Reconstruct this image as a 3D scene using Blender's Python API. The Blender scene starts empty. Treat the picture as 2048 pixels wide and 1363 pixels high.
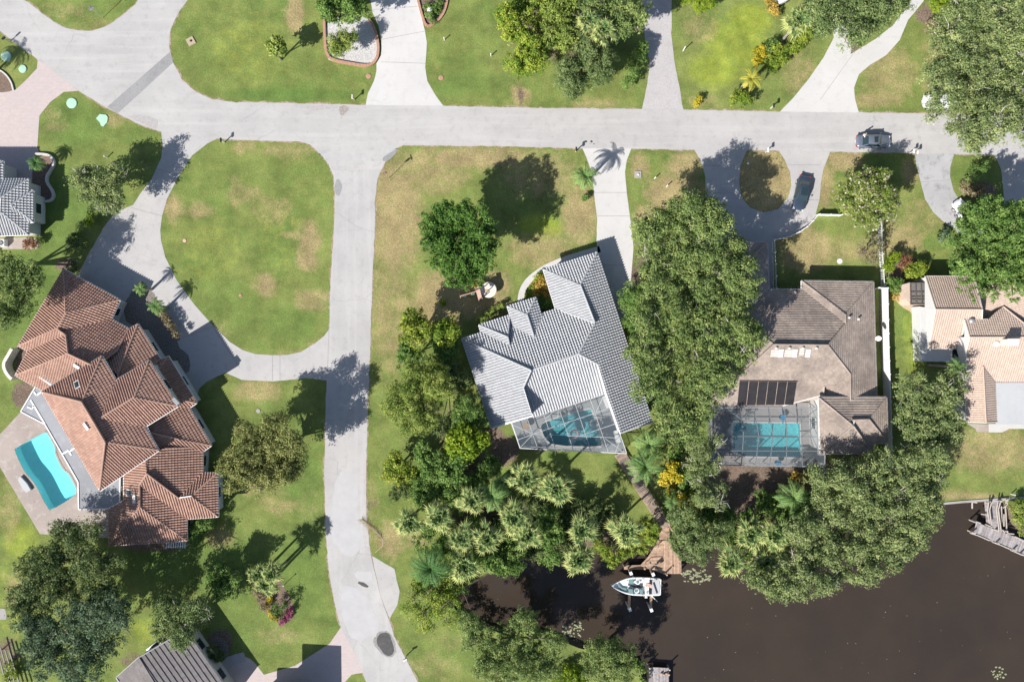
import bpy, bmesh, math, random
import numpy as np
from mathutils import Vector, Matrix, geometry, noise
random.seed(7)
rng = np.random.default_rng(11)
R = math.radians
# ------------------------------------------------------------------ camera, sky, sun
S = 14.5            # photo pixels per metre at ground level
H = 96.0            # drone height
CX, CY = 1024.0, 681.5
scene = bpy.context.scene
cam_d = bpy.data.cameras.new('camera'); cam = bpy.data.objects.new('camera', cam_d)
scene.collection.objects.link(cam); scene.camera = cam
cam.location = (0, 0, H); cam.rotation_euler = (0, 0, 0)
cam_d.sensor_width = 36.0; cam_d.lens = 36.0 * H / (2048 / S); cam_d.clip_end = 6000; cam_d.clip_start = 0.5
SUN_EL, SHADOW_AZ = 38.0, 43.5           # shadows run to the upper right
SUN_STRENGTH, SKY_STRENGTH, EXPOSURE = 5.0, 0.075, 0.78
world = bpy.data.worlds.new('World'); scene.world = world; world.use_nodes = True
nt = world.node_tree; bg = nt.nodes['Background']
sky = nt.nodes.new('ShaderNodeTexSky'); sky.sky_type = 'NISHITA'; sky.sun_disc = False
sun_vec = Vector((-math.cos(R(SHADOW_AZ)) * math.cos(R(SUN_EL)), -math.sin(R(SHADOW_AZ)) * math.cos(R(SUN_EL)), math.sin(R(SUN_EL))))
sky.sun_elevation = R(SUN_EL); sky.sun_rotation = math.atan2(sun_vec.x, sun_vec.y)
nt.links.new(sky.outputs[0], bg.inputs[0]); bg.inputs[1].default_value = SKY_STRENGTH
sun_d = bpy.data.lights.new('sun', 'SUN'); sun = bpy.data.objects.new('sun', sun_d); scene.collection.objects.link(sun)
sun_d.energy = SUN_STRENGTH; sun_d.angle = R(0.5); sun_d.color = (1.0, 0.955, 0.895)
sun.rotation_euler = sun_vec.to_track_quat('Z', 'Y').to_euler()
scene.view_settings.view_transform = 'Standard'; scene.view_settings.look = 'None'
scene.view_settings.exposure = EXPOSURE; scene.view_settings.gamma = 1
scene.render.engine = 'CYCLES'
scene.cycles.max_bounces = 8; scene.cycles.transparent_max_bounces = 24
COL = scene.collection

# ------------------------------------------------------------------ helpers
def W(px, py, h=0.0):
    k = (H - h) / H / S
    return Vector(((px - CX) * k, (CY - py) * k, h))
def C(crop, pts):
    """points read in an enlarged crop -> photo pixels"""
    ox, oy, s = CROPS[crop]
    return [(ox + p[0] / s, oy + p[1] / s) for p in pts]
CROPS = {'a1': (0, 0, 2.963), 'a2': (512, 0, 2.963), 'a3': (1024, 0, 2.963), 'a4': (1536, 0, 2.963),
         'b1': (0, 440, 2.963), 'b2': (512, 440, 2.963), 'b3': (1024, 440, 2.963), 'b4': (1536, 440, 2.963),
         'c1': (0, 880, 2.822), 'c2': (512, 880, 2.822), 'c3': (1024, 880, 2.822), 'c4': (1536, 880, 2.822),
         'w3': (960, 680, 5.68), 'r3': (1400, 720, 5.927), 'h1': (10, 520, 5.452), 'h3': (20, 740, 5.452),
         'h4': (200, 860, 5.452), 'd1': (1220, 890, 5.05), 'd2': (1880, 980, 9.738), 'p1': (1780, 530, 5.925),
         'lh': (0, 290, 6.195), 'bo': (1200, 1120, 11.356), 'ps': (900, 540, 11.356)}

def link(o, parent=None):
    COL.objects.link(o)
    if parent is not None: o.parent = parent
    return o
def tag(o, label=None, cat=None, group=None, kind=None):
    if label: o['label'] = label
    if cat: o['category'] = cat
    if group: o['group'] = group
    if kind: o['kind'] = kind
    return o
def empty(name, loc, label, cat, group=None, rz=0.0):
    o = bpy.data.objects.new(name, None); o.empty_display_size = 0.3
    o.location = loc; o.rotation_euler = (0, 0, rz); COL.objects.link(o)
    return tag(o, label, cat, group)
def wloc(o):
    v = Vector((0, 0, 0))
    while o is not None:
        v = v + Vector(o.location); o = o.parent
    return v
class MB:
    def __init__(s): s.v = []; s.f = []; s.m = []; s.mi = 0
    def face(s, pts):
        b = len(s.v); s.v += [tuple(p) for p in pts]; s.f.append(tuple(range(b, b + len(pts)))); s.m.append(s.mi)
    def mesh(s, vs, fs):
        b = len(s.v); s.v += [tuple(p) for p in vs]
        for f in fs: s.f.append(tuple(b + i for i in f)); s.m.append(s.mi)
    def box(s, c, d, rz=0.0, taper=1.0):
        c = Vector(c); x, y, z = d[0] / 2, d[1] / 2, d[2] / 2; M = Matrix.Rotation(rz, 3, 'Z'); vs = []
        for sz, t in ((-1, 1.0), (1, taper)):
            for sx, sy in ((-1, -1), (1, -1), (1, 1), (-1, 1)):
                vs.append(c + M @ Vector((sx * x * t, sy * y * t, sz * z)))
        s.mesh(vs, [(3, 2, 1, 0), (4, 5, 6, 7), (0, 1, 5, 4), (1, 2, 6, 5), (2, 3, 7, 6), (3, 0, 4, 7)])
    def beam(s, p, q, w, h, up=Vector((0, 0, 1))):
        p, q = Vector(p), Vector(q); d = (q - p)
        if d.length < 1e-5: return
        d.normalize(); a = d.cross(up)
        if a.length < 1e-4: a = d.cross(Vector((1, 0, 0)))
        a.normalize(); b = a.cross(d); a *= w / 2; b *= h / 2
        vs = [p - a - b, p + a - b, p + a + b, p - a + b, q - a - b, q + a - b, q + a + b, q - a + b]
        s.mesh(vs, [(0, 1, 2, 3), (7, 6, 5, 4), (0, 4, 5, 1), (1, 5, 6, 2), (2, 6, 7, 3), (3, 7, 4, 0)])
    def tube(s, path, rad, n=8, cap=True):
        path = [Vector(p) for p in path]
        if not hasattr(rad, '__len__'): rad = [rad] * len(path)
        vs = []; fs = []
        for i, p in enumerate(path):
            d = (path[min(i + 1, len(path) - 1)] - path[max(i - 1, 0)])
            if d.length < 1e-6: d = Vector((0, 0, 1))
            d.normalize(); a = d.cross(Vector((0.13, 0.21, 1)) if abs(d.z) < 0.95 else Vector((1, 0.1, 0))).normalized(); b = d.cross(a)
            for k in range(n):
                t = 2 * math.pi * k / n; vs.append(p + (a * math.cos(t) + b * math.sin(t)) * rad[i])
        for i in range(len(path) - 1):
            for k in range(n):
                fs.append((i * n + k, i * n + (k + 1) % n, (i + 1) * n + (k + 1) % n, (i + 1) * n + k))
        if cap: fs.append(tuple(range(n - 1, -1, -1))); fs.append(tuple(range((len(path) - 1) * n, len(path) * n)))
        s.mesh(vs, fs)
    def lathe(s, c, prof, n=20):
        c = Vector(c); vs = []; fs = []
        for r, z in prof:
            for k in range(n):
                t = 2 * math.pi * k / n; vs.append(c + Vector((r * math.cos(t), r * math.sin(t), z)))
        m = len(prof)
        for i in range(m - 1):
            for k in range(n): fs.append((i * n + k, i * n + (k + 1) % n, (i + 1) * n + (k + 1) % n, (i + 1) * n + k))
        fs.append(tuple(range(n - 1, -1, -1))); fs.append(tuple(range((m - 1) * n, m * n)))
        s.mesh(vs, fs)
    def prism(s, poly, z0, z1):
        """vertical prism over a flat outline, concave allowed"""
        poly = [Vector((p[0], p[1], 0)) for p in poly]; n = len(poly)
        area = sum(poly[i].x * poly[(i + 1) % n].y - poly[(i + 1) % n].x * poly[i].y for i in range(n))
        if area < 0: poly.reverse()
        top = [(p.x, p.y, z1) for p in poly]; bot = [(p.x, p.y, z0) for p in poly]
        tris = geometry.tessellate_polygon([poly])
        b = len(s.v); s.v += top + bot
        for t in tris:
            a, bb, c = (poly[i] for i in t); cr = (bb - a).cross(c - a).z
            t = tuple(t) if cr > 0 else tuple(reversed(t))
            s.f.append(tuple(b + i for i in t)); s.m.append(s.mi)
            s.f.append(tuple(b + n + i for i in reversed(t))); s.m.append(s.mi)
        for i in range(n):
            j = (i + 1) % n; s.f.append((b + n + i, b + n + j, b + j, b + i)); s.m.append(s.mi)
    def build(s, name, mat, parent=None, smooth=False, local=False, bevel=0.0):
        me = bpy.data.meshes.new(name)
        vs = s.v
        if parent is not None and not local:
            L = wloc(parent); vs = [(v[0] - L.x, v[1] - L.y, v[2] - L.z) for v in vs]
        me.from_pydata(vs, [], s.f)
        mats = mat if isinstance(mat, (list, tuple)) else [mat]
        for m in mats: me.materials.append(m)
        if len(mats) > 1: me.polygons.foreach_set('material_index', s.m)
        if smooth: me.polygons.foreach_set('use_smooth', [True] * len(me.polygons))
        me.update()
        o = bpy.data.objects.new(name, me); link(o, parent)
        if bevel > 0:
            b = o.modifiers.new('bevel', 'BEVEL'); b.width = bevel; b.segments = 2; b.limit_method = 'ANGLE'
        return o
def copy_tree(o, parent=None):
    c = o.copy(); COL.objects.link(c); c.parent = parent
    for ch in list(o.children): copy_tree(ch, c)
    return c

# ------------------------------------------------------------------ materials
def new_mat(name):
    m = bpy.data.materials.new(name); m.use_nodes = True; n = m.node_tree
    return m, n, n.nodes['Principled BSDF']
def N(n, t, **kw):
    x = n.nodes.new(t)
    for k, v in kw.items(): setattr(x, k, v)
    return x
def tex(n, scale, detail=3.0, rough=0.6, coords='Object', vec=None, stretch=None):
    t = N(n, 'ShaderNodeTexNoise'); t.inputs['Scale'].default_value = scale
    t.inputs['Detail'].default_value = detail; t.inputs['Roughness'].default_value = rough
    if vec is None:
        g = N(n, 'ShaderNodeNewGeometry'); vec = g.outputs['Position']
    if stretch:
        mp = N(n, 'ShaderNodeMapping'); mp.inputs['Scale'].default_value = stretch; n.links.new(vec, mp.inputs[0]); vec = mp.outputs[0]
    n.links.new(vec, t.inputs['Vector']); return t.outputs['Fac']
def ramp(n, fac, stops):
    r = N(n, 'ShaderNodeValToRGB'); e = r.color_ramp.elements
    while len(e) < len(stops): e.new(0.5)
    for i, (p, c) in enumerate(stops):
        e[i].position = p; e[i].color = (c[0], c[1], c[2], 1) if hasattr(c, '__len__') else (c, c, c, 1)
    n.links.new(fac, r.inputs[0]); return r.outputs[0]
def mix(n, fac, a, b, mode='MIX'):
    m = N(n, 'ShaderNodeMix', data_type='RGBA', blend_type=mode)
    for i, v in ((0, fac), (6, a), (7, b)):
        if isinstance(v, bpy.types.NodeSocket): n.links.new(v, m.inputs[i])
        elif i == 0: m.inputs[0].default_value = v
        else: m.inputs[i].default_value = (v[0], v[1], v[2], 1)
    return m.outputs[2]
def math_n(n, op, a, b=None):
    m = N(n, 'ShaderNodeMath', operation=op)
    for i, v in ((0, a), (1, b)):
        if v is None: continue
        if isinstance(v, bpy.types.NodeSocket): n.links.new(v, m.inputs[i])
        else: m.inputs[i].default_value = v
    return m.outputs[0]
def bump(n, p, h, strength=0.4, dist=0.05):
    b = N(n, 'ShaderNodeBump'); b.inputs['Strength'].default_value = strength; b.inputs['Distance'].default_value = dist
    n.links.new(h, b.inputs['Height']); n.links.new(b.outputs[0], p.inputs['Normal'])
def plain(name, col, rough=0.6, metal=0.0, var=0.12, scale=4.0, spec=None, coat=0.0):
    m, n, p = new_mat(name)
    f = tex(n, scale, 4.0)
    c = mix(n, ramp(n, f, [(0.3, 0.0), (0.7, 1.0)]), tuple(x * (1 - var) for x in col), tuple(min(1, x * (1 + var)) for x in col))
    n.links.new(c, p.inputs['Base Color']); p.inputs['Roughness'].default_value = rough; p.inputs['Metallic'].default_value = metal
    if spec is not None: p.inputs['Specular IOR Level'].default_value = spec
    if coat: p.inputs['Coat Weight'].default_value = coat; p.inputs['Coat Roughness'].default_value = 0.05
    return m
M = {}
def paving(name, a, b, stain, stain_amt=0.5, streak=None, speck=0.1, seed=0.0):
    """concrete / asphalt: broad worn patches, stains and fine aggregate"""
    m, n, p = new_mat(name)
    g = N(n, 'ShaderNodeNewGeometry'); mp = N(n, 'ShaderNodeMapping'); mp.inputs['Location'].default_value = (seed, seed * 0.7, 0)
    n.links.new(g.outputs['Position'], mp.inputs[0]); v = mp.outputs[0]
    big = tex(n, 0.16, 5.0, 0.6, vec=v); mid = tex(n, 0.9, 6.0, 0.65, vec=v); fine = tex(n, 14.0, 3.0, 0.7, vec=v)
    c = mix(n, ramp(n, big, [(0.34, 0.0), (0.66, 1.0)]), a, b)
    c = mix(n, math_n(n, 'MULTIPLY', ramp(n, mid, [(0.52, 0.0), (0.72, 1.0)]), stain_amt), c, stain)
    if streak:
        st = tex(n, 0.8, 4.0, 0.6, vec=v, stretch=streak)
        c = mix(n, math_n(n, 'MULTIPLY', ramp(n, st, [(0.5, 0.0), (0.7, 1.0)]), 0.35), c, tuple(x * 1.22 for x in a))
        c = mix(n, math_n(n, 'MULTIPLY', ramp(n, st, [(0.28, 1.0), (0.42, 0.0)]), 0.3), c, tuple(x * 0.8 for x in a))
    c = mix(n, speck, c, ramp(n, fine, [(0.3, 0.05), (0.7, 0.95)]), 'OVERLAY')
    vo = N(n, 'ShaderNodeTexVoronoi', feature='DISTANCE_TO_EDGE'); vo.inputs['Scale'].default_value = 0.16 if streak else 0.28
    wn = N(n, 'ShaderNodeTexNoise'); wn.inputs['Scale'].default_value = 0.9; wn.inputs['Detail'].default_value = 6; n.links.new(v, wn.inputs['Vector']); n.links.new(mix(n, 0.6, v, wn.outputs['Color'], 'ADD'), vo.inputs['Vector'])
    ck = math_n(n, 'MULTIPLY', ramp(n, vo.outputs['Distance'], [(0.0, 1.0), (0.006, 0.0)]), ramp(n, tex(n, 0.07, 3, vec=v), [(0.5, 0.0), (0.6, 0.45)]))
    c = mix(n, ck, c, tuple(x * 0.45 for x in a)); sp2 = ramp(n, tex(n, 1.9, 2, 0.5, vec=v), [(0.735, 0.0), (0.76, 0.5)]); c = mix(n, sp2, c, tuple(x * 0.5 for x in a))
    n.links.new(c, p.inputs['Base Color']); p.inputs['Roughness'].default_value = 0.9; bump(n, p, fine, 0.15, 0.02)
    return m
M['road'] = paving('road', (0.395, 0.383, 0.375), (0.34, 0.33, 0.325), (0.265, 0.255, 0.248), 0.5, (0.06, 1.2, 1))
M['road_v'] = paving('road_v', (0.395, 0.385, 0.378), (0.335, 0.327, 0.322), (0.265, 0.257, 0.25), 0.5, (1.2, 0.06, 1), seed=40)
M['patch'] = paving('asphalt_patch', (0.22, 0.22, 0.225), (0.26, 0.26, 0.26), (0.17, 0.17, 0.17), 0.6, speck=0.3)
M['conc_white'] = paving('conc_white', (0.49, 0.48, 0.47), (0.45, 0.44, 0.43), (0.38, 0.36, 0.335), 0.45, speck=0.06, seed=9)
M['conc'] = paving('conc', (0.41, 0.395, 0.385), (0.345, 0.335, 0.33), (0.27, 0.27, 0.275), 0.6, speck=0.12, seed=17)
M['conc_dirty'] = paving('conc_dirty', (0.38, 0.375, 0.38), (0.30, 0.30, 0.305), (0.15, 0.15, 0.16), 0.75, speck=0.15, seed=23)
M['gravel'] = paving('gravel', (0.40, 0.38, 0.38), (0.36, 0.34, 0.34), (0.30, 0.28, 0.27), 0.5, speck=0.35, seed=31)
M['deck_tan'] = paving('deck_tan', (0.34, 0.29, 0.26), (0.27, 0.23, 0.205), (0.43, 0.39, 0.36), 0.7, speck=0.15, seed=5)
M['deck_gray'] = paving('deck_gray', (0.36, 0.335, 0.32), (0.29, 0.275, 0.265), (0.20, 0.19, 0.19), 0.5, speck=0.15, seed=55)
M['deck_white'] = paving('deck_white', (0.31, 0.32, 0.33), (0.26, 0.27, 0.28), (0.36, 0.36, 0.36), 0.4, speck=0.1, seed=65)
def paver_mat():
    m, n, p = new_mat('pavers'); g = N(n, 'ShaderNodeNewGeometry')
    br = N(n, 'ShaderNodeTexBrick'); n.links.new(g.outputs['Position'], br.inputs['Vector']); br.inputs['Scale'].default_value = 1.0
    br.inputs['Brick Width'].default_value = 0.3; br.inputs['Row Height'].default_value = 0.2; br.inputs['Mortar Size'].default_value = 0.012
    br.inputs['Color1'].default_value = (0.47, 0.39, 0.37, 1); br.inputs['Color2'].default_value = (0.41, 0.35, 0.34, 1); br.inputs['Mortar'].default_value = (0.34, 0.30, 0.29, 1)
    c = mix(n, ramp(n, tex(n, 0.4, 4), [(0.4, 0.0), (0.7, 0.5)]), br.outputs[0], (0.38, 0.34, 0.34))
    n.links.new(c, p.inputs['Base Color']); p.inputs['Roughness'].default_value = 0.85; return m
M['pavers'] = paver_mat()
def ground_mat():
    m, n, p = new_mat('lawn')
    at = N(n, 'ShaderNodeAttribute', attribute_name='zone'); sp = N(n, 'ShaderNodeSeparateColor'); n.links.new(at.outputs['Color'], sp.inputs[0])
    big = tex(n, 0.12, 5, 0.6); mid = tex(n, 0.7, 6, 0.7); fine = tex(n, 5.0, 5, 0.75); blade = tex(n, 18.0, 3, 0.8)
    tuft = tex(n, 2.2, 5, 0.7, stretch=(1.0, 0.55, 1))
    green = mix(n, ramp(n, big, [(0.35, 0), (0.65, 1)]), (0.110, 0.160, 0.040), (0.160, 0.190, 0.054))
    green = mix(n, math_n(n, 'MULTIPLY', ramp(n, mid, [(0.45, 0), (0.7, 1)]), 0.55), green, (0.205, 0.205, 0.065))
    lush = mix(n, ramp(n, mid, [(0.35, 0), (0.7, 1)]), (0.078, 0.138, 0.032), (0.108, 0.165, 0.040))
    yel = mix(n, ramp(n, mid, [(0.35, 0), (0.7, 1)]), (0.19, 0.245, 0.03), (0.25, 0.285, 0.05))
    dry = mix(n, ramp(n, fine, [(0.3, 0), (0.7, 1)]), (0.22, 0.18, 0.085), (0.36, 0.27, 0.15))
    mul = mix(n, ramp(n, fine, [(0.3, 0), (0.7, 1)]), (0.085, 0.06, 0.045), (0.21, 0.16, 0.125))
    def edge(ch, lo, hi, k=0.55):
        a = math_n(n, 'ADD', ch, math_n(n, 'MULTIPLY', math_n(n, 'SUBTRACT', tuft, 0.5), k)); a = math_n(n, 'ADD', a, math_n(n, 'MULTIPLY', math_n(n, 'SUBTRACT', mid, 0.5), k * 1.2))
        return ramp(n, a, [(lo, 0), (hi, 1)])
    c = mix(n, edge(sp.outputs[1], 0.25, 0.75), green, lush)
    c = mix(n, edge(at.outputs['Alpha'], 0.25, 0.75), c, yel)
    c = mix(n, math_n(n, 'MULTIPLY', edge(sp.outputs[0], 0.22, 0.85, 1.0), 0.85), c, dry)
    c = mix(n, edge(sp.outputs[2], 0.38, 0.66, 0.9), c, mul)
    med = tex(n, 0.33, 5, 0.65); c = mix(n, 0.38, c, ramp(n, med, [(0.32, 0.18), (0.68, 0.85)]), 'OVERLAY')
    c = mix(n, 0.40, c, ramp(n, fine, [(0.3, 0.1), (0.7, 0.92)]), 'OVERLAY')
    c = mix(n, 0.30, c, ramp(n, blade, [(0.3, 0.1), (0.7, 0.9)]), 'OVERLAY')
    n.links.new(c, p.inputs['Base Color']); p.inputs['Roughness'].default_value = 0.95; p.inputs['Specular IOR Level'].default_value = 0.15
    h = math_n(n, 'ADD', math_n(n, 'MULTIPLY', fine, 0.7), math_n(n, 'MULTIPLY', blade, 0.4)); bump(n, p, h, 0.5, 0.08)
    return m
M['lawn'] = ground_mat()
M['bank'] = plain('bank', (0.10, 0.075, 0.05), 0.95, var=0.4, scale=2)
def river_mat():
    m, n, p = new_mat('river_water')
    c = mix(n, ramp(n, tex(n, 0.045, 6, 0.65), [(0.38, 0), (0.62, 1)]), (0.047, 0.035, 0.027), (0.035, 0.0275, 0.0225))
    n.links.new(c, p.inputs['Base Color']); p.inputs['Roughness'].default_value = 0.08; p.inputs['IOR'].default_value = 1.33
    bump(n, p, tex(n, 1.2, 6, 0.7), 0.16, 0.06); return m
M['river'] = river_mat()
def pool_water(name, tint):
    m, n, p = new_mat(name); n.nodes.remove(p); out = n.nodes['Material Output']
    tr = N(n, 'ShaderNodeBsdfTransparent'); tr.inputs[0].default_value = (*tint, 1); gl = N(n, 'ShaderNodeBsdfGlossy'); gl.inputs['Roughness'].default_value = 0.03
    mx = N(n, 'ShaderNodeMixShader'); mx.inputs[0].default_value = 0.05
    b = N(n, 'ShaderNodeBump'); b.inputs['Strength'].default_value = 0.25; b.inputs['Distance'].default_value = 0.1
    n.links.new(tex(n, 3.0, 3), b.inputs['Height']); n.links.new(b.outputs[0], gl.inputs['Normal'])
    n.links.new(tr.outputs[0], mx.inputs[1]); n.links.new(gl.outputs[0], mx.inputs[2]); n.links.new(mx.outputs[0], out.inputs[0])
    return m
M['pool_w1'] = pool_water('pool_water_bright', (0.48, 0.90, 0.94))
M['pool_w2'] = pool_water('pool_water_teal', (0.55, 0.84, 0.86))
M['pool_w3'] = pool_water('pool_water_green', (0.46, 0.82, 0.84))
def basin_mat(name, a, b, caustic_paint=0.0):
    m, n, p = new_mat(name); c = mix(n, ramp(n, tex(n, 2.0, 5), [(0.35, 0), (0.65, 1)]), a, b)
    if caustic_paint:
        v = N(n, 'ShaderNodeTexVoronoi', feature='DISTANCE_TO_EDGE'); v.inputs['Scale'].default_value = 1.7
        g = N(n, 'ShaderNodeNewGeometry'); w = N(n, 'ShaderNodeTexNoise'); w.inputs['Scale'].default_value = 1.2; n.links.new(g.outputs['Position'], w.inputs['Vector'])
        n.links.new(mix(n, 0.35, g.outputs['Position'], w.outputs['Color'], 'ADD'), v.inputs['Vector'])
        c = mix(n, math_n(n, 'MULTIPLY', ramp(n, v.outputs['Distance'], [(0.0, 1.0), (0.12, 0.0)]), caustic_paint), c, (0.85, 0.9, 0.88))  # pale network of caustic light, painted into the plaster colour
    n.links.new(c, p.inputs['Base Color']); p.inputs['Roughness'].default_value = 0.8; return m
M['basin1'] = basin_mat('pool_plaster_bright_caustics', (0.60, 0.80, 0.80), (0.68, 0.85, 0.85), 0.12)
M['basin2'] = basin_mat('pool_plaster_grey', (0.28, 0.50, 0.53), (0.34, 0.56, 0.58))
M['basin3'] = basin_mat('pool_plaster_green_caustics', (0.30, 0.55, 0.60), (0.40, 0.64, 0.68), 0.45)
M['coping'] = plain('coping', (0.5, 0.48, 0.46), 0.7)
def tile_mat(name, a, b, dirt, dirt_amt=0.4, rough=0.8):
    m, n, p = new_mat(name)
    oi = N(n, 'ShaderNodeAttribute', attribute_name='tile')
    c = mix(n, oi.outputs['Fac'], a, b)
    c = mix(n, math_n(n, 'MULTIPLY', ramp(n, tex(n, 0.35, 6, 0.7), [(0.42, 0), (0.68, 1)]), dirt_amt), c, dirt)
    c = mix(n, 0.2, c, ramp(n, tex(n, 8, 4), [(0.3, 0.1), (0.7, 0.9)]), 'OVERLAY')
    n.links.new(c, p.inputs['Base Color']); p.inputs['Roughness'].default_value = rough; return m
M['tile_red'] = tile_mat('tile_red', (0.40, 0.25, 0.19), (0.30, 0.172, 0.128), (0.20, 0.13, 0.105), 0.4)
M['tile_white'] = tile_mat('tile_white', (0.38, 0.387, 0.40), (0.32, 0.327, 0.34), (0.32, 0.33, 0.34), 0.3)
M['tile_brown'] = tile_mat('tile_brown', (0.345, 0.285, 0.24), (0.27, 0.22, 0.185), (0.13, 0.105, 0.095), 0.7)
M['tile_pink'] = tile_mat('tile_pink', (0.46, 0.36, 0.295), (0.39, 0.30, 0.245), (0.32, 0.25, 0.205), 0.45)
M['tile_dark'] = tile_mat('tile_dark', (0.20, 0.18, 0.175), (0.155, 0.14, 0.14), (0.13, 0.12, 0.12), 0.4)
M['stucco_white'] = plain('stucco_white', (0.50, 0.50, 0.50), 0.9, var=0.05)
M['stucco_cream'] = plain('stucco_cream', (0.60, 0.55, 0.48), 0.9, var=0.05)
M['stucco_tan'] = plain('stucco_tan', (0.42, 0.36, 0.30), 0.9, var=0.06)
M['white'] = plain('white_paint', (0.70, 0.70, 0.70), 0.5, var=0.04)
M['white_dirty'] = plain('white_dirty', (0.55, 0.54, 0.52), 0.7, var=0.15)
M['gray_metal'] = paving('gray_flat_roof', (0.27, 0.28, 0.30), (0.22, 0.225, 0.24), (0.36, 0.37, 0.39), 0.6, speck=0.08, seed=71)
M['gray_flat'] = paving('pale_flat_roof', (0.42, 0.43, 0.44), (0.38, 0.39, 0.40), (0.33, 0.34, 0.35), 0.4, speck=0.05, seed=81)
M['bronze'] = plain('bronze_frame', (0.14, 0.11, 0.09), 0.5, 0.3)
M['alu_grey'] = plain('grey_aluminium', (0.32, 0.33, 0.35), 0.45, 0.4)
M['alu'] = plain('aluminium', (0.6, 0.6, 0.62), 0.35, 0.6)
M['glass_dark'] = plain('window_glass', (0.03, 0.04, 0.05), 0.06, 0.0, spec=0.8)
M['panel'] = plain('solar_mat', (0.018, 0.016, 0.018), 0.5, var=0.3, scale=1)
M['black'] = plain('black', (0.02, 0.02, 0.022), 0.5)
M['rubber'] = plain('rubber', (0.015, 0.015, 0.015), 0.85)
M['chrome'] = plain('chrome', (0.6, 0.6, 0.6), 0.15, 1.0)
M['car_grey'] = plain('car_paint_grey', (0.19, 0.22, 0.28), 0.3, 0.5, var=0.03, coat=0.8)
M['car_navy'] = plain('car_paint_navy', (0.06, 0.085, 0.125), 0.3, 0.5, var=0.03, coat=0.8)
M['car_white'] = plain('car_paint_white', (0.62, 0.64, 0.66), 0.3, 0.0, var=0.03, coat=0.8)
M['car_glass'] = plain('car_glass', (0.02, 0.035, 0.04), 0.05, 0.0, spec=1.0)
M['lamp_clear'] = plain('lamp_lens', (0.75, 0.75, 0.75), 0.1, 0.3)
M['lamp_red'] = plain('red_lens', (0.35, 0.02, 0.02), 0.15)
def wood_mat(name, a, b, ang=0.0, width=0.14):
    """boards: colour varies board by board through the vertex attribute 'tile'"""
    m, n, p = new_mat(name); at = N(n, 'ShaderNodeAttribute', attribute_name='tile')
    c = mix(n, at.outputs['Fac'], a, b); c = mix(n, 0.4, c, ramp(n, tex(n, 3, 5), [(0.3, 0.15), (0.7, 0.85)]), 'OVERLAY')
    n.links.new(c, p.inputs['Base Color']); p.inputs['Roughness'].default_value = 0.85; return m
M['wood_new'] = wood_mat('wood_tan', (0.46, 0.31, 0.215), (0.27, 0.18, 0.125))
M['wood_walk'] = wood_mat('wood_walk', (0.34, 0.255, 0.20), (0.19, 0.145, 0.12))
M['wood_old'] = wood_mat('wood_weathered', (0.36, 0.33, 0.33), (0.21, 0.19, 0.19))
M['wood'] = plain('timber', (0.38, 0.27, 0.19), 0.85, var=0.25, scale=6)
M['wood_grey'] = plain('timber_grey', (0.40, 0.36, 0.33), 0.85, var=0.25, scale=6)
M['brick_edge'] = plain('brick_edging', (0.36, 0.20, 0.14), 0.85, var=0.25, scale=9)
M['kerb_edge'] = plain('bed_edging', (0.50, 0.48, 0.46), 0.85, var=0.1)
M['mulch'] = plain('mulch', (0.15, 0.105, 0.08), 0.95, var=0.6, scale=7)
M['mulch_grey'] = plain('mulch_grey', (0.17, 0.15, 0.135), 0.95, var=0.6, scale=7)
M['white_stone'] = plain('white_stones', (0.42, 0.41, 0.40), 0.95, var=0.6, scale=12)
M['mint'] = plain('mint_plastic', (0.33, 0.52, 0.40), 0.7, var=0.05)
M['sand'] = plain('sand_block', (0.36, 0.29, 0.20), 0.9, var=0.2, scale=8)
M['yellow_pl'] = plain('yellow_plastic', (0.55, 0.30, 0.03), 0.4)
M['pink_wood'] = plain('faded_pink', (0.50, 0.33, 0.27), 0.8, var=0.2)
M['navy_cloth'] = plain('navy_canvas', (0.03, 0.035, 0.06), 0.9)
M['blue'] = plain('blue_plastic', (0.02, 0.22, 0.42), 0.5)
M['pink'] = plain('pink_plastic', (0.55, 0.22, 0.30), 0.4)
M['teal_cush'] = plain('teal_vinyl', (0.13, 0.22, 0.22), 0.6)
M['dark_carpet'] = plain('dark_carpet', (0.05, 0.06, 0.065), 0.9)
M['puddle'] = plain('wet_patch', (0.075, 0.072, 0.07), 0.25, var=0.25, scale=2)
M['hull_white'] = plain('gelcoat_white', (0.68, 0.69, 0.70), 0.25, var=0.03)
M['lily'] = plain('lily_leaf', (0.25, 0.27, 0.15), 0.6, var=0.3)
M['stain_damp'] = plain('damp_asphalt', (0.21, 0.205, 0.20), 0.7, var=.25)
M['stain'] = plain('road_stain', (0.27, 0.235, 0.22), 0.9, var=.3)
M['stain_pale'] = plain('road_stain_pale', (0.335, 0.318, 0.31), 0.9, var=.15)
M['pale_wear'] = plain('pale_wear', (0.385, 0.38, 0.383), 0.9, var=.06, scale=.7)
M['verge'] = plain('verge_soil', (0.26, 0.205, 0.14), 0.95, var=0.45, scale=2.5)
M['bark'] = plain('bark', (0.17, 0.14, 0.115), 0.95, var=0.3, scale=6)
M['bark_pale'] = plain('bark_pale', (0.40, 0.37, 0.33), 0.9, var=0.25, scale=6)
M['palm_trunk'] = plain('palm_trunk', (0.24, 0.21, 0.18), 0.95, var=0.3, scale=8)
M['skin'] = plain('skin', (0.42, 0.25, 0.18), 0.6, var=0.03)
M['shirt'] = plain('white_cotton', (0.72, 0.72, 0.70), 0.9, var=0.03)
M['shorts'] = plain('dark_cotton', (0.05, 0.055, 0.07), 0.9)
M['hair'] = plain('brown_hair', (0.06, 0.04, 0.03), 0.8)
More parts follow.
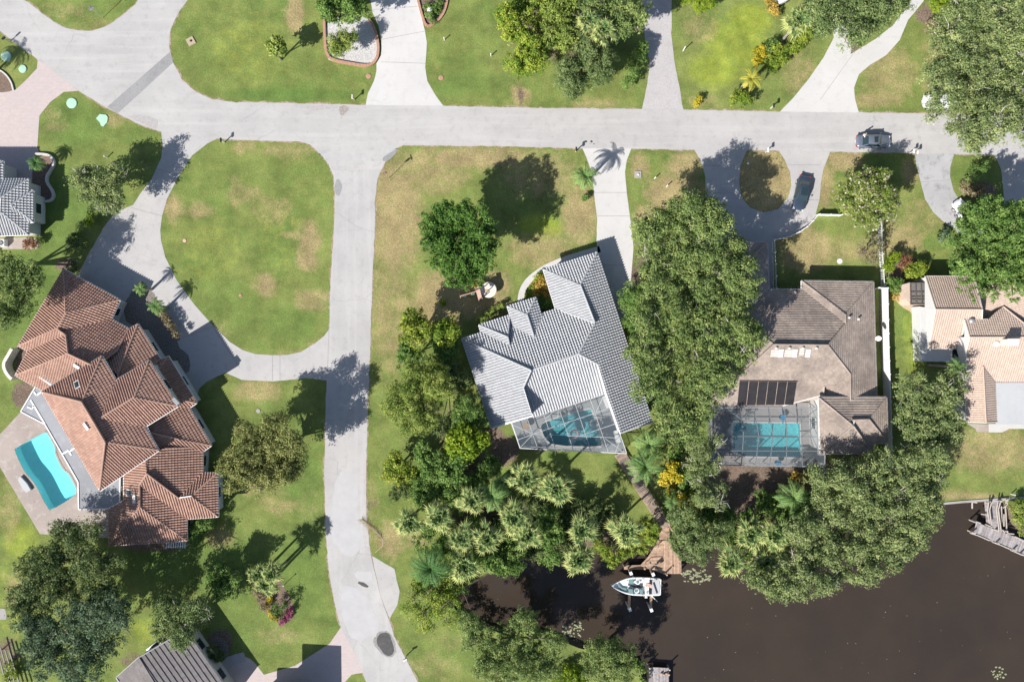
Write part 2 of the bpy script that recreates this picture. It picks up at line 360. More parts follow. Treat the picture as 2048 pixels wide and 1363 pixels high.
def screen_mat(name, col, cover):
    m, n, p = new_mat(name); n.nodes.remove(p); out = n.nodes['Material Output']
    tr = N(n, 'ShaderNodeBsdfTransparent'); df = N(n, 'ShaderNodeBsdfDiffuse'); df.inputs[0].default_value = (*col, 1)
    mx = N(n, 'ShaderNodeMixShader'); mx.inputs[0].default_value = cover
    n.links.new(tr.outputs[0], mx.inputs[1]); n.links.new(df.outputs[0], mx.inputs[2]); n.links.new(mx.outputs[0], out.inputs[0]); return m
M['screen'] = screen_mat('insect_screen', (0.12, 0.15, 0.17), 0.30)
M['clear_glass'] = screen_mat('roof_glass', (0.12, 0.14, 0.15), 0.35)
def leaf_mat(name, dark, mid, light, transl=0.3):
    m, n, p = new_mat('foliage_' + name); out = n.nodes['Material Output']
    at = N(n, 'ShaderNodeAttribute', attribute_name='tint')
    c = ramp(n, at.outputs['Fac'], [(0.0, dark), (0.5, mid), (1.0, light)])
    n.links.new(c, p.inputs['Base Color']); p.inputs['Roughness'].default_value = 0.6; p.inputs['Specular IOR Level'].default_value = 0.18
    t = N(n, 'ShaderNodeBsdfTranslucent'); n.links.new(c, t.inputs[0]); mx = N(n, 'ShaderNodeMixShader'); mx.inputs[0].default_value = transl
    n.links.new(p.outputs[0], mx.inputs[1]); n.links.new(t.outputs[0], mx.inputs[2]); n.links.new(mx.outputs[0], out.inputs[0])
    return m
L = {
 'oak': leaf_mat('oak', (0.075, 0.125, 0.042), (0.16, 0.225, 0.078), (0.31, 0.37, 0.145)),
 'oak_gold': leaf_mat('oak_gold', (0.085, 0.145, 0.04), (0.175, 0.245, 0.075), (0.355, 0.415, 0.14)),
 'oak_olive': leaf_mat('oak_olive', (0.12, 0.145, 0.042), (0.235, 0.255, 0.08), (0.39, 0.40, 0.15)),
 'oak_pale': leaf_mat('oak_pale', (0.10, 0.15, 0.052), (0.205, 0.265, 0.098), (0.385, 0.43, 0.18)),
 'deep': leaf_mat('deep', (0.045, 0.10, 0.018), (0.085, 0.18, 0.03), (0.16, 0.28, 0.06)),
 'mid': leaf_mat('mid', (0.06, 0.125, 0.026), (0.13, 0.225, 0.05), (0.26, 0.37, 0.10)),
 'lime': leaf_mat('lime', (0.10, 0.18, 0.012), (0.20, 0.29, 0.02), (0.31, 0.38, 0.035)),
 'gold': leaf_mat('gold', (0.09, 0.17, 0.02), (0.20, 0.29, 0.035), (0.44, 0.47, 0.075)),
 'warm': leaf_mat('warm', (0.10, 0.17, 0.03), (0.21, 0.28, 0.055), (0.40, 0.45, 0.12)),
 'blue': leaf_mat('blue', (0.055, 0.10, 0.05), (0.105, 0.165, 0.085), (0.21, 0.28, 0.16)),
 'shade': leaf_mat('shade', (0.055, 0.09, 0.03), (0.115, 0.165, 0.055), (0.25, 0.30, 0.11)),
 'yellow': leaf_mat('yellow', (0.25, 0.25, 0.02), (0.50, 0.42, 0.03), (0.65, 0.50, 0.06)),
 'red': leaf_mat('red', (0.16, 0.07, 0.04), (0.28, 0.13, 0.07), (0.36, 0.26, 0.10)),
 'croton': leaf_mat('croton', (0.14, 0.12, 0.02), (0.40, 0.26, 0.05), (0.60, 0.44, 0.10)),
 'dry': leaf_mat('dry', (0.14, 0.12, 0.06), (0.26, 0.21, 0.12), (0.38, 0.33, 0.20)),
 'fan': leaf_mat('fan', (0.055, 0.12, 0.04), (0.17, 0.265, 0.085), (0.45, 0.47, 0.17), 0.25),
 'feather': leaf_mat('feather', (0.05, 0.13, 0.035), (0.14, 0.26, 0.075), (0.34, 0.44, 0.15), 0.25),
 'feather_y': leaf_mat('feather_y', (0.20, 0.22, 0.03), (0.42, 0.40, 0.06), (0.60, 0.52, 0.10), 0.25),
 'petal_pink': leaf_mat('petal_pink', (0.42, 0.30, 0.30), (0.55, 0.43, 0.40), (0.65, 0.57, 0.50)),
 'magenta': leaf_mat('magenta', (0.25, 0.05, 0.12), (0.35, 0.08, 0.18), (0.42, 0.15, 0.22)),
}

# ------------------------------------------------------------------ the ground and what is laid on it
def inside(pt, poly):
    x, y = pt; r = False; j = len(poly) - 1
    for i in range(len(poly)):
        xi, yi = poly[i]; xj, yj = poly[j]
        if (yi > y) != (yj > y) and x < (xj - xi) * (y - yi) / (yj - yi) + xi: r = not r
        j = i
    return r
def smooth_px(pts, it=2):
    for _ in range(it):
        q = []
        for i in range(len(pts)):
            a, b = pts[i], pts[(i + 1) % len(pts)]
            q += [(a[0] * .75 + b[0] * .25, a[1] * .75 + b[1] * .25), (a[0] * .25 + b[0] * .75, a[1] * .25 + b[1] * .75)]
        pts = q
    return pts
def dens(pts, step=0.6, jit=0.0, closed=True):
    out = []; n = len(pts)
    for i in range(n if closed else n - 1):
        a, b = Vector(pts[i]), Vector(pts[(i + 1) % n]); k = max(1, int((b - a).length / step))
        for t in range(k):
            p = a.lerp(b, t / k)
            if jit:
                p = p + Vector((noise.noise(Vector((p.x * 1.3, p.y * 1.3, 3.1))), noise.noise(Vector((p.x * 1.3, p.y * 1.3, 9.7))))) * jit
            out.append((p.x, p.y))
    if not closed: out.append(tuple(pts[-1])[:2])
    return out
def inset(poly, d):
    n = len(poly); area = sum(poly[i][0] * poly[(i + 1) % n][1] - poly[(i + 1) % n][0] * poly[i][1] for i in range(n))
    if area < 0: poly = poly[::-1]
    out = []
    for i in range(n):
        a, b, c = Vector(poly[i - 1]), Vector(poly[i]), Vector(poly[(i + 1) % n]); d1 = (b - a).normalized(); d2 = (c - b).normalized()
        n1 = Vector((-d1.y, d1.x)); n2 = Vector((-d2.y, d2.x)); m = (n1 + n2)
        if m.length < 1e-3: m = n1
        m.normalize(); k = d / max(0.4, m.dot(n1)); out.append(tuple(b + m * k))
    return out
inset_pts = inset
def wpts(px, h=0.0): return [tuple(W(a, b, h))[:2] for a, b in px]
def sheet(name, polys, z, mat, jit=0.0, thick=0.0, kind='structure', holes=(), label=None, cat=None, parent=None):
    mb = MB()
    for poly in polys:
        w = dens(wpts(poly), 0.7, jit) if jit else wpts(poly)
        loops = [[Vector((p[0], p[1], 0)) for p in w]]
        for h in holes: loops.append([Vector((p[0], p[1], 0)) for p in wpts(h)])
        flat = [v for l in loops for v in l]; b = len(mb.v); mb.v += [(v.x, v.y, z) for v in flat]
        for t in geometry.tessellate_polygon(loops):
            a, bb, c = (flat[i] for i in t)
            t = t if (bb - a).cross(c - a).z > 0 else tuple(reversed(t)); mb.f.append(tuple(b + i for i in t)); mb.m.append(0)
    o = mb.build(name, mat, parent)
    if kind: o['kind'] = kind
    if label: tag(o, label, cat)
    return o
# outlines in photo pixels
POOL_RED = smooth_px(C('h3', [(380, 665), (410, 668), (505, 838), (498, 910), (590, 1090), (645, 1112), (735, 1290)]) + C('c1', [(438, 290), (420, 322), (290, 400), (265, 385), (200, 255), (180, 230), (160, 205), (140, 185), (110, 130), (78, 58), (85, 38)]), 1)
POOL_WHITE = smooth_px(C('w3', [(750, 912), (1235, 768), (1275, 785), (1400, 1170), (1375, 1218), (830, 1205), (730, 1120), (680, 990), (690, 950)]), 1)
POOL_BROWN = C('r3', [(382, 728), (1190, 738), (1205, 1150), (520, 1140), (380, 1085)])
RIVER = [(905, 1205), (925, 1180), (960, 1152), (1010, 1128), (1060, 1112), (1120, 1104), (1200, 1100), (1255, 1092), (1310, 1085), (1360, 1088), (1420, 1085), (1490, 1092), (1560, 1085),
         (1640, 1060), (1720, 1035), (1800, 1018), (1878, 1008), (1892, 1004), (1960, 1000), (2012, 998), (2030, 1040), (2062, 1075), (2300, 1060), (2900, 1040), (2900, 2000), (1400, 2000), (1310, 1700), (1295, 1500), (1288, 1400), (1284, 1345), (1265, 1318), (1225, 1308), (1170, 1300), (1120, 1280), (1060, 1262), (985, 1262), (935, 1240), (912, 1222)]
RIVER = smooth_px(RIVER, 1)
# lawn zones: (px, py, rx, ry, channel, strength)  r=dry  g=lush  b=bed/mulch  a=yellow-green
Z = [
 (790, 430, 60, 130, 'r', .75), (780, 620, 45, 140, 'r', .55), (860, 340, 90, 50, 'r', .6), (960, 315, 120, 24, 'r', .75), (1080, 350, 90, 50, 'r', .55), (1160, 430, 40, 60, 'r', .75),
 (880, 600, 60, 60, 'r', .85), (960, 610, 60, 30, 'r', .8), (985, 570, 40, 30, 'r', .8), (1080, 500, 70, 40, 'r', .6), (1280, 330, 20, 30, 'r', .7), (1290, 430, 25, 20, 'r', .9), (1370, 330, 40, 30, 'r', .75),
 (1350, 390, 60, 40, 'r', .95), (1530, 360, 60, 70, 'r', .95), (1690, 320, 40, 25, 'r', .85), (1650, 370, 20, 60, 'r', .7), (1820, 345, 18, 30, 'r', .8), (1850, 430, 60, 40, 'r', .4), (1610, 500, 60, 50, 'r', .75), (1800, 480, 50, 40, 'r', .65), (1700, 500, 60, 30, 'r', .5),
 (550, 420, 40, 30, 'r', .45), (500, 390, 30, 20, 'r', .45), (620, 480, 25, 40, 'r', .75), (615, 520, 25, 25, 'r', .75), (530, 570, 25, 25, 'r', .75), (625, 600, 40, 25, 'r', .6), (590, 470, 30, 12, 'r', .6), (345, 415, 22, 30, 'r', .7), (400, 420, 30, 18, 'r', .6), (490, 295, 24, 16, 'r', .6), (575, 300, 60, 14, 'r', .6), (470, 385, 14, 40, 'r', .5),
 (590, 25, 18, 40, 'r', 1.1), (420, 660, 50, 25, 'r', .35), (640, 690, 24, 12, 'r', .8), (600, 708, 60, 6, 'r', .5),
 (515, 780, 50, 25, 'r', .65), (520, 950, 60, 40, 'r', .55), (560, 1010, 40, 20, 'r', .5), (440, 1075, 30, 22, 'r', .6), (560, 1270, 50, 20, 'r', .45), (620, 1010, 20, 40, 'r', .3), (745, 1000, 12, 50, 'r', .4), (780, 1080, 30, 40, 'r', .7), (830, 1070, 30, 30, 'r', .6),
 (20, 1020, 24, 70, 'r', .45), (35, 1180, 30, 50, 'r', .5), (860, 1330, 70, 30, 'r', .35), (900, 1280, 50, 20, 'r', .3),
 (1980, 900, 100, 50, 'r', .6), (1930, 990, 70, 10, 'r', .8), (2030, 920, 40, 20, 'r', .6), (1830, 730, 22, 60, 'a', .5), (1820, 660, 20, 60, 'a', .45), (1850, 790, 20, 30, 'r', .4),
 (1780, 150, 60, 60, 'r', .55), (1750, 200, 60, 20, 'r', .6), (1600, 140, 40, 60, 'r', .45), (1900, 110, 60, 60, 'r', .5), (1900, 170, 60, 40, 'r', .5), (1040, 190, 20, 20, 'r', .9), (1190, 205, 60, 10, 'r', .6), (1400, 60, 40, 30, 'r', .45), (1370, 20, 30, 20, 'r', .3),
 (1470, 90, 70, 60, 'a', .62), (1430, 140, 60, 40, 'a', .66), (1500, 40, 50, 40, 'a', .7), (1400, 200, 50, 14, 'r', .4), (500, 100, 100, 80, 'a', .35), (420, 120, 40, 50, 'g', .35), (560, 190, 120, 20, 'g', .7), (640, 190, 90, 16, 'g', .6), (380, 70, 30, 60, 'g', .3),
 (960, 90, 60, 60, 'g', .3), (930, 170, 80, 30, 'g', .5), (960, 30, 60, 30, 'g', .35), (1080, 455, 50, 30, 'a', .7), (1000, 300, 100, 10, 'g', .2),
 (440, 620, 110, 80, 'g', .45), (580, 650, 60, 50, 'g', .5), (560, 470, 60, 90, 'a', .3), (420, 500, 80, 90, 'a', .3), (480, 350, 120, 50, 'g', .3),
 (400, 1130, 160, 60, 'g', .6), (600, 960, 60, 60, 'g', .6), (600, 1150, 60, 120, 'g', .5), (520, 1230, 120, 100, 'g', .4), (640, 1080, 40, 180, 'g', .35), (560, 850, 60, 60, 'g', .5), (330, 1180, 60, 60, 'g', .4), (300, 1260, 60, 30, 'a', .5),
 (20, 1200, 50, 120, 'a', .35), (40, 1080, 40, 40, 'a', .6), (20, 970, 30, 50, 'g', .2), (150, 250, 70, 60, 'g', .55), (250, 270, 70, 30, 'g', .35), (120, 430, 80, 100, 'g', .6), (60, 600, 90, 130, 'g', .6), (30, 800, 60, 60, 'g', .4),
 (110, 240, 30, 30, 'r', .4), (230, 240, 30, 18, 'r', .5), (840, 1320, 60, 60, 'g', .35), (930, 1300, 60, 50, 'g', .45), (1120, 880, 80, 60, 'g', .4), (800, 980, 40, 40, 'a', .35), (150, 25, 90, 30, 'g', .35), (190, 50, 60, 14, 'r', .3), (130, 20, 50, 20, 'r', .4),
 (1820, 600, 30, 50, 'g', .6), (1930, 350, 40, 30, 'g', .5), (1740, 340, 60, 40, 'g', .5),
 # bare earth and planting beds under trees and by the water
 (1450, 950, 90, 60, 'b', .95), (1530, 950, 90, 34, 'b', 1.2), (1480, 1010, 60, 40, 'b', .8), (1395, 960, 40, 60, 'b', .9), (1640, 960, 60, 40, 'b', .9), (1330, 960, 34, 26, 'b', .55), (1345, 1010, 24, 30, 'b', .7), (1010, 900, 30, 30, 'b', .9), (985, 870, 26, 14, 'b', 1.0),
 (900, 960, 60, 40, 'b', .75), (960, 930, 50, 30, 'b', .7), (1010, 1050, 120, 50, 'b', .8), (1160, 1080, 120, 30, 'b', .7), (870, 850, 60, 60, 'b', .45), (900, 780, 30, 60, 'b', .4), (740, 1010, 22, 14, 'b', .5), (1130, 60, 120, 70, 'b', .7), (1040, 190, 9, 22, 'b', .8),
 (140, 1200, 110, 90, 'b', .35), (262, 1318, 30, 16, 'b', .7), (440, 1280, 26, 24, 'b', 1.0), (300, 1085, 80, 18, 'b', .9), (170, 1040, 40, 14, 'b', .9), (50, 790, 30, 30, 'b', .9), (45, 720, 16, 40, 'b', .9), (135, 530, 30, 14, 'b', .8),
 (1285, 600, 26, 120, 'b', .8), (1850, 30, 16, 18, 'b', 1.2), (1915, 60, 24, 30, 'b', .8), (1700, 100, 20, 16, 'b', 1.0), (1060, 900, 60, 6, 'b', .5), (1020, 650, 40, 30, 'b', .7), (1965, 330, 20, 20, 'b', .4), (1960, 380, 34, 18, 'b', 1.1), (1740, 520, 24, 14, 'b', .5), (1810, 540, 40, 26, 'b', .9), (1755, 660, 5, 140, 'b', .7), (1580, 560, 40, 16, 'b', .4),
 (1720, 980, 120, 80, 'b', .7), (1640, 1040, 120, 60, 'b', .7), (1860, 830, 30, 80, 'b', .5), (1560, 110, 30, 50, 'b', .4), (1480, 190, 30, 20, 'b', .3), (15, 1310, 30, 50, 'b', .6), (1600, 40, 30, 40, 'b', .4),
]
def build_ground():
    step = 0.9; xs = np.arange(-96, 96.1, step); ys = np.arange(-70, 70.1, step)
    holes = [dens(wpts(RIVER), 1.2), wpts(POOL_RED), wpts(POOL_WHITE), wpts(POOL_BROWN)]
    pts = []
    def near(pt, loop):
        return any(abs(pt[0] - q[0]) < 0.42 and abs(pt[1] - q[1]) < 0.42 for q in loop)
    bbs = [(min(p[0] for p in h) - 1, max(p[0] for p in h) + 1, min(p[1] for p in h) - 1, max(p[1] for p in h) + 1) for h in holes]
    for y in ys:
        for x in xs:
            ok = True
            for h, b in zip(holes, bbs):
                if b[0] < x < b[1] and b[2] < y < b[3] and (inside((x, y), h) or near((x, y), h)): ok = False; break
            if ok: pts.append((x, y))
    for r in (130, 200, 400, 900, 2500):
        for k in range(48):
            t = 2 * math.pi * k / 48; p = (r * math.cos(t), r * math.sin(t))
            if not any(b[0] < p[0] < b[1] and b[2] < p[1] < b[3] and inside(p, h) for h, b in zip(holes, bbs)): pts.append(p)
    edges = []
    for h in holes:
        b = len(pts); pts += [tuple(p) for p in h]; edges += [(b + i, b + (i + 1) % len(h)) for i in range(len(h))]
    V, E, F, *_ = geometry.delaunay_2d_cdt([Vector(p) for p in pts], edges, [], 0, 1e-4)
    faces = []
    for f in F:
        c = sum((V[i] for i in f), Vector((0, 0))) / len(f); c = (c.x, c.y)
        if not any(b[0] < c[0] < b[1] and b[2] < c[1] < b[3] and inside(c, h) for h, b in zip(holes, bbs)): faces.append(tuple(f))
    me = bpy.data.meshes.new('ground'); me.from_pydata([(v.x, v.y, 0.0) for v in V], [], faces); me.update()
    if me.polygons[0].normal.z < 0: me.flip_normals()
    co = np.array([(v.x, v.y) for v in V]); px = co[:, 0] * S + CX; py = CY - co[:, 1] * S
    a = np.zeros((len(co), 4), dtype=np.float32); ch = {'r': 0, 'g': 1, 'b': 2, 'a': 3}
    for (x, y, rx, ry, c, s) in Z:
        d = ((px - x) / rx) ** 2 + ((py - y) / ry) ** 2; w = s * (1.12 if c == 'r' else 1.0) * np.clip(1.25 - d * 0.75, 0, 1)
        a[:, ch[c]] = np.maximum(a[:, ch[c]], w)
    at = me.color_attributes.new('zone', 'FLOAT_COLOR', 'POINT'); at.data.foreach_set('color', a.ravel())
    me.materials.append(M['lawn']); o = bpy.data.objects.new('ground', me); COL.objects.link(o); o['kind'] = 'structure'
    # river bank
    mb = MB(); w = dens(wpts(RIVER), 1.2); n = len(w); cen = Vector((0, 0))
    area = sum(w[i][0] * w[(i + 1) % n][1] - w[(i + 1) % n][0] * w[i][1] for i in range(n)); sgn = 1 if area > 0 else -1
    low = []
    for i in range(n):
        a_, b_ = Vector(w[i - 1]), Vector(w[(i + 1) % n]); d = (b_ - a_).normalized(); nn = Vector((-d.y, d.x)) * sgn
        low.append(Vector(w[i]) + nn * 0.75)
    for i in range(n):
        j = (i + 1) % n; mb.face([(w[i][0], w[i][1], 0), (w[j][0], w[j][1], 0), (low[j].x, low[j].y, -1.3), (low[i].x, low[i].y, -1.3)])
    mb.build('river_bank', M['bank'])['kind'] = 'structure'
build_ground()
WL = -0.75
mb = MB(); b0 = wpts(RIVER); xs = [p[0] for p in b0]; ys = [p[1] for p in b0]
mb.face([(min(xs) - 1, min(ys) - 1, WL), (max(xs) + 1, min(ys) - 1, WL), (max(xs) + 1, max(ys) + 1, WL), (min(xs) - 1, max(ys) + 1, WL)])
mb.build('river_water', M['river'])['kind'] = 'structure'

ROAD_TOP = [(2300, 232), (2048, 229), (1850, 227), (1720, 225), (1536, 223), (1365, 219), (1280, 218), (1180, 217), (1024, 215), (888, 212), (731, 210), (640, 208), (560, 206), (512, 205), (472, 204.5), (425, 199), (391, 184), (364, 158.6), (346, 125), (338.5, 94), (341, 61), (354, 30), (375, 0), (392, -60)]
ROAD_NW = [(285, -60), (277, 0), (270, 10), (246, 30), (216, 51), (184, 62), (158, 61), (132, 57), (108, 44), (84, 27), (59, 7), (49, 0), (10, -60), (-300, -160), (-300, -20), (0, 62), (49, 101), (76, 119), (155, 180.5), (214, 216), (236, 227), (270, 245), (297, 255), (322, 263), (360, 270), (435, 277), (512, 281), (603, 283), (620, 289), (640, 307), (652, 318)]
ROAD_S = [(770, 318), (774, 308), (792, 297), (806, 290.5), (860, 291), (1024, 293), (1164, 297), (1263, 297), (1388, 299.7), (1536, 301), (1661, 303.5), (1850, 307), (2048, 311), (2300, 314)]
sheet('road', [ROAD_TOP + ROAD_NW + ROAD_S], 0.020, M['road'], jit=0.10)
BR_L = [(640, 307), (657, 327), (667, 351), (670, 388), (668, 460), (665.5, 500), (660.5, 575), (659, 652), (655, 744), (652, 794), (650, 880), (649, 951), (651, 1050), (657, 1135), (668, 1199), (680, 1248), (689, 1270), (710, 1305), (724, 1337), (732, 1363), (750, 1430)]
BR_R = [(860, 1430), (836, 1363), (813, 1319), (788, 1270), (778, 1238), (760, 1188), (742, 1110), (737, 1071), (733, 1029), (732, 951), (734, 890), (736, 794), (740, 727), (741.5, 659), (745, 551), (750, 453), (750, 405), (755, 358), (762, 341), (772, 322), (792, 297)]
sheet('side_road', [BR_L + BR_R], 0.024, M['road_v'], jit=0.10)
sheet('asphalt_patch', [C('a1', [(1005, 310), (1028, 370), (700, 672), (635, 635)])], 0.028, M['patch'])
sheet('asphalt_patch', [C('c2', [(655, 650), (780, 725), (810, 850), (800, 925), (755, 1005), (700, 870)])], 0.016, M['conc'], jit=0.15)
sheet('asphalt_patch', [smooth_px(C('a2', [(470, 1070), (500, 1062), (512, 1100), (500, 1150), (480, 1170), (468, 1130)]), 1)], 0.031, M['patch'], jit=0.2)
sheet('asphalt_patch', [smooth_px(C('a2', [(740, 950), (800, 895), (850, 880), (820, 915), (775, 955)]), 1)], 0.031, M['patch'], jit=0.3)
sheet('road_repair', [C('a2', [(430, 950), (770, 955), (745, 1005), (455, 1010)])], 0.028, M['conc'])
sheet('puddle', [smooth_px(C('c2', [(690, 1100), (730, 1075), (775, 1120), (783, 1185), (750, 1222), (700, 1185), (682, 1135)]), 2)], 0.030, M['puddle'], jit=0.35)
sheet('damp_patch', [smooth_px(C('c2', [(672, 1085), (728, 1062), (785, 1110), (795, 1190), (752, 1232), (690, 1192), (668, 1140)]), 2)], 0.0290, M['stain_damp'], jit=0.45)
sheet('puddle', [smooth_px(C('c2', [(570, 795), (620, 800), (640, 818), (600, 820)]), 1)], 0.030, M['puddle'], jit=0.4)
for nm_, poly in (('verge_soil', ROAD_TOP + ROAD_NW + ROAD_S), ('verge_soil', BR_L + BR_R)):
    w_ = inset_pts(wpts(poly), -0.13); w_ = dens(w_, 0.5, 0.32); mb = MB(); flat_ = [Vector((p[0], p[1], 0)) for p in w_]; mb.v += [(p[0], p[1], 0.006) for p in w_]
    for t_ in geometry.tessellate_polygon([flat_]):
        a, bb, c = (flat_[i] for i in t_); mb.f.append(tuple(t_) if (bb - a).cross(c - a).z > 0 else tuple(reversed(t_))); mb.m.append(0)
    mb.build(nm_, M['verge'])['kind'] = 'structure'
sheet('road_stain', [smooth_px(C('a2', [(490, 628), (560, 628), (540, 660), (515, 690), (498, 670)]), 1)], 0.0245, M['stain'], jit=.4)
sheet('road_stain', [smooth_px(C('a2', [(250, 622), (490, 628), (480, 648), (380, 652), (260, 640)]), 1)], 0.0235, M['stain_pale'], jit=.4)
sheet('road_stain', [smooth_px([(1172 + 2.6 * math.cos(t), 283 + 2.2 * math.sin(t)) for t in (0, 1, 2, 3, 4, 5)], 1), smooth_px([(1183 + 2.6 * math.cos(t), 283 + 2.2 * math.sin(t)) for t in (0, 1, 2, 3, 4, 5)], 1), [(1179, 286), (1181, 287), (1180, 288)], [(1186, 287), (1191, 288), (1187, 289)]], 0.0265, M['black'])
sheet('road_stain', [smooth_px(C('c2', [(500, 160), (560, 200), (585, 290), (570, 420), (600, 560), (560, 660), (480, 640), (420, 560), (430, 330), (450, 220)]), 2)], 0.0275, M['pale_wear'], jit=.5)
sheet('road_stain', [smooth_px(C('c2', [(550, 740), (640, 730), (660, 770), (640, 800), (570, 790)]), 1)], 0.0278, M['pale_wear'], jit=.3)
sheet('road_stain', [smooth_px(C('c2', [(470, 820), (560, 830), (640, 900), (700, 1040), (680, 1080), (560, 1140), (500, 1040)]), 1)], 0.0276, M['pale_wear'], jit=.5)
sheet('road_stain', [smooth_px(C('a1', [(740, 690), (930, 690), (940, 765), (880, 750), (780, 705)]), 1)], 0.0232, M['stain_pale'], jit=.4)
# driveways and paths
sheet('driveway', [[(738, -60), (741, 0), (745, 25), (757, 51), (763, 80), (762, 111), (753, 127), (753, 142), (748, 162), (736, 186), (731, 212), (888, 214), (870, 189), (854.5, 162), (850.5, 135), (853, 101), (853.5, 84), (849.5, 61), (838, 13), (836, -60)]], 0.016, M['conc_white'], jit=0.03)
sheet('driveway', [[(1284, 218), (1366.6, 219), (1358, 169), (1348, 118), (1343, 67.5), (1343, 0), (1340, -60), (1270, -60), (1284, 0), (1290.6, 91), (1299, 121.5), (1294, 169)]], 0.016, M['gravel'], jit=0.12)
sheet('driveway', [[(1558, 225), (1718, 227), (1710, 199), (1708, 175.5), (1718, 148.5), (1740, 130), (1772, 111), (1799, 81), (1816, 40.5), (1846.5, 3.4), (1870, -60), (1790, -60), (1823, 0), (1786, 50.6), (1752, 77.6), (1701, 108.7), (1706.4, 86), (1706, -60), (1650, -60), (1667.6, 76), (1647, 115), (1617, 158.6), (1586.6, 195.7)]], 0.016, M['conc_white'], jit=0.03)
sheet('driveway', [[(1164, 295), (1263, 296), (1253.5, 320.6), (1250, 344), (1253.5, 384.7), (1262, 449), (1267, 494), (1262, 560), (1290, 640), (1240, 640), (1200, 560), (1193, 480), (1194.4, 438.7), (1186, 371), (1181, 337.5), (1172.5, 314)]], 0.016, M['conc_white'], jit=0.03)
sheet('driveway', [[(1387.8, 298), (1494, 300), (1481, 331), (1478, 364.5), (1483, 395), (1500, 415), (1527, 424.6), (1556, 418.5), (1576.5, 395), (1582.6, 371), (1580, 344), (1570, 321), (1558, 301), (1661, 302), (1647, 337.5), (1642, 364.5), (1639, 398), (1630.5, 432), (1620, 449), (1600, 465), (1576, 474), (1547, 482), (1547, 580), (1500, 600), (1420, 520), (1412, 450), (1410.4, 422), (1410.4, 354), (1405, 331), (1395, 310.5)]], 0.016, M['conc'], jit=0.03)
sheet('driveway', [[(1828, 305), (1909, 306), (1900.5, 334), (1900, 354), (1907, 381), (1917, 398), (1945, 425), (1980, 480), (1920, 480), (1910.6, 457), (1893.8, 449), (1866.7, 425), (1850, 398), (1841.4, 364.5), (1833, 331)]], 0.016, M['conc_dirty'], jit=0.03)
sheet('driveway', [[(1988, 308), (2200, 312), (2200, 400), (2010, 420), (2005, 364.5), (2001.7, 337.5)]], 0.016, M['conc'], jit=0.03)
sheet('driveway', [[(-120, 185), (0, 184), (30, 180.6), (50.6, 162), (74, 137), (76, 117), (157, 182), (128, 184), (101, 204), (79, 231), (75, 293.6), (79, 307), (66, 330), (66, 420), (-120, 420)]], 0.016, M['pavers'], jit=0.02)
sheet('driveway', [[(322, 261), (436, 276), (415, 287), (384.7, 310.5), (357.7, 351), (334, 398), (324, 432), (320.6, 460), (322, 480), (330.7, 514), (354.4, 561.5), (391.5, 612), (425, 649), (459, 683), (486, 700), (512, 707.6), (545.7, 710), (575, 709), (603, 703), (630, 686), (647, 673), (662, 652), (658, 761), (613, 755.5), (545.7, 762), (512, 760.6), (482.6, 759), (452, 745), (435, 752), (411.7, 764), (398, 777.5), (390, 800), (370, 800), (300, 700), (200, 640), (150, 560), (158.6, 544.6), (175.5, 511), (202.5, 463.6), (216, 443.4), (229.5, 425), (266.6, 410), (280, 388), (303.7, 357.7), (322, 317), (325.7, 290)]], 0.016, M['conc'], jit=0.04)
sheet('driveway', [[(682, 1253), (732, 1343), (703, 1347.7), (688, 1365), (686, 1480), (420, 1480), (430, 1335), (455, 1312), (478, 1307), (500, 1316), (512, 1327), (528, 1348), (590, 1330), (659, 1286)]], 0.016, M['pavers'], jit=0.02)
sheet('garden_bed_soil', [smooth_px(C('b1', [(800, 380), (860, 350), (1075, 700), (1040, 720), (1160, 860), (1000, 1000), (900, 700), (700, 560)]), 1)], 0.020, M['mulch_grey'], jit=0.25)
JT = MB()
for a, b in [((741.5, 20), (838, 13)), ((759, 80), (853, 62)), ((762, 124), (851, 127)), ((333, 380), (352, 352)), ((560, 709), (560, 761)), ((545, 710), (545, 761)), ((658, 652), (655, 745)), ((1410, 386), (1480, 386)), ((1193, 432), (1262, 432)),
             ((1188, 385), (1254, 385)), ((1706, 108), (1640, 200)), ((289, 330), (357, 351)), ((262, 415), (324, 432)), ((1405, 331), (1481, 331)), ((432, 650), (364, 676)), ((1640, 330), (1578, 330)), ((1637, 400), (1575, 400)), ((425, 652), (480, 735)), ((322, 262), (327, 300)), ((1247, 530), (1205, 530)), ((1841, 364), (1900, 360))]:
    pa, pb = W(*a), W(*b); JT.beam((pa.x, pa.y, 0.018), (pb.x, pb.y, 0.018), 0.05, 0.012)
JT.build('driveway_joints', M['patch'])['kind'] = 'structure'
for pl in ([smooth_px([(1014, 615), (1013, 590), (1040, 565), (1060, 545), (1090, 528), (1130, 512), (1160, 503), (1193, 490), (1200, 500), (1165, 517), (1130, 527), (1090, 545), (1065, 560), (1049, 580), (1047, 610), (1035, 625)], 1)],):
    pass
def ribbon(name, px, w, z, mat, h=0.0):
    c = [Vector(p) for p in dens(wpts(px), 0.5, closed=False)]; L_, R_ = [], []
    for i, p in enumerate(c):
        d = (c[min(i + 1, len(c) - 1)] - c[max(i - 1, 0)]).normalized(); nn = Vector((-d.y, d.x)) * w / 2; L_.append(p + nn); R_.append(p - nn)
    mb = MB()
    for i in range(len(c) - 1):
        mb.face([(L_[i].x, L_[i].y, z), (R_[i].x, R_[i].y, z), (R_[i + 1].x, R_[i + 1].y, z), (L_[i + 1].x, L_[i + 1].y, z)])
    o = mb.build(name, mat); o['kind'] = 'structure'; return o
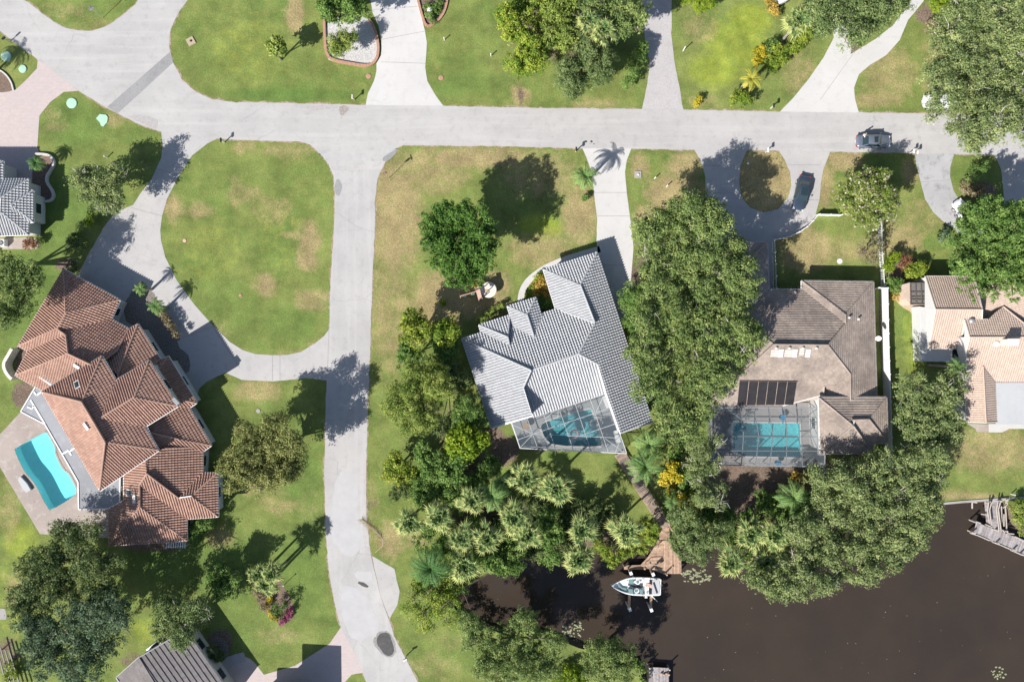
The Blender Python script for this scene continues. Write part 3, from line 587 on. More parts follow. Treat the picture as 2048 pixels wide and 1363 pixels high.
def chaikin(p, it=2):
    for _ in range(it):
        q = [p[0]]
        for a, b in zip(p[:-1], p[1:]): q += [(a[0] * .75 + b[0] * .25, a[1] * .75 + b[1] * .25), (a[0] * .25 + b[0] * .75, a[1] * .25 + b[1] * .75)]
        p = q + [p[-1]]
    return p
ribbon('footpath', chaikin([(1200, 498), (1150, 512), (1105, 528), (1075, 545), (1055, 562), (1042, 585), (1040, 625)]), 0.86, 0.016, M['conc_white'])
ribbon('footpath', chaikin([(490, 1312), (465, 1318), (445, 1335), (430, 1380)]), 1.3, 0.024, M['conc_dirty'])
sheet('path_slab', [[(1933, 846), (1951, 857), (1953, 863), (1976, 864), (1977, 848)]], 0.016, M['deck_tan'])
sheet('path_slab', [[(1977, 847), (1977, 864), (2004, 864), (2018, 857), (2200, 857), (2200, 847)]], 0.018, M['conc_white'])
sheet('garden_bed_soil', [smooth_px([(1785, 590), (1792, 575), (1820, 560), (1845, 560), (1850, 700), (1836, 700), (1833, 650), (1825, 625), (1800, 612)], 1)], 0.012, M['sand'])
sheet('retaining_edge', [[(-60, 1217), (10, 1216), (13, 1228), (13, 1238), (-60, 1238)]], 0.016, M['deck_gray'])
# pool decks
sheet('pool_deck', [[(-80, 900), (0, 868), (40, 825), (80, 760), (250, 960), (220, 1075), (80, 1067), (0, 933)]], 0.020, M['deck_tan'], holes=[POOL_RED])
sheet('pool_deck', [C('w3', [(330, 900), (455, 1225), (1665, 1285), (1430, 560)])], 0.020, M['deck_white'], holes=[POOL_WHITE])
sheet('pool_deck', [[(1418, 800), (1650, 800), (1650, 934), (1425, 929)]], 0.020, M['deck_gray'], holes=[POOL_BROWN])

def pool(label, px, depth, basin, water, ledges=(), cop='coping'):
    w = wpts(px); n = len(w); cx = sum(p[0] for p in w) / n; cy = sum(p[1] for p in w) / n
    t = empty('swimming_pool', (cx, cy, 0), label, 'swimming pool')
    mb = MB(); V = [Vector((p[0], p[1], 0)) for p in w]
    for i in range(n):
        j = (i + 1) % n; mb.face([(w[i][0], w[i][1], 0.0), (w[j][0], w[j][1], 0.0), (w[j][0], w[j][1], -depth), (w[i][0], w[i][1], -depth)])
    b = len(mb.v); mb.v += [(p[0], p[1], -depth) for p in w]
    for tr in geometry.tessellate_polygon([V]): mb.f.append(tuple(b + i for i in tr)); mb.m.append(0)
    mb.build('basin', basin, t)
    mb = MB(); b = 0; mb.v += [(p[0], p[1], -0.12) for p in w]
    for tr in geometry.tessellate_polygon([V]):
        a, bb, c = (V[i] for i in tr); tr = tr if (bb - a).cross(c - a).z > 0 else tuple(reversed(tr)); mb.f.append(tuple(tr)); mb.m.append(0)
    mb.build('pool_water', water, t)
    mb = MB(); lp = [Vector((*p, 0.03)) for p in w]; mb2 = lp + [lp[0]]
    for a, bb in zip(mb2[:-1], mb2[1:]): mb.beam(a, bb, 0.26, 0.05)
    mb.build('coping', M[cop], t)
    for lx, lz in ledges:
        mb = MB(); mb.prism(wpts(lx), -depth + 0.01, lz); mb.build('pool_step', basin, t)
    return t
pool('freeform turquoise pool with a dark deep end beside the red roofed house', POOL_RED, 1.35, M['basin1'], M['pool_w1'],
     [(C('h3', [(600, 1100), (650, 1118), (730, 1290), (715, 1310), (650, 1180)]), -0.3)], 'deck_tan')
pool('teal pool under the white framed screen enclosure of the white roofed house', POOL_WHITE, 1.15, M['basin2'], M['pool_w2'],
     [(C('w3', [(1130, 800), (1235, 772), (1270, 790), (1290, 850), (1180, 870)]), -0.35)])
pool('rippled green blue rectangular pool under the grey framed screen enclosure of the brown roofed house', POOL_BROWN, 1.15, M['basin3'], M['pool_w3'])

# ------------------------------------------------------------------ houses
def plane_of(poly, he, pitch):
    e1, e2 = W(*poly[0], he), W(*poly[1], he)
    c = Vector((0, 0, 0))
    for p in poly: c += W(*p, he)
    c /= len(poly); u = (e2 - e1); u.z = 0; u.normalize(); up = Vector((-u.y, u.x, 0))
    if up.dot(c - e1) < 0: up = -up
    v = Vector((up.x, up.y, pitch)).normalized(); n = u.cross(v)
    if n.z < 0: n = -n
    return e1, u, v, n.normalized()
def ray_plane(px, py, e1, n):
    d = W(px, py, 0) - Vector((0, 0, H)); t = (e1 - Vector((0, 0, H))).dot(n) / d.dot(n)
    return Vector((0, 0, H)) + d * t
def clip_sh(poly, x0, x1, y0, y1):
    for ax, val, sg in ((0, x0, 1), (0, x1, -1), (1, y0, 1), (1, y1, -1)):
        out = []; m = len(poly)
        for i in range(m):
            a, b = poly[i], poly[(i + 1) % m]; da = (a[ax] - val) * sg; db = (b[ax] - val) * sg
            if da >= 0: out.append(a)
            if (da >= 0) != (db >= 0):
                t = da / (da - db); out.append((a[0] + (b[0] - a[0]) * t, a[1] + (b[1] - a[1]) * t))
        poly = out
        if len(poly) < 3: return []
    return poly
def inside_np(X, Y, poly):
    r = np.zeros(X.shape, bool); j = len(poly) - 1
    for i in range(len(poly)):
        xi, yi = poly[i]; xj, yj = poly[j]
        if yi != yj: r ^= ((yi > Y) != (yj > Y)) & (X < (xj - xi) * (Y - yi) / (yj - yi) + xi)
        j = i
    return r
PROFILES = {   # tile width, course length, samples across, barrel height, step at the lower edge
 'barrel': (0.34, 0.38, 5, 0.13, 0.06), 's_tile': (0.36, 0.38, 5, 0.13, 0.10), 'flat': (0.33, 0.34, 1, 0.0, 0.075), 'soft': (0.30, 0.38, 4, 0.045, 0.02), 'slab': (0.40, 0.62, 1, 0.0, 0.07)}
def tile_face(mb, tints, pts, e1, u, v, n, kind, seed):
    tw, cl, ns, amp, stp = PROFILES[kind]; lrng = np.random.default_rng(seed)
    P2 = [((p - e1).dot(u), (p - e1).dot(v)) for p in pts]
    u0, u1 = min(p[0] for p in P2), max(p[0] for p in P2); v0, v1 = min(p[1] for p in P2), max(p[1] for p in P2)
    du = tw / ns; iu0 = math.floor(u0 / du); iu1 = math.ceil(u1 / du); iv0 = math.floor(v0 / cl); iv1 = math.ceil(v1 / cl)
    X, Y = np.meshgrid(np.arange(iu0, iu1 + 1) * du, np.arange(iv0, iv1 + 1) * cl); ins = inside_np(X, Y, P2)
    cnt = ins[:-1, :-1].astype(int) + ins[1:, :-1] + ins[:-1, 1:] + ins[1:, 1:]
    prof = [amp * (0.5 - 0.5 * math.cos(2 * math.pi * k / ns)) for k in range(ns + 1)]
    if ns > 1: prof = [amp * max(0.0, math.sin(math.pi * min(1, (k / ns) / 0.72))) ** 0.8 for k in range(ns + 1)]; prof[-1] = 0
    T = lrng.random((iv1 - iv0 + 1, (iu1 - iu0) // ns + 3)); J = lrng.random(T.shape) * 0.012
    for r in range(iv1 - iv0):
        for c in range(iu1 - iu0):
            k = cnt[r, c]
            if k == 0: continue
            iu = iu0 + c; ti = iu // ns - iu0 // ns; kk = iu % ns; a, b = iu * du, (iu + 1) * du; lo, hi = (iv0 + r) * cl, (iv0 + r + 1) * cl
            q = [(a, lo), (b, lo), (b, hi), (a, hi)] if k == 4 else clip_sh(P2, a, b, lo, hi)
            if len(q) < 3: continue
            f = []
            for (x, y) in q:
                s_ = (x - a) / du; z = prof[kk] * (1 - s_) + prof[kk + 1] * s_ + stp * (1 - (y - lo) / cl) + J[r, ti]
                f.append(e1 + u * x + v * y + n * z)
            nn = (f[1] - f[0]).cross(f[2] - f[0])
            if nn.dot(n) < 0: f.reverse()
            mb.face(f); tints.append(T[r, ti])
            if stp > 0.03 and k == 4:   # the tile's lower end
                p0, p1 = e1 + u * a + v * lo + n * (prof[kk] + stp + J[r, ti]), e1 + u * b + v * lo + n * (prof[kk + 1] + stp + J[r, ti])
                mb.face([e1 + u * a + v * lo - n * 0.01, e1 + u * b + v * lo - n * 0.01, p1, p0]); tints.append(T[r, ti])
def set_tint(o, tints, name='tile'):
    at = o.data.attributes.new(name, 'FLOAT', 'FACE'); at.data.foreach_set('value', np.array(tints, dtype=np.float32))
def house(name, label, faces, outlines, tile, kind, wall, trim, pitch=0.42, cap_r=0.13, windows=True, cat='house', seed=1):
    """faces: (pixel polygon whose first two points are the eave, eave height[, pitch]); outlines: (pixel outline at eave height, height, overhang)"""
    allp = [W(*p, o[1]) for o in outlines for p in o[0]]; c = sum(allp, Vector((0, 0, 0))) / len(allp); c.z = 0
    t = empty(name, c, label, cat); mb = MB(); tints = []; caps = MB(); fas = MB(); gab = MB(); info = []
    for i, fc in enumerate(faces):
        poly, he = fc[0], fc[1]; pt = fc[2] if len(fc) > 2 and fc[2] else pitch
        e1, u, v, n = plane_of(poly, he, pt); pts = [ray_plane(*p, e1, n) for p in poly]; info.append((poly, he, e1, u, v, n, pts))
        tile_face(mb, tints, pts, e1, u, v, n, kind, seed * 100 + i)
        loops = [[Vector(((p - e1).dot(u), (p - e1).dot(v), 0)) for p in pts]]; b = len(mb.v); mb.v += [tuple(p - n * 0.02) for p in pts]
        for tr in geometry.tessellate_polygon(loops): mb.f.append(tuple(b + k for k in tr)); mb.m.append(0); tints.append(0.2)
    roof = mb.build('roof', tile, t); set_tint(roof, tints)
    done = []
    for i, (poly, he, e1, u, v, n, pts) in enumerate(info):
        m = len(poly); cpx = Vector((sum(p[0] for p in poly) / m, sum(p[1] for p in poly) / m))
        for a in range(m):
            b = (a + 1) % m; pa, pb = pts[a], pts[b]
            if (pb - pa).length < 0.3: continue
            if pa.z < he + 0.12 and pb.z < he + 0.12:
                d = (pb - pa); d.z = 0; d.normalize(); o = Vector((d.y, -d.x, 0)); up = Vector((v.x, v.y, 0))
                if o.dot(up) > 0: o = -o
                if a == 0 or abs(d.dot(u)) > 0.9: fas.beam(pa + o * 0.05 - Vector((0, 0, .05)), pb + o * 0.05 - Vector((0, 0, .05)), 0.11, 0.13)
                continue
            A, B = Vector(poly[a]), Vector(poly[b]); mid = (A + B) / 2; d = (B - A).normalized(); o = Vector((-d.y, d.x))
            if o.dot(mid - cpx) < 0: o = -o
            q = mid + o * 3.5; z_self = ray_plane(q.x, q.y, e1, n).z; zo = None
            for j, (pl, he2, f1, u2, v2, n2, pt2) in enumerate(info):
                if j != i and inside((q.x, q.y), pl):
                    z = ray_plane(q.x, q.y, f1, n2).z; zo = z if zo is None else max(zo, z)
            zm = (pa.z + pb.z) / 2
            if zo is None or zo < zm - 0.9:      # a free rake: close it with a gable wall
                base = he - 0.05 if zo is None else min(he, zo) - 0.3
                gab.face([(pa.x, pa.y, pa.z - .03), (pb.x, pb.y, pb.z - .03), (pb.x, pb.y, base), (pa.x, pa.y, base)])
                fas.beam(pa + Vector((0, 0, .03)), pb + Vector((0, 0, .03)), 0.13, 0.16)
            elif zo < z_self - 0.02:             # convex: hip or ridge
                if any((mid - e).length < 6 for e in done): continue
                done.append(mid); caps.tube([pa + Vector((0, 0, .05)), pb + Vector((0, 0, .05))], cap_r, 8)
    if caps.f:
        o = caps.build('ridge_cap', tile, roof); set_tint(o, [0.3] * len(o.data.polygons))
    if fas.f: fas.build('gutter', trim, roof)
    w = MB(); wins = []
    for (px, he, over) in outlines:
        poly = inset([tuple(W(*p, he))[:2] for p in px], over); w.prism(poly, 0.0, he - 0.03)
        w.prism([tuple(W(*p, he))[:2] for p in px], he - 0.14, he - 0.06)
        n_ = len(poly)
        for i in range(n_):
            a, b = Vector(poly[i]), Vector(poly[(i + 1) % n_]); ln = (b - a).length
            if windows and ln > 2.6:
                k = max(1, int(ln / 4.2)); d = (b - a).normalized(); o = Vector((d.y, -d.x))
                for q in range(k):
                    c_ = a.lerp(b, (q + 0.5) / k); wins.append((c_, d, o, min(1.5, ln * 0.4), he))
    if gab.f:
        b = len(w.v); w.v += gab.v; w.f += [tuple(b + i for i in f) for f in gab.f]; w.m += [0] * len(gab.f)
    w.build('wall', wall, t)
    for (c_, d, o, ww, he) in wins:
        zc = 1.45 if he < 4.5 else 1.45
        for z in ([zc] if he < 4.5 else [zc, 4.3]):
            if z + 0.7 > he - 0.2: continue
            ctr = Vector((c_.x, c_.y, z)); ang = math.atan2(d.y, d.x); f = MB()
            oo = Vector((o.x, o.y, 0)); dd = Vector((d.x, d.y, 0))
            for sx in (-1, 1): f.box(ctr + dd * sx * ww / 2 + oo * 0.03, (0.08, 0.10, 1.28), ang)
            for sz in (-1, 1): f.box(ctr + Vector((0, 0, sz * 0.6)) + oo * 0.032, (ww - 0.09, 0.096, 0.08), ang)
            wi = f.build('window', trim, t); g = MB(); g.box(ctr + oo * 0.01, (ww - 0.09, 0.04, 1.11), ang); g.build('pane', M['glass_dark'], wi)
    return t, info
def on_roof(info, i, px, py): e1, n = info[i][2], info[i][5]; return ray_plane(px, py, e1, n)

# --- the house with the red tiled roof
q = lambda c, *p: C(c, p)
LO, HI = 3.0, 5.9
RED = [
 ([(127.4, 538.3), (240.2, 599.8), (132, 625.5)], LO),
 ([(36.6, 691.5), (127.4, 538.3), (132, 625.5), (115.5, 656.6)], LO),
 ([(240.2, 599.8), (222.8, 638.3), (120, 661), (115.5, 656.6), (132, 625.5)], LO),
 ([(36.6, 691.5), (56, 701.6), (131, 668.8), (120, 661), (115.5, 656.6)], LO),
 ([(31, 750.2), (56, 701.6), (132, 668.6), (136.6, 707.1)], LO),
 ([(31, 750.2), (75, 775), (90, 782), (140, 765), (185, 730), (136.6, 707.1)], LO),
 ([(222.8, 638.3), (257.8, 657.6), (235, 700), (203.7, 725), (185, 735), (136.6, 707.1), (132, 668.6), (120, 661)], LO),
 ([(257.8, 657.6), (276.1, 647.5), (235.8, 748.4), (203, 725), (203.7, 709.9)], LO),
 ([(276.1, 647.5), (321, 718.1), (300, 735), (240, 768), (235.8, 748.4)], LO),
 ([(237.6, 756.7), (298.1, 720), (268.8, 794.2), (199.8, 836.3), (205, 828), (229.3, 766)], HI),
 ([(298.1, 720), (356.8, 811.7), (268.8, 794.2)], HI),
 ([(356.8, 811.7), (293.5, 851.1), (271.5, 849.3), (214.7, 838.3), (199.8, 836.3), (268.8, 794.2)], HI),
 ([(336.6, 711.7), (393.5, 805.3), (365, 800), (340, 790), (318, 740)], LO),
 ([(393.5, 805.3), (378.8, 815.3), (345, 812), (340, 795), (365, 800)], LO),
 ([(318, 722), (336.6, 711.7), (318, 740), (300, 745)], LO),
 ([(84.2, 783.1), (199.8, 980.3), (210.8, 883.1), (164, 803.3)], HI),
 ([(84.2, 783.1), (203.7, 711.7), (164, 803.3)], HI),
 ([(233, 761), (317.4, 899.4), (210.8, 883.1), (164, 803.3), (203.7, 711.7)], HI),
 ([(317.4, 900.5), (199.8, 981), (210.8, 883.1)], HI),
 ([(378.8, 816.3), (422.9, 890.3), (357.7, 877.4), (297, 864), (285, 840), (356.8, 801)], LO),
 ([(422.9, 890.3), (407.3, 901.3), (390.8, 905), (330, 915), (300, 900), (297, 864), (357.7, 877.4)], LO),
 ([(405.4, 901.3), (405.4, 948), (361.4, 993), (294.5, 946.2), (292.5, 905), (330, 896), (390.8, 894)], LO),
 ([(405.4, 945.3), (434.8, 945.3), (383.4, 991.1), (358, 994.8)], LO),
 ([(434.8, 945.3), (436.6, 1032.4), (383.4, 991.1)], LO),
 ([(436.6, 1032.4), (373.3, 1037), (279.8, 968.2), (294.5, 946.2), (357.7, 994.8), (383.4, 991.1)], LO),
 ([(218.3, 1090.2), (218.3, 1015), (248, 1000), (248, 945), (291.7, 905), (294.5, 946.2), (279.8, 968.2), (279.8, 1012.2)], LO),
 ([(373.3, 1037), (374, 1080.1), (279.8, 1012.2), (279.8, 968.2)], LO),
 ([(374, 1080.1), (218.3, 1090.2), (279.8, 1012.2)], LO),
]
red, ri = house('tiled_house', 'large rambling house with a terracotta red barrel tile roof and turquoise pool at its side', RED,
  [([(127.4, 538.3), (240.2, 599.8), (222.8, 638.3), (257.8, 657.6), (276.1, 647.5), (321, 718.1), (336.6, 711.7), (393.5, 805.3), (378.8, 815.3), (422.9, 890.3), (407.3, 901.3), (405.4, 945.3), (434.8, 945.3), (436.6, 1032.4), (373.3, 1037), (374, 1080.1), (218.3, 1090.2), (218.3, 1015), (248, 1000), (248, 950), (170, 880), (110, 800), (75, 775), (31, 750.2), (56, 701.6), (36.6, 691.5)], LO, 0.55),
   ([(84.2, 783.1), (203.7, 711.7), (233, 761), (298.1, 720), (356.8, 811.7), (293.5, 851.1), (317.4, 899.4), (199.8, 980.3)], HI, 0.5)],
  M['tile_red'], 'barrel', M['stucco_white'], M['white'], seed=1)
def slab(nm, px, z, th, mat, parent, rim=None):
    mb = MB(); w = [tuple(W(a, b, z))[:2] for a, b in px]; mb.prism(w, z - th, z); o = mb.build(nm, mat, parent)
    if rim:
        r = MB(); l = [Vector((*p, z + 0.03)) for p in w]
        for a, b in zip(l, l[1:] + l[:1]): r.beam(a, b, 0.14, 0.12)
        r.build('roof_edge', rim, o)
    return o
flat = slab('flat_roof', [(80.5, 757.4), (42, 822.5), (90.6, 848.2), (156.6, 962.9), (158, 1018), (239.4, 1015.9), (240.5, 950), (199, 965), (100, 800)], 2.95, 0.2, M['gray_metal'], red, M['white'])
for a, b in [(q('h3', (225, 325), (380, 585))), (q('h3', (260, 235), (290, 272))), (q('h3', (290, 272), (350, 232))), (q('h3', (190, 400), (240, 420))), (q('h3', (240, 420), (262, 385))), (q('h3', (570, 912), (640, 872))), (q('h3', (640, 880), (668, 925))), (q('h3', (650, 885), (700, 850))), (q('h4', (100, 660), (135, 725))), (q('h4', (130, 725), (212, 680)))]:
    mb = MB(); mb.beam(W(*a, 2.99), W(*b, 2.99), 0.2, 0.05); mb.build('roof_seam', M['white'], flat)
for px in [(48, 822), (90, 846), (122, 903), (156, 962), (158, 1014), (198, 1014)]:
    mb = MB(); p = W(*px, 2.75); mb.tube([(p.x, p.y, 0.02), (p.x, p.y, 2.75)], 0.12, 10); mb.build('column', M['white'], red)
def skylight(info, fi, px, py, w, h, ang, parent, glass=None, name='skylight'):
    p = on_roof(info, fi, px, py); u, v, n = info[fi][3], info[fi][4], info[fi][5]; mb = MB()
    for k, (ww, hh, zz) in enumerate(((w, h, 0.16),)):
        a, b = u * ww / 2, v * hh / 2; o = p + n * zz
        vs = [p - a - b, p + a - b, p + a + b, p - a + b, o - a - b, o + a - b, o + a + b, o - a + b]; mb.mesh(vs, [(4, 5, 6, 7), (0, 1, 5, 4), (1, 2, 6, 5), (2, 3, 7, 6), (3, 0, 4, 7)])
    fr = mb.build(name, M['white_dirty'], parent); g = MB(); a, b = u * w * 0.38, v * h * 0.38; o = p + n * 0.175; o2 = p + n * 0.24
    g.mesh([o - a - b, o + a - b, o + a + b, o - a + b] + [o2 - a * .6 - b * .6, o2 + a * .6 - b * .6, o2 + a * .6 + b * .6, o2 - a * .6 + b * .6], [(4, 5, 6, 7), (0, 1, 5, 4), (1, 2, 6, 5), (2, 3, 7, 6), (3, 0, 4, 7)])
    g.build('pane', glass or M['glass_dark'], fr)
skylight(ri, 16, *q('h3', (735, 160))[0], 0.7, 1.1, 0, red)
skylight(ri, 25, *q('h4', (325, 680))[0], 0.9, 1.0, 0, red)
for fi, c, pa, pb in [(15, 'h3', (825, 570), (875, 640)), (25, 'h4', (392, 690), (392, 790)), (5, 'h1', (765, 1130), (830, 1170)), (10, 'h2x', (0, 0), (0, 0))]:
    if c == 'h2x': a, b = (346, 797), (357, 809)
    else: a, b = q(c, pa)[0], q(c, pb)[0]
    mb = MB(); A, B = on_roof(ri, fi, *a), on_roof(ri, fi, *b); n = ri[fi][5]; mb.beam(A + n * .22, B + n * .22, 0.45, 0.22, n); mb.build('roof_vent', M['white_dirty'], red)
mb = MB(); p = W(*q('h1', (530, 1275))[0], 3.3); d = W(*q('h1', (660, 1330))[0], 3.3) - W(*q('h1', (510, 1225))[0], 3.3); an = math.atan2(d.y, d.x)
mb.box((p.x, p.y, 3.35), (2.7, 1.9, 0.9), an); mb.build('chimney', M['white'], red)
mb = MB(); mb.box((p.x, p.y, 3.83), (2.3, 1.5, 0.06), an); mb.build('chimney_cap', M['gray_metal'], red)
# curved white garden wall at the left end
mb = MB(); pts = [W(*p) for p in chaikin(q('h1', (150, 965), (95, 1060), (60, 1120), (70, 1190), (115, 1260), (150, 1290)), 2)]
for a, b in zip(pts[:-1], pts[1:]): mb.beam(a + Vector((0, 0, .7)), b + Vector((0, 0, .7)), 0.42, 1.4)
tag(mb.build('garden_wall', M['stucco_cream']), 'curved pale courtyard wall at the left corner of the red roofed house', 'wall')
# spa bench at the pool edge
mb = MB(); w = wpts(q('h3', (130, 1150), (205, 1230), (245, 1300), (200, 1325), (160, 1290), (105, 1190))); mb.prism(w, 0.02, 0.36)
tag(mb.build('raised_planter', M['gray_flat']), 'low grey kidney shaped planter at the edge of the turquoise pool', 'planter')

# --- the house with the white tiled roof
HW = 2.8
N_, NW, RA, RB, RC, RD, RE = (1193.9, 504.7), (1086.6, 538.6), (1160.5, 569.2), (1189.9, 645.5), (1157.2, 707.4), (1194.2, 727.5), (1062.2, 740)
WHT = [
 ([N_, (1305, 844.6), (1240, 866), (1211.8, 785.6), RD, RC, RB, RA], HW),
 ([NW, N_, RA], HW),
 ([NW, (1110.9, 616.6), (1121, 620), RB, RA], HW),
 ([(923.8, 677), (1121, 614.7), RB, RC, RE], HW),
 ([(957.7, 649.6), (1020, 629.4), (1015.5, 673.4)], HW),
 ([(961.4, 662.4), (957.7, 649.6), (1015.5, 673.4), (1019, 690)], HW),
 ([(1020, 629.4), (1031, 667), (1019, 690), (1015.5, 673.4)], HW),
 ([(1014.5, 612), (1071.4, 594.5), (1054, 628.5)], HW + .25),
 ([(1014.5, 612), (1031, 666), (1036.6, 679), (1076, 697.3), (1054, 628.5)], HW + .25),
 ([(1071.4, 594.5), (1092.5, 662.4), (1076, 697.3), (1054, 628.5)], HW + .25),
 ([(923.8, 677), (983, 856), (1063.9, 831.4), (1046.3, 775), RE], HW),
 ([(1065.6, 833.2), (1210.9, 785.6), RD, RC, RE, (1046.3, 775)], HW),
]
wht, wi = house('tiled_house', 'house with a pale grey white tile roof and white framed pool enclosure', WHT,
  [([N_, (1305, 844.6), (1240, 866), (1211.8, 785.6), (1065.6, 833.2), (983, 856), (923.8, 677), (961.4, 662.4), (957.7, 649.6), (1020, 629.4), (1014.5, 612), (1071.4, 594.5), (1083.3, 625.7), (1110.9, 616.6), NW], HW, 0.5)],
  M['tile_white'], 's_tile', M['stucco_white'], M['white'], seed=2)
slab('lean_to_roof', q('w3', (50, 775), (95, 790), (130, 1000), (285, 950), (150, 640), (30, 700)), HW - .35, 0.15, M['gray_flat'], wht)
# --- the house with the brown tiled roof
HB = 2.6
BRN = [
 ([(1436, 484.7), (1533.9, 484.7), (1486, 531)], HB),
 ([(1533.9, 484.7), (1537.6, 578.2), (1490, 626), (1486, 531)], HB),
 ([(1436, 484.7), (1440, 640), (1490, 640), (1486, 531)], HB),
 ([(1415, 578.5), (1605, 578.5), (1691, 646.4), (1655.4, 689.5), (1547.7, 688.3)], HB),
 ([(1603.1, 561.5), (1746.7, 563.5), (1691, 628)], HB),
 ([(1603.1, 577), (1603.1, 561.5), (1691, 628), (1691, 646.4)], HB),
 ([(1746.7, 563.5), (1753.5, 800), (1701, 800), (1700.3, 747.3), (1655.4, 689.5), (1691, 646.4), (1691, 628)], HB),
 ([(1415, 811), (1565, 811), (1646.3, 789), (1648, 772), (1672.8, 770.2), (1700.3, 747.3), (1655.4, 689.5), (1547.7, 688.3)], HB),
 ([(1650, 800), (1650, 770), (1672.8, 770.2), (1700.3, 747.3), (1701, 800)], HB + .35),
 ([(1415, 578.5), (1415, 811), (1547.7, 688.3)], HB),
]
brn, bi = house('tiled_house', 'big hip roofed house with stained brown flat tiles and black solar panels', BRN,
  [([(1436, 484.7), (1533.9, 484.7), (1537.6, 578.2), (1603.1, 578.5), (1603.1, 561.5), (1746.7, 563.5), (1753.5, 800), (1620, 800), (1565, 811), (1415, 811), (1415, 578.5), (1438, 578.5)], HB, 0.45)],
  M['tile_brown'], 'flat', M['stucco_tan'], M['white_dirty'], seed=3, cap_r=0.11)
HP = 4.1
PAV = [
 ([(1637.2, 794.1), (1773, 794.1), (1738.2, 838), (1700, 838.5), (1706.2, 850.6)], HP),
 ([(1637.2, 794.1), (1640.7, 906.3), (1706.2, 850.6)], HP),
 ([(1640.7, 906.3), (1745.9, 906.3), (1706.2, 850.6)], HP),
 ([(1745.9, 886), (1745.9, 906.3), (1706.2, 850.6), (1708, 841), (1741, 881)], HP),
 ([(1741, 886), (1775.9, 884.7), (1738.2, 838), (1703, 839)], HP),
 ([(1773, 794.1), (1775.9, 884.7), (1738.2, 838)], HP),
]
pav, pi_ = house('tiled_house', 'small square brown tiled pavilion with a pyramid roof beside the grey framed pool enclosure', PAV,
  [([(1637.2, 794.1), (1773, 794.1), (1775.9, 884.7), (1745.9, 886), (1745.9, 906.3), (1640.7, 906.3)], HP, 0.4)],
  M['tile_brown'], 'flat', M['stucco_white'], M['white_dirty'], seed=4, cap_r=0.11)
SP = q('r3', (465, 240), (1150, 245), (1110, 520), (435, 530))
for k in range(6):
    t0, t1 = (k + 0.03) / 6, (k + 0.93) / 6; lp = lambda a, b, t: (a[0] + (b[0] - a[0]) * t, a[1] + (b[1] - a[1]) * t)
    c = [lp(SP[0], SP[1], t0), lp(SP[0], SP[1], t1), lp(SP[3], SP[2], t1), lp(SP[3], SP[2], t0)]
    P = [on_roof(bi, 7, *p) for p in c]; n = bi[7][5]; mb = MB(); mb.mesh([p + n * .08 for p in P] + [p + n * .14 for p in P], [(7, 6, 5, 4), (0, 1, 5, 4), (1, 2, 6, 5), (2, 3, 7, 6), (3, 0, 4, 7)]); mb.build('solar_panel', M['panel'], brn)
mb = MB(); n = bi[7][5]; A, B = on_roof(bi, 7, *SP[0]) + n * .17, on_roof(bi, 7, *SP[1]) + n * .17; mb.beam(A, B, .1, .1)
mb.build('pipe', M['bronze'], brn)
for px, py in [(1561.4, 705), (1589, 705), (1615.5, 705)]:
    skylight(bi, 7, px, py, 0.62, 1.15, 0, brn, M['white'])
for px, py, w_ in [(1548.5, 706.5, .95), (1576, 706.5, .95), (1603, 703.5, .6)]:
    mb = MB(); p = on_roof(bi, 7, px, py); u, v, n = bi[7][3], bi[7][4], bi[7][5]; a, b = u * w_ / 2, v * .5; p = p + n * .062
    mb.mesh([p - a - b, p + a - b, p + a + b, p - a + b], [(0, 1, 2, 3)]); mb.build('roof_patch', M['stucco_cream'], brn)
for fi, px, py in [(6, 1696.5, 635), (6, 1715, 638), (7, 1551, 696), (7, 1577, 696), (7, 1604, 696), (7, 1631, 696), (3, 1588, 585)]:
    mb = MB(); p = on_roof(bi, fi, px, py); mb.lathe((p.x, p.y, p.z - .05), [(0.10, 0), (0.10, 0.35), (0.16, 0.36), (0.16, 0.42), (0.02, 0.46)], 10); mb.build('roof_vent', M['white_dirty'], brn)
# --- the pink tiled house on the right
PNK = [
 ([(1850, 552.8), (1948, 552.8), (1964, 618.6), (1870.3, 618)], 2.9, 0.5),
 ([(1856, 696.2), (1921, 696.2), (1928.5, 640), (1963, 640), (1964, 618.6), (1870.3, 618)], 2.9, 0.42),
 ([(1928.5, 638.9), (1976, 638.9), (1990, 625), (2006, 612.7), (2048, 646.5), (2075, 673.5), (1938.7, 673.5)], 4.6, 0.42),
 ([(1932, 765), (2140, 765), (2140, 673.5), (1938.7, 673.5), (1932, 700)], 3.0, 0.42),
 ([(1928, 735), (1934, 843.5), (1971.6, 844.4), (1965.7, 728)], 2.9, 0.36),
 ([(1994, 843.5), (1991, 765), (1965.7, 731.7), (1971.6, 844.4)], 3.1, 0.42),
 ([(1948, 575), (1970, 640), (2006, 612.7), (2075, 668), (2140, 668), (2140, 560), (1985, 560)], 3.0, 0.28),
]
pnk, pk = house('tiled_house', 'house with pale salmon pink roof tiles and white walls at the right edge', PNK,
  [([(1850, 552.8), (1948, 552.8), (1964, 618.6), (1963, 638), (1928, 640), (1921, 696.2), (1856, 696.2), (1870, 618)], 2.9, 0.12),
   ([(1930, 645), (2140, 645), (2140, 762), (1990, 762), (1994, 843.5), (1934, 843.5), (1932, 740)], 2.9, 0.15)],
  M['tile_pink'], 'soft', M['stucco_white'], M['stucco_cream'], seed=5, cap_r=0.10)
slab('flat_roof', [(1991.5, 764.6), (2140, 764.6), (2140, 848), (1994, 848)], 3.15, 0.25, M['gray_flat'], pnk)
slab('side_block', q('p1', (350, 490), (520, 515), (455, 985), (450, 935), (735, 990), (740, 1145), (372, 1140), (362, 900)), 1.9, 1.88, M['stucco_white'], pnk)
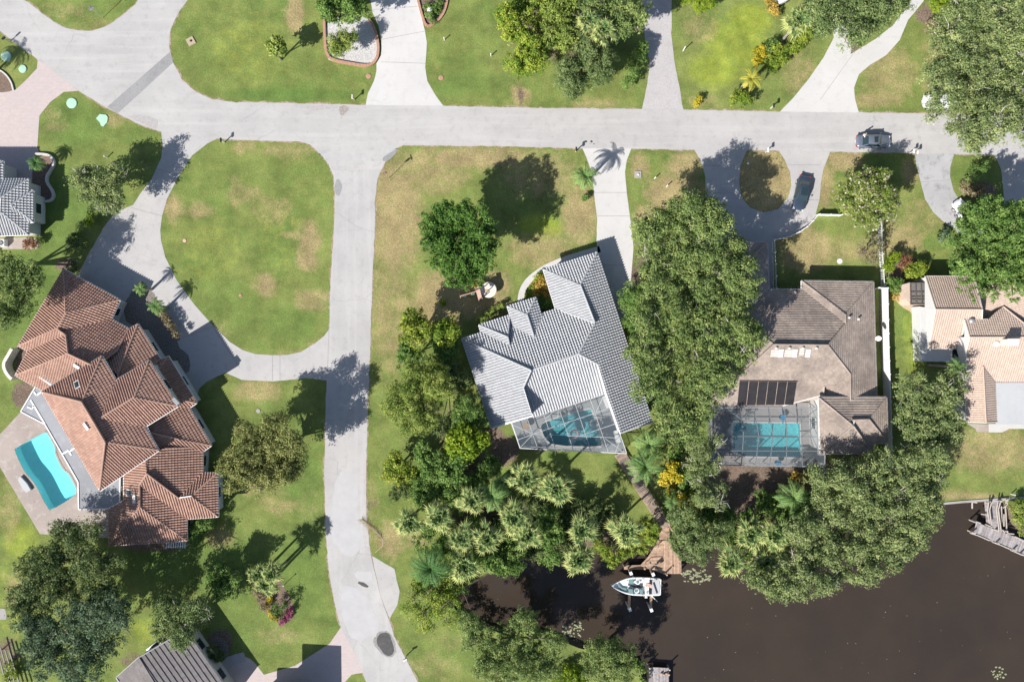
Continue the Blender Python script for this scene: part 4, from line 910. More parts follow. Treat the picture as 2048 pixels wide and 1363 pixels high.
slab('side_block', q('p1', (735, 985), (880, 985), (870, 1160), (738, 1150)), 2.2, 2.18, M['stucco_white'], pnk)
slab('skylight_well', q('p1', (742, 990), (818, 990), (818, 1085), (742, 1090)), 2.26, 0.05, M['glass_dark'], pnk)
for fi, px, py, kind in [(3, 2011, 684, 'c'), (3, 1992, 687, 'd'), (2, 1942, 641, 'v')]:
    mb = MB(); p = on_roof(pk, fi, px, py)
    if kind == 'c': mb.box((p.x, p.y, p.z + .5), (1.25, 0.8, 1.7)); o = mb.build('chimney', M['stucco_cream'], pnk); mb = MB(); mb.box((p.x, p.y, p.z + 1.4), (1.4, .95, .12)); mb.build('chimney_cap', M['stucco_white'], o)
    elif kind == 'd': mb.lathe((p.x, p.y, p.z - .02), [(.38, 0), (.38, .2), (.3, .32), (.1, .4)], 18); mb.build('skylight', M['white'], pnk)
    else: mb.lathe((p.x, p.y, p.z - .1), [(.35, 0), (.35, .35), (.2, .5), (.05, .55)], 14); mb.build('roof_vent', M['alu_grey'], pnk)
# glazed sun porch of the pink house
t = pnk
sp = slab('porch_wall', q('p1', (165, 225), (240, 205), (425, 205), (445, 470), (250, 470), (190, 400)), 2.3, 2.28, M['tile_pink'], t)
sg = slab('porch_glass', q('p1', (240, 215), (430, 212), (445, 465), (245, 465)), 2.42, 0.06, M['clear_glass'], sp)
mb = MB()
for fx in (0, 1 / 3, 2 / 3, 1):
    a = (240 + 190 * fx, 214); b = (245 + 200 * fx, 465); A, B = q('p1', a, b); mb.beam(W(*A, 2.48), W(*B, 2.48), .09, .09)
for fy in (0, .42, .65, .78, 1):
    A, B = q('p1', (240, 215 + 250 * fy), (432 + 12 * fy, 215 + 250 * fy)); mb.beam(W(*A, 2.49), W(*B, 2.49), .07, .09)
mb.build('porch_frame', M['bronze'], sp)
# --- dark roofed house, bottom left
DRK = [
 ([(372, 1258), (462, 1387), (350, 1430), (278.6, 1313.2)], 2.9, 0.30),
 ([(233, 1354), (278.6, 1313.2), (352, 1433), (310, 1470)], 2.9, 0.30),
 ([(278.6, 1313.2), (372, 1258), (278.7, 1313.3)], 2.9, 0.3),
]
DRK = DRK[:2]
drk, dk = house('tiled_house', 'house with a charcoal grey slab tile roof cut by the bottom edge', DRK,
  [([(278.6, 1313.2), (372, 1258), (462, 1387), (400, 1470), (310, 1470), (233, 1354)], 2.9, 0.4)], M['tile_dark'], 'slab', M['stucco_cream'], M['gray_flat'], seed=6, cap_r=0.08)
cp = slab('side_canopy', [(291.8, 1298.6), (313.7, 1281), (328, 1287), (297.6, 1308.5)], 2.7, 0.12, M['alu_grey'], drk)
mb = MB(); p = W(309, 1290.5, 2.85); mb.box((p.x, p.y, 2.83), (0.85, 0.5, 0.14), R(42)); mb.build('canopy_panel', M['glass_dark'], cp)
mb = MB(); p = W(301.5, 1297, 2.85); mb.lathe((p.x, p.y, 2.74), [(.2, 0), (.2, .12), (.08, .18)], 14); mb.build('canopy_vent', M['white'], cp)
# --- the neighbour just below the frame whose shadow falls on the paved drive
mb = MB(); G = lambda px, py: tuple(W(px, py))[:2]
o = empty('garage_house', W(590, 1420), 'flat eaved garage block just beyond the bottom edge, its shadow on the paved drive', 'house')
mb.prism([G(553, 1337), G(629, 1341), G(631, 1520), G(500, 1520), G(503, 1385), G(553, 1385)], 3.8, 4.0); mb.build('roof', M['gray_flat'], o); mb = MB(); mb.prism([G(560, 1368), G(622, 1370), G(622, 1510), G(510, 1510), G(512, 1395), G(560, 1395)], 0, 3.8); mb.build('wall', M['stucco_white'], o)
# --- pale tiled house at the left edge
HL = 2.9
LFT = [
 ([(-90, 357.8), (58, 357.8), (1.6, 396.5), (-90, 396.5)], HL),
 ([(58, 357.8), (57.3, 469), (0, 421.5), (1.6, 396.5)], HL),
 ([(56, 381), (67, 381), (24.2, 409.5), (20, 405)], HL),
 ([(67, 381), (67, 444), (24.2, 409.5)], HL),
 ([(67, 444), (50, 446), (20, 415), (24.2, 409.5)], HL),
 ([(57.3, 469), (-90, 474), (-90, 421.5), (0, 421.5)], HL),
 ([(7.3, 322), (7.3, 370), (-40, 365), (-40, 360)], HL),
 ([(-90, 322), (7.3, 322), (-40, 360), (-90, 360)], HL),
]
lft, lf = house('tiled_house', 'house with a checkered white tile roof and pale blue shaded walls at the left edge', LFT,
  [([(-90, 357.8), (58, 357.8), (58, 381), (67, 381), (67, 444), (57.3, 446), (57.3, 469), (-90, 474)], HL, 0.35), ([(-90, 322), (7.3, 322), (7.3, 365), (-90, 365)], HL, 0.3)],
  M['tile_white'], 's_tile', M['stucco_white'], M['white'], seed=7)
print('houses done', len(bpy.data.objects))

# ------------------------------------------------------------------ vegetation
def unit(v): return v / np.maximum(np.linalg.norm(v, axis=-1, keepdims=True), 1e-6)
def leaf_object(name, cen, nor, ln, wd, tint, mat, parent):
    """one diamond leaf (or leaf clump) per centre"""
    n = len(cen); a = unit(np.cross(nor, rng.normal(size=(n, 3)))); b = np.cross(nor, a)
    a = a * (ln * 0.5)[:, None]; b = b * (wd * 0.5)[:, None]; fold = nor * (wd * 0.18)[:, None]
    V = np.empty((n, 4, 3), np.float32); V[:, 0] = cen - a; V[:, 1] = cen + b - fold; V[:, 2] = cen + a - fold * 0.6; V[:, 3] = cen - b - fold
    V -= np.array(wloc(parent), np.float32) if parent is not None else 0
    me = bpy.data.meshes.new(name); me.vertices.add(n * 4); me.vertices.foreach_set('co', V.ravel()); me.loops.add(n * 4)
    me.loops.foreach_set('vertex_index', np.arange(n * 4, dtype=np.int32)); me.polygons.add(n)
    me.polygons.foreach_set('loop_start', np.arange(0, n * 4, 4, dtype=np.int32)); me.polygons.foreach_set('loop_total', np.full(n, 4, np.int32))
    me.update(); me.materials.append(mat)
    at = me.attributes.new('tint', 'FLOAT', 'FACE'); at.data.foreach_set('value', np.clip(tint, 0, 1).astype(np.float32))
    o = bpy.data.objects.new(name, me); link(o, parent); return o
def crown_points(blobs, dens_, leaf, clump, per, flat=0.75, open_=0.0, rag=0.22, wisp=0.0, lobes=0.0):
    C_, N_, T_ = [], [], []
    if lobes:
        nb = []
        for (c, r) in blobs:
            if r < 1.25: nb.append((c, r)); continue
            nb.append((tuple(np.array(c) - np.array([0, 0, r * .15])), r * .66))
            m_ = int(2.7 * (r / lobes) ** 2) + 3; dd = unit(rng.normal(size=(m_, 3))); dd[:, 2] = np.abs(dd[:, 2]) * 1.1 - .25; dd = unit(dd)
            for v_ in dd:
                rr = lobes * rng.uniform(.55, 1.15); q_ = np.array(c) + v_ * (r - rr * .55) * np.array([1, 1, flat]) * rng.uniform(.82, 1.1) + np.array([0, 0, rng.uniform(-.45, .55)]); nb.append((tuple(q_), rr))
        blobs = nb
    for (c, r) in blobs:
        c = np.array(c); n = max(6, int(dens_ * r * r * 2.6 / (clump * clump)))
        d = rng.normal(size=(n, 3)); d = unit(d); d[:, 2] = np.where(d[:, 2] < -0.45, -d[:, 2], d[:, 2])
        sd = rng.random(3) * 40
        wob = np.array([noise.noise(Vector((x * 1.7 + sd[0], y * 1.7 + sd[1], z * 1.7 + sd[2]))) for x, y, z in d])
        rad = r * (0.86 + rag * 1.6 * wob + rng.normal(size=n) * 0.07); rad = np.where(rng.random(n) < 0.22, rad * rng.random(n) ** 0.4, rad)
        P = c + d * rad[:, None] * np.array([1, 1, flat])
        if open_ > 0:
            keep = np.array([noise.noise(Vector((p[0] * 0.55, p[1] * 0.55, p[2] * .4))) for p in P]) > (open_ - 0.5); P, d = P[keep], d[keep]; n = len(P)
            if n == 0: continue
        lob = np.array([noise.noise(Vector((p[0] * .42, p[1] * .42, p[2] * .3 + sd[0]))) for p in P]); ct = 0.5 + lob * .4 + rng.normal(size=n) * 0.17; cr = clump * (0.75 + rng.random(n) * 0.6)
        k = per; o = unit(rng.normal(size=(n, k, 3))) * (rng.random((n, k, 1)) ** 0.45) * cr[:, None, None]; o[..., 2] *= 0.7
        if wisp: o = o * (1 + wisp * rng.random((n, k, 1)) ** 3) 
        nn = unit(o / cr[:, None, None] * 0.8 + d[:, None, :] * 0.5 + np.array([0, 0, .45]) + rng.normal(size=(n, k, 3)) * 0.55)
        C_.append((P[:, None, :] + o).reshape(-1, 3)); N_.append(nn.reshape(-1, 3)); T_.append((ct[:, None] + rng.normal(size=(n, k)) * 0.17).ravel())
    C_, N_, T_ = np.concatenate(C_), np.concatenate(N_), np.concatenate(T_); m = len(C_)
    low = C_[:, 2] < 0.12; C_[low, 2] = 0.12 + rng.random(low.sum()) * 0.2
    return C_, N_, leaf * (0.7 + rng.random(m) * 0.7), leaf * 0.55 * (0.7 + rng.random(m) * 0.6), T_
SPEC = {  # leaf size, clump radius, leaves per clump, density, flatness, openness, raggedness, wisp
 'oak': (0.24, 0.40, 28, .50, 0.74, 0.0, 0.30, 1.0, 1.15), 'broad': (0.27, 0.36, 22, .66, 0.80, 0.0, 0.2, .4, .95), 'fine': (0.19, 0.36, 32, .62, 0.8, 0.0, 0.24, .6, 1.0),
 'big_leaf': (0.38, 0.55, 34, 1.3, 0.85, 0.0, 0.22, 0.15), 'sparse': (0.22, 0.6, 26, 0.7, 0.55, 0.34, 0.35, .4), 'shrub': (0.20, 0.30, 26, 1.3, 0.8, 0.0, 0.15, 0.1), 'spiky': (0.45, 0.4, 14, 1.1, .8, 0, .2, .3), 'thin': (0.22, 0.55, 30, 0.85, 0.7, 0.14, 0.3, .5)}
def plant(name, label, cat, base, blobs, h, leafmat, spec='broad', group=None, bark='bark', twigs=0, extra=None, part='crown'):
    """base: photo pixel of the foot (or None: under the crown); blobs: (px, py, radius px[, centre height])"""
    B = []
    for b in blobs:
        r0 = b[2] / S; z = b[3] if len(b) > 3 else max(h - r0 * 0.72, h * 0.45); r = r0 * (H - z) / H
        z = max(.3, z + (random.uniform(-.13, .10) * min(h, 8) if len(blobs) > 3 else 0)); B.append((tuple(W(b[0], b[1], z)), r * .95))
    if base is None:
        w = sum(r for _, r in B); p = Vector((sum(c[0] * r for c, r in B) / w, sum(c[1] * r for c, r in B) / w, 0))
    else: p = W(*base)
    t = empty(name, p, label, cat, group)
    lf_, cl, per, dn, fl, op, rg, wi_ = SPEC[spec][:8]; lob_ = SPEC[spec][8] if len(SPEC[spec]) > 8 else 0.0
    C_, N_, A_, B_, T_ = crown_points(B, dn, lf_, cl, per, fl, op, rg, wi_, lob_)
    leaf_object(part, C_, N_, A_, B_, T_, L[leafmat], t)
    if h > 1.6:
        tr = MB(); r0 = 0.028 * h + 0.03; top = Vector((0, 0, 0)); top = Vector((p.x, p.y, h * 0.30)); tr.tube([(p.x, p.y, -0.05), (p.x + .05, p.y, h * .15), top], [r0 * 1.35, r0, r0 * .85], 8)
        for c, r in B:
            c = Vector(c); mid = top.lerp(c, 0.55) + Vector((random.uniform(-.4, .4), random.uniform(-.4, .4), 0.3)); tr.tube([top - Vector((0, 0, .1)), mid, c], [r0 * .6, r0 * .4, r0 * .2], 6)
            for k in range(3 + int(r)):
                d = Vector((random.gauss(0, 1), random.gauss(0, 1), random.uniform(-.1, 1))).normalized(); e = c + Vector((d.x, d.y, d.z * fl)) * r * .85; m2 = c.lerp(e, .5) + Vector((random.uniform(-.3, .3), random.uniform(-.3, .3), .1)); tr.tube([c, m2, e], [r0 * .22, r0 * .14, 0.015], 5)
        for k in range(twigs):      # bare pale twigs showing at the top of the crown
            c, r = random.choice(B); d = Vector((random.gauss(0, 1), random.gauss(0, 1), random.uniform(.2, 1.2))).normalized(); e = Vector(c) + Vector((d.x, d.y, d.z * fl)) * r * random.uniform(.92, 1.05); q_ = e + Vector((random.uniform(-1, 1), random.uniform(-1, 1), random.uniform(-.1, .3))) * .8
            tr.tube([Vector(c).lerp(e, .5), e, q_], [.07, .045, .015], 5)
        tr.build('trunk', M[bark], t)
    if extra:      # flowers: (leaf material, part name, how many, size)
        for mat_, nm, cnt, sz in extra:
            idx = rng.integers(0, len(C_), cnt); P = C_[idx] + N_[idx] * 0.12; nn = unit(N_[idx] + np.array([0, 0, .8])); o = leaf_object(nm, P, nn, np.full(cnt, sz), np.full(cnt, sz * .8), rng.random(cnt), L[mat_], t); o['kind'] = 'stuff'
    return t
TREES = [
 # --- top of the photo
 ('shade_tree', 'round dark green tree cut by the top edge over the stone bed', 'tree', (690, 40), [(688, 10, 44), (660, 15, 26), (715, 20, 26), (690, -15, 45)], 8.5, 'mid', 'broad'),
 ('small_tree', 'light green feathery small tree at the lower end of the white stone bed', 'tree', (684, 92), [(682, 88, 26), (672, 96, 18), (695, 75, 20)], 4.2, 'warm', 'fine'),
 ('small_tree', 'lone small round tree on the top left lawn with a long shadow', 'tree', (562, 119), [(552, 92, 21), (546, 90, 14), (559, 98, 14)], 4.4, 'warm', 'spiky'),
 ('shade_tree', 'bright green bushy tree at the left of the top middle thicket', 'tree', None, [(1030, 60, 38), (1055, 95, 36), (1035, 130, 26), (1060, 20, 42), (1075, 130, 26), (1020, 30, 24)], 8.0, 'gold', 'broad'),
 ('oak_tree', 'grey green fine leaved oak at the bottom of the top middle thicket beside the road', 'tree', None, [(1165, 130, 54), (1135, 155, 36), (1195, 115, 40), (1150, 175, 26), (1200, 150, 26), (1170, 95, 34)], 7.5, 'oak', 'fine'),
 ('oak_tree', 'oak with pale bare branches at the top edge beside the gravel drive', 'tree', None, [(1215, 20, 44), (1255, 25, 36), (1275, 45, 24), (1180, 15, 36), (1285, 15, 18), (1240, 60, 24)], 9.0, 'oak_gold', 'oak', 14),
 ('shade_tree', 'mid green tree in the middle of the top middle thicket', 'tree', None, [(1115, 40, 40), (1100, 85, 34), (1135, 75, 30), (1115, 10, 40)], 8.2, 'warm', 'broad'),
 ('shrub', 'low bright green bush between the grey green oak and the gravel drive', 'bush', None, [(1275, 115, 22), (1265, 145, 18), (1285, 95, 14), (1255, 165, 14)], 2.8, 'mid', 'shrub'),
 ('shrub', 'tiny yellow bush by the road right of the gravel drive', 'bush', None, [(1396, 206, 9), (1399, 196, 7)], 1.2, 'yellow', 'shrub'),
 ('shrub', 'yellow green bush by the road below the yellow palm', 'bush', None, [(1480, 198, 20), (1495, 203, 14), (1466, 195, 10)], 2.2, 'gold', 'shrub'),
 ('shrub', 'golden leaved bush left end of the diagonal hedge', 'bush', None, [(1518, 110, 16), (1513, 124, 12), (1525, 98, 10)], 1.8, 'yellow', 'shrub'),
 ('hedge', 'green diagonal hedge running beside the white forked driveway', 'hedge', None, [(1545, 130, 17), (1560, 118, 17), (1575, 105, 17), (1590, 92, 17), (1604, 80, 15), (1615, 66, 13), (1535, 120, 14), (1550, 98, 16)], 1.8, 'gold', 'shrub'),
 ('shrub', 'lime bush at the top edge left of the white roofed kiosk', 'bush', None, [(1400, 0, 26), (1375, -8, 20), (1422, 8, 10)], 2.6, 'lime', 'shrub'),
 ('shrub', 'orange croton bush at the top edge beside the big fan palm', 'bush', None, [(1545, 12, 12), (1553, 26, 10), (1538, 2, 8)], 1.6, 'croton', 'shrub'),
 ('shrub', 'dark green bush on the lawn edge behind the golden leaved bush', 'bush', None, [(1535, 96, 14), (1545, 86, 12)], 1.6, 'mid', 'shrub'),
 ('oak_tree', 'oak at the top edge over the fork of the white driveway', 'tree', (1706, 60), [(1700, 35, 50), (1655, 40, 38), (1745, 30, 42), (1780, 12, 34), (1640, 15, 34), (1715, 65, 26), (1690, 78, 20), (1700, -10, 60)], 9.0, 'oak', 'oak', 8),
 ('oak_tree', 'huge spreading oak covering the top right corner, over the pickup and road', 'tree', (1985, 150), [(1950, 80, 66), (1900, 120, 46), (2010, 70, 66), (1885, 190, 40), (1950, 180, 58), (2030, 170, 56), (1930, 240, 46), (1990, 240, 48), (1895, 60, 40), (1955, 270, 34), (1945, 288, 22), (2035, 240, 36), (1870, 150, 30), (2060, 110, 50), (1995, 10, 52), (1925, 20, 40), (1860, 240, 14), (2050, 280, 16)], 11.0, 'oak_pale', 'oak', 60),
 ('shrub', 'bright lime green bush at the top edge beside the mulch bed', 'bush', None, [(1872, 12, 18), (1895, 20, 16), (1885, -4, 20)], 2.4, 'lime', 'shrub'),
 ('shrub', 'dark purple red bush at the left fringe of the huge corner oak', 'bush', None, [(1864, 48, 13), (1858, 62, 9)], 2.0, 'dry', 'shrub'),
 # --- left side
 ('small_tree', 'pale twiggy tree losing its leaves beside the left concrete drive', 'tree', (212, 378), [(205, 362, 38), (175, 360, 30), (230, 395, 30), (215, 400, 30), (240, 350, 24), (190, 390, 28), (160, 350, 16)], 6.2, 'oak_pale', 'oak', 40),
 ('shrub', 'dark green bush beside the pale twiggy tree', 'bush', None, [(205, 345, 16), (228, 338, 12)], 2.5, 'mid', 'shrub'),
 ('shrub', 'small lime bush below the pale twiggy tree', 'bush', None, [(183, 440, 11), (176, 446, 8)], 1.4, 'lime', 'shrub'),
 ('shrub', 'small red leaved bush behind the left house beside its fan unit', 'bush', None, [(60, 488, 13), (68, 484, 9)], 1.6, 'red', 'shrub'),
 ('oak_tree', 'olive green oak at the left edge beside the terracotta roof', 'tree', (40, 560), [(35, 560, 44), (15, 600, 38), (60, 545, 30), (20, 530, 36), (50, 600, 32), (10, 640, 30), (70, 575, 18)], 9.0, 'oak_gold', 'oak', 10),
 ('shrub', 'dark low bush in the shaded yard corner above the terracotta roof', 'bush', None, [(145, 534, 12), (136, 540, 9)], 1.5, 'shade', 'shrub'),
 ('shrub', 'yellow olive low shrub in the shaded lawn at the left edge', 'bush', None, [(150, 478, 14), (140, 490, 12), (160, 492, 10)], 1.4, 'shade', 'shrub'),
 ('oak_tree', 'dense dark olive oak touching the tan pool deck, bottom left', 'tree', None, [(130, 1085, 44), (95, 1115, 40), (165, 1090, 34), (150, 1130, 46), (90, 1165, 42), (190, 1120, 34), (50, 1190, 34), (120, 1180, 46), (60, 1225, 36), (200, 1165, 38), (70, 1130, 34), (225, 1130, 30), (185, 1060, 24), (215, 1190, 30), (150, 1060, 30)], 8.5, 'shade', 'oak', 10),
 ('oak_tree', 'blue green crowned oak at the bottom left below the dense olive oak', 'tree', None, [(140, 1240, 46), (190, 1225, 44), (95, 1260, 36), (150, 1300, 50), (210, 1270, 38), (100, 1320, 40), (170, 1345, 44), (225, 1215, 34), (75, 1290, 30), (60, 1250, 30), (240, 1240, 28)], 10.0, 'blue', 'oak', 14),
 ('small_tree', 'thin leaved olive tree hanging over the charcoal slab roof', 'tree', (375, 1250), [(345, 1225, 36), (375, 1240, 34), (330, 1250, 26), (395, 1215, 28), (365, 1270, 26), (350, 1285, 16), (415, 1225, 20), (360, 1215, 20)], 7.0, 'oak', 'oak', 26),
 ('small_tree', 'light green young tree on the shaded lawn right of the dense olive oak', 'tree', None, [(440, 1150, 22), (455, 1170, 24), (440, 1180, 18), (470, 1160, 16), (450, 1140, 16)], 5.0, 'mid', 'broad'),
 ('shrub', 'bushy green hedge shrub at the lower right corner of the terracotta roof', 'bush', None, [(395, 1060, 22), (405, 1048, 20), (390, 1080, 15), (418, 1045, 12)], 2.6, 'mid', 'shrub'),
 ('oak_tree', 'golden olive oak on the lawn left of the side road casting shade on it', 'tree', (575, 900), [(540, 875, 42), (505, 900, 40), (560, 905, 44), (490, 940, 34), (530, 950, 38), (590, 935, 30), (470, 960, 24), (500, 865, 26), (555, 850, 26), (475, 915, 26), (580, 880, 26), (515, 975, 20), (460, 935, 22), (600, 900, 20), (565, 950, 24)], 8.6, 'oak_olive', 'oak', 20),
 ('shrub', 'round dark green clipped ball bush in the yellow flower bed', 'bush', None, [(559, 1218, 18), (566, 1210, 12)], 2.2, 'deep', 'fine'),
 ('shrub', 'yellow flowering border along the left rim of the palm island bed', 'bush', None, [(537, 1200, 6), (535, 1212, 6), (538, 1223, 6), (545, 1233, 6), (553, 1238, 6), (541, 1194, 5), (549, 1230, 5)], 0.8, 'yellow', 'shrub'),
 ('shrub', 'magenta flowering bush at the lower tip of the palm island bed', 'bush', None, [(575, 1230, 10), (566, 1241, 8), (582, 1222, 7)], 0.9, 'magenta', 'shrub'),
 ('shrub', 'dry brown ornamental bush at the left of the palm island bed', 'bush', None, [(520, 1190, 12), (512, 1182, 8), (528, 1212, 8)], 1.2, 'dry', 'shrub'),
 ('shrub', 'dark round bush in the gravel bed beside the charcoal slab roof', 'bush', None, [(426, 1303, 17), (438, 1312, 12)], 1.8, 'shade', 'shrub'),
 # --- around the white roofed house
 ('shade_tree', 'big round deep green tree on the lawn beside the wooden playset', 'tree', (925, 500), [(905, 455, 44), (945, 445, 40), (880, 480, 36), (920, 490, 46), (965, 480, 34), (890, 520, 34), (940, 525, 38), (970, 510, 28), (915, 545, 30), (860, 450, 24), (945, 555, 22), (885, 430, 26), (858, 485, 20), (975, 450, 20), (925, 420, 24)], 9.5, 'deep', 'broad'),
 ('small_tree', 'upper left tree of the lime clump, green with red flecks', 'tree', None, [(828, 645, 26), (820, 665, 24), (845, 660, 22), (835, 685, 20), (812, 650, 14)], 5.5, 'gold', 'broad', 0, [('red', 'flowers', 120, .22)]),
 ('small_tree', 'golden topped tree of the lime clump nearest the white roof', 'tree', None, [(880, 655, 22), (900, 660, 20), (885, 675, 22), (910, 665, 12)], 5.0, 'gold', 'big_leaf'),
 ('small_tree', 'plain dark green tree tucked under the golden topped tree', 'tree', None, [(890, 700, 26), (878, 690, 18), (905, 695, 18), (893, 712, 16)], 4.2, 'mid', 'broad'),
 ('small_tree', 'narrow leafy tree linking the lime clump to the large warm green tree', 'tree', None, [(808, 705, 20), (825, 715, 22), (840, 735, 18), (800, 725, 14)], 5.0, 'mid', 'broad'),
 ('shade_tree', 'large warm green tree between the side road and the white roof', 'tree', (850, 790), [(840, 770, 40), (805, 790, 36), (865, 765, 36), (820, 830, 36), (850, 815, 36), (880, 755, 28), (790, 815, 24), (845, 845, 22), (895, 775, 22), (860, 740, 26), (830, 740, 22)], 8.0, 'warm', 'fine'),
 ('small_tree', 'loose mid green tree against the left wall of the white roofed house', 'tree', None, [(935, 815, 26), (920, 840, 24), (950, 835, 22), (930, 855, 22), (950, 800, 14)], 5.0, 'mid', 'fine'),
 ('small_tree', 'bright lime tree beside the corner of the white pool enclosure', 'tree', None, [(930, 880, 28), (915, 890, 24), (950, 885, 26), (935, 898, 22), (968, 878, 14), (905, 875, 14), (925, 866, 18), (955, 868, 16)], 6.4, 'lime', 'big_leaf'),
 ('small_tree', 'round tree with orange tinted leaves near the right verge of the side road', 'tree', None, [(795, 925, 22), (780, 940, 20), (808, 940, 22), (790, 955, 18), (775, 925, 12)], 4.5, 'gold', 'broad', 0, [('croton', 'flowers', 160, .28)]),
 ('small_tree', 'dark mottled green tree left of the two under the bright lime tree', 'tree', None, [(850, 905, 22), (860, 930, 24), (845, 890, 14), (875, 915, 18)], 5.0, 'mid', 'broad'),
 ('small_tree', 'dark green tree directly below the bright lime tree', 'tree', None, [(905, 925, 24), (920, 945, 22), (895, 945, 18), (915, 912, 14)], 5.0, 'mid', 'big_leaf'),
 ('shrub', 'dense dark green undergrowth bush below the orange tinted tree', 'bush', None, [(800, 975, 16), (790, 990, 14), (812, 985, 14)], 2.2, 'shade', 'shrub'),
 ('shrub', 'sprawling dark green thicket bush among the left fan palms', 'bush', None, [(870, 975, 26), (900, 985, 24), (850, 1000, 22), (930, 1000, 24), (845, 970, 16)], 2.2, 'mid', 'broad'),
 ('shrub', 'yellow orange croton bed in the elbow of the curved footpath', 'bush', None, [(1078, 570, 14), (1090, 580, 12), (1075, 585, 10), (1085, 560, 10), (1095, 592, 9)], 1.4, 'croton', 'shrub'),
 ('shrub', 'lime green bush above the croton bed beside the white roof', 'bush', None, [(1080, 550, 8), (1072, 558, 7), (1064, 575, 6), (1056, 590, 6)], 1.0, 'lime', 'shrub'),
 ('shrub', 'dark bush inside the recess of the white roof', 'bush', None, [(1090, 605, 14), (1080, 612, 12), (1098, 612, 10)], 1.6, 'mid', 'shrub'),
 ('hedge', 'low yellow green hedge at the upper left wall of the white roofed house', 'hedge', None, [(965, 636, 9), (975, 630, 9), (985, 623, 9), (995, 617, 9), (1003, 612, 8), (960, 645, 7)], 1.2, 'warm', 'shrub'),
 ('shrub', 'bright green clipped tall bush between the house and the giant central oak', 'bush', None, [(1262, 595, 26), (1265, 625, 28), (1275, 645, 22), (1258, 610, 24), (1280, 600, 22), (1262, 572, 14)], 4.0, 'mid', 'fine'),
 ('oak_tree', 'giant central oak spreading between the white and the brown roofed houses', 'tree', (1380, 640), [
   (1350, 435, 40), (1395, 430, 44), (1430, 450, 40), (1310, 450, 32), (1290, 480, 32), (1340, 480, 50), (1400, 490, 52), (1450, 500, 42), (1300, 520, 38), (1360, 540, 56), (1430, 550, 54), (1475, 530, 36), (1320, 580, 44), (1390, 600, 58), (1460, 590, 48), (1490, 570, 30),
   (1340, 640, 52), (1410, 660, 56), (1470, 650, 46), (1500, 680, 32), (1290, 640, 28), (1290, 690, 36), (1340, 700, 50), (1400, 720, 52), (1450, 715, 42), (1480, 710, 30), (1270, 700, 24), (1300, 740, 36), (1350, 760, 46), (1410, 770, 44), (1440, 760, 28),
   (1290, 780, 28), (1330, 810, 38), (1380, 820, 40), (1410, 810, 26), (1350, 855, 32), (1385, 860, 26), (1400, 840, 18), (1280, 450, 20), (1375, 405, 24)], 10.3, 'oak_gold', 'oak', 60),
 ('oak_tree', 'grey green oak by the wooden dock right of the boardwalk', 'tree', (1370, 1060), [(1372, 1045, 32), (1366, 1080, 28), (1392, 1070, 36), (1385, 1108, 30), (1420, 1075, 28), (1440, 1060, 22), (1410, 1110, 20), (1355, 1020, 24)], 6.5, 'oak', 'fine', 6),
 ('oak_tree', 'grey lichen covered tree left of the grey pool enclosure', 'tree', None, [(1400, 900, 28), (1390, 930, 28), (1415, 950, 26), (1430, 985, 24), (1410, 1000, 26), (1440, 1005, 16), (1420, 885, 20), (1395, 960, 16), (1440, 880, 14), (1435, 925, 14)], 7.0, 'oak_pale', 'fine', 26),
 ('shrub', 'bright yellow croton bush beside the upper boardwalk', 'bush', None, [(1337, 945, 16), (1350, 955, 12), (1330, 960, 12), (1345, 935, 11)], 3.6, 'yellow', 'big_leaf'),
 ('shrub', 'bright yellow croton bush beside the lower boardwalk', 'bush', None, [(1370, 1000, 15), (1382, 1012, 13), (1360, 1005, 12), (1385, 1000, 11)], 3.4, 'yellow', 'big_leaf'),
 ('shrub', 'small yellow leaved clump between the two bright croton bushes', 'bush', None, [(1340, 985, 9), (1345, 975, 7)], 1.4, 'yellow', 'shrub'),
 ('shrub', 'green undergrowth bush right of the lower boardwalk', 'bush', None, [(1350, 1000, 14), (1385, 980, 18), (1400, 1025, 16), (1345, 1030, 12), (1365, 975, 14)], 1.8, 'mid', 'broad'),
 ('small_tree', 'bright green leafy tree amid the fan palms above the river', 'tree', None, [(1100, 1040, 22), (1095, 1065, 26), (1110, 1085, 24), (1100, 1105, 22), (1088, 1030, 14), (1115, 1060, 16), (1105, 1125, 16)], 5.0, 'mid', 'broad'),
 ('small_tree', 'dark green round tree overhanging the narrow end of the river', 'tree', None, [(1005, 1110, 26), (1025, 1125, 24), (990, 1125, 22), (1012, 1140, 16), (1035, 1105, 18), (980, 1105, 14)], 4.5, 'mid', 'broad'),
 ('shrub', 'bright green shrubs on the bank left of the wooden dock', 'bush', None, [(1255, 1095, 20), (1270, 1075, 20), (1240, 1110, 14), (1285, 1095, 14), (1300, 1070, 14), (1215, 1105, 18), (1225, 1125, 12), (1200, 1090, 16)], 2.2, 'gold', 'shrub'),
 ('small_tree', 'yellow green young tree between fan palm and dock landing', 'tree', None, [(1300, 1065, 18), (1290, 1050, 14), (1310, 1055, 12), (1303, 1078, 12)], 4.0, 'gold', 'shrub'),
 ('shrub', 'dark understorey bush filling the bank below the fan palms', 'bush', None, [(960, 1100, 20), (1060, 1095, 24), (1140, 1090, 22), (1130, 1060, 20), (1190, 1060, 20), (985, 1050, 22), (1070, 1020, 22), (1010, 1000, 22), (1215, 1040, 18), (1180, 1020, 18)], 1.8, 'shade', 'broad'),
 ('small_tree', 'low spreading yellow green tree on the lawn at the river head', 'tree', (850, 1220), [(840, 1200, 30), (870, 1205, 32), (820, 1220, 22), (850, 1235, 28), (890, 1225, 28), (900, 1200, 22), (865, 1250, 18), (915, 1245, 16), (825, 1180, 16)], 3.6, 'gold', 'thin', 4),
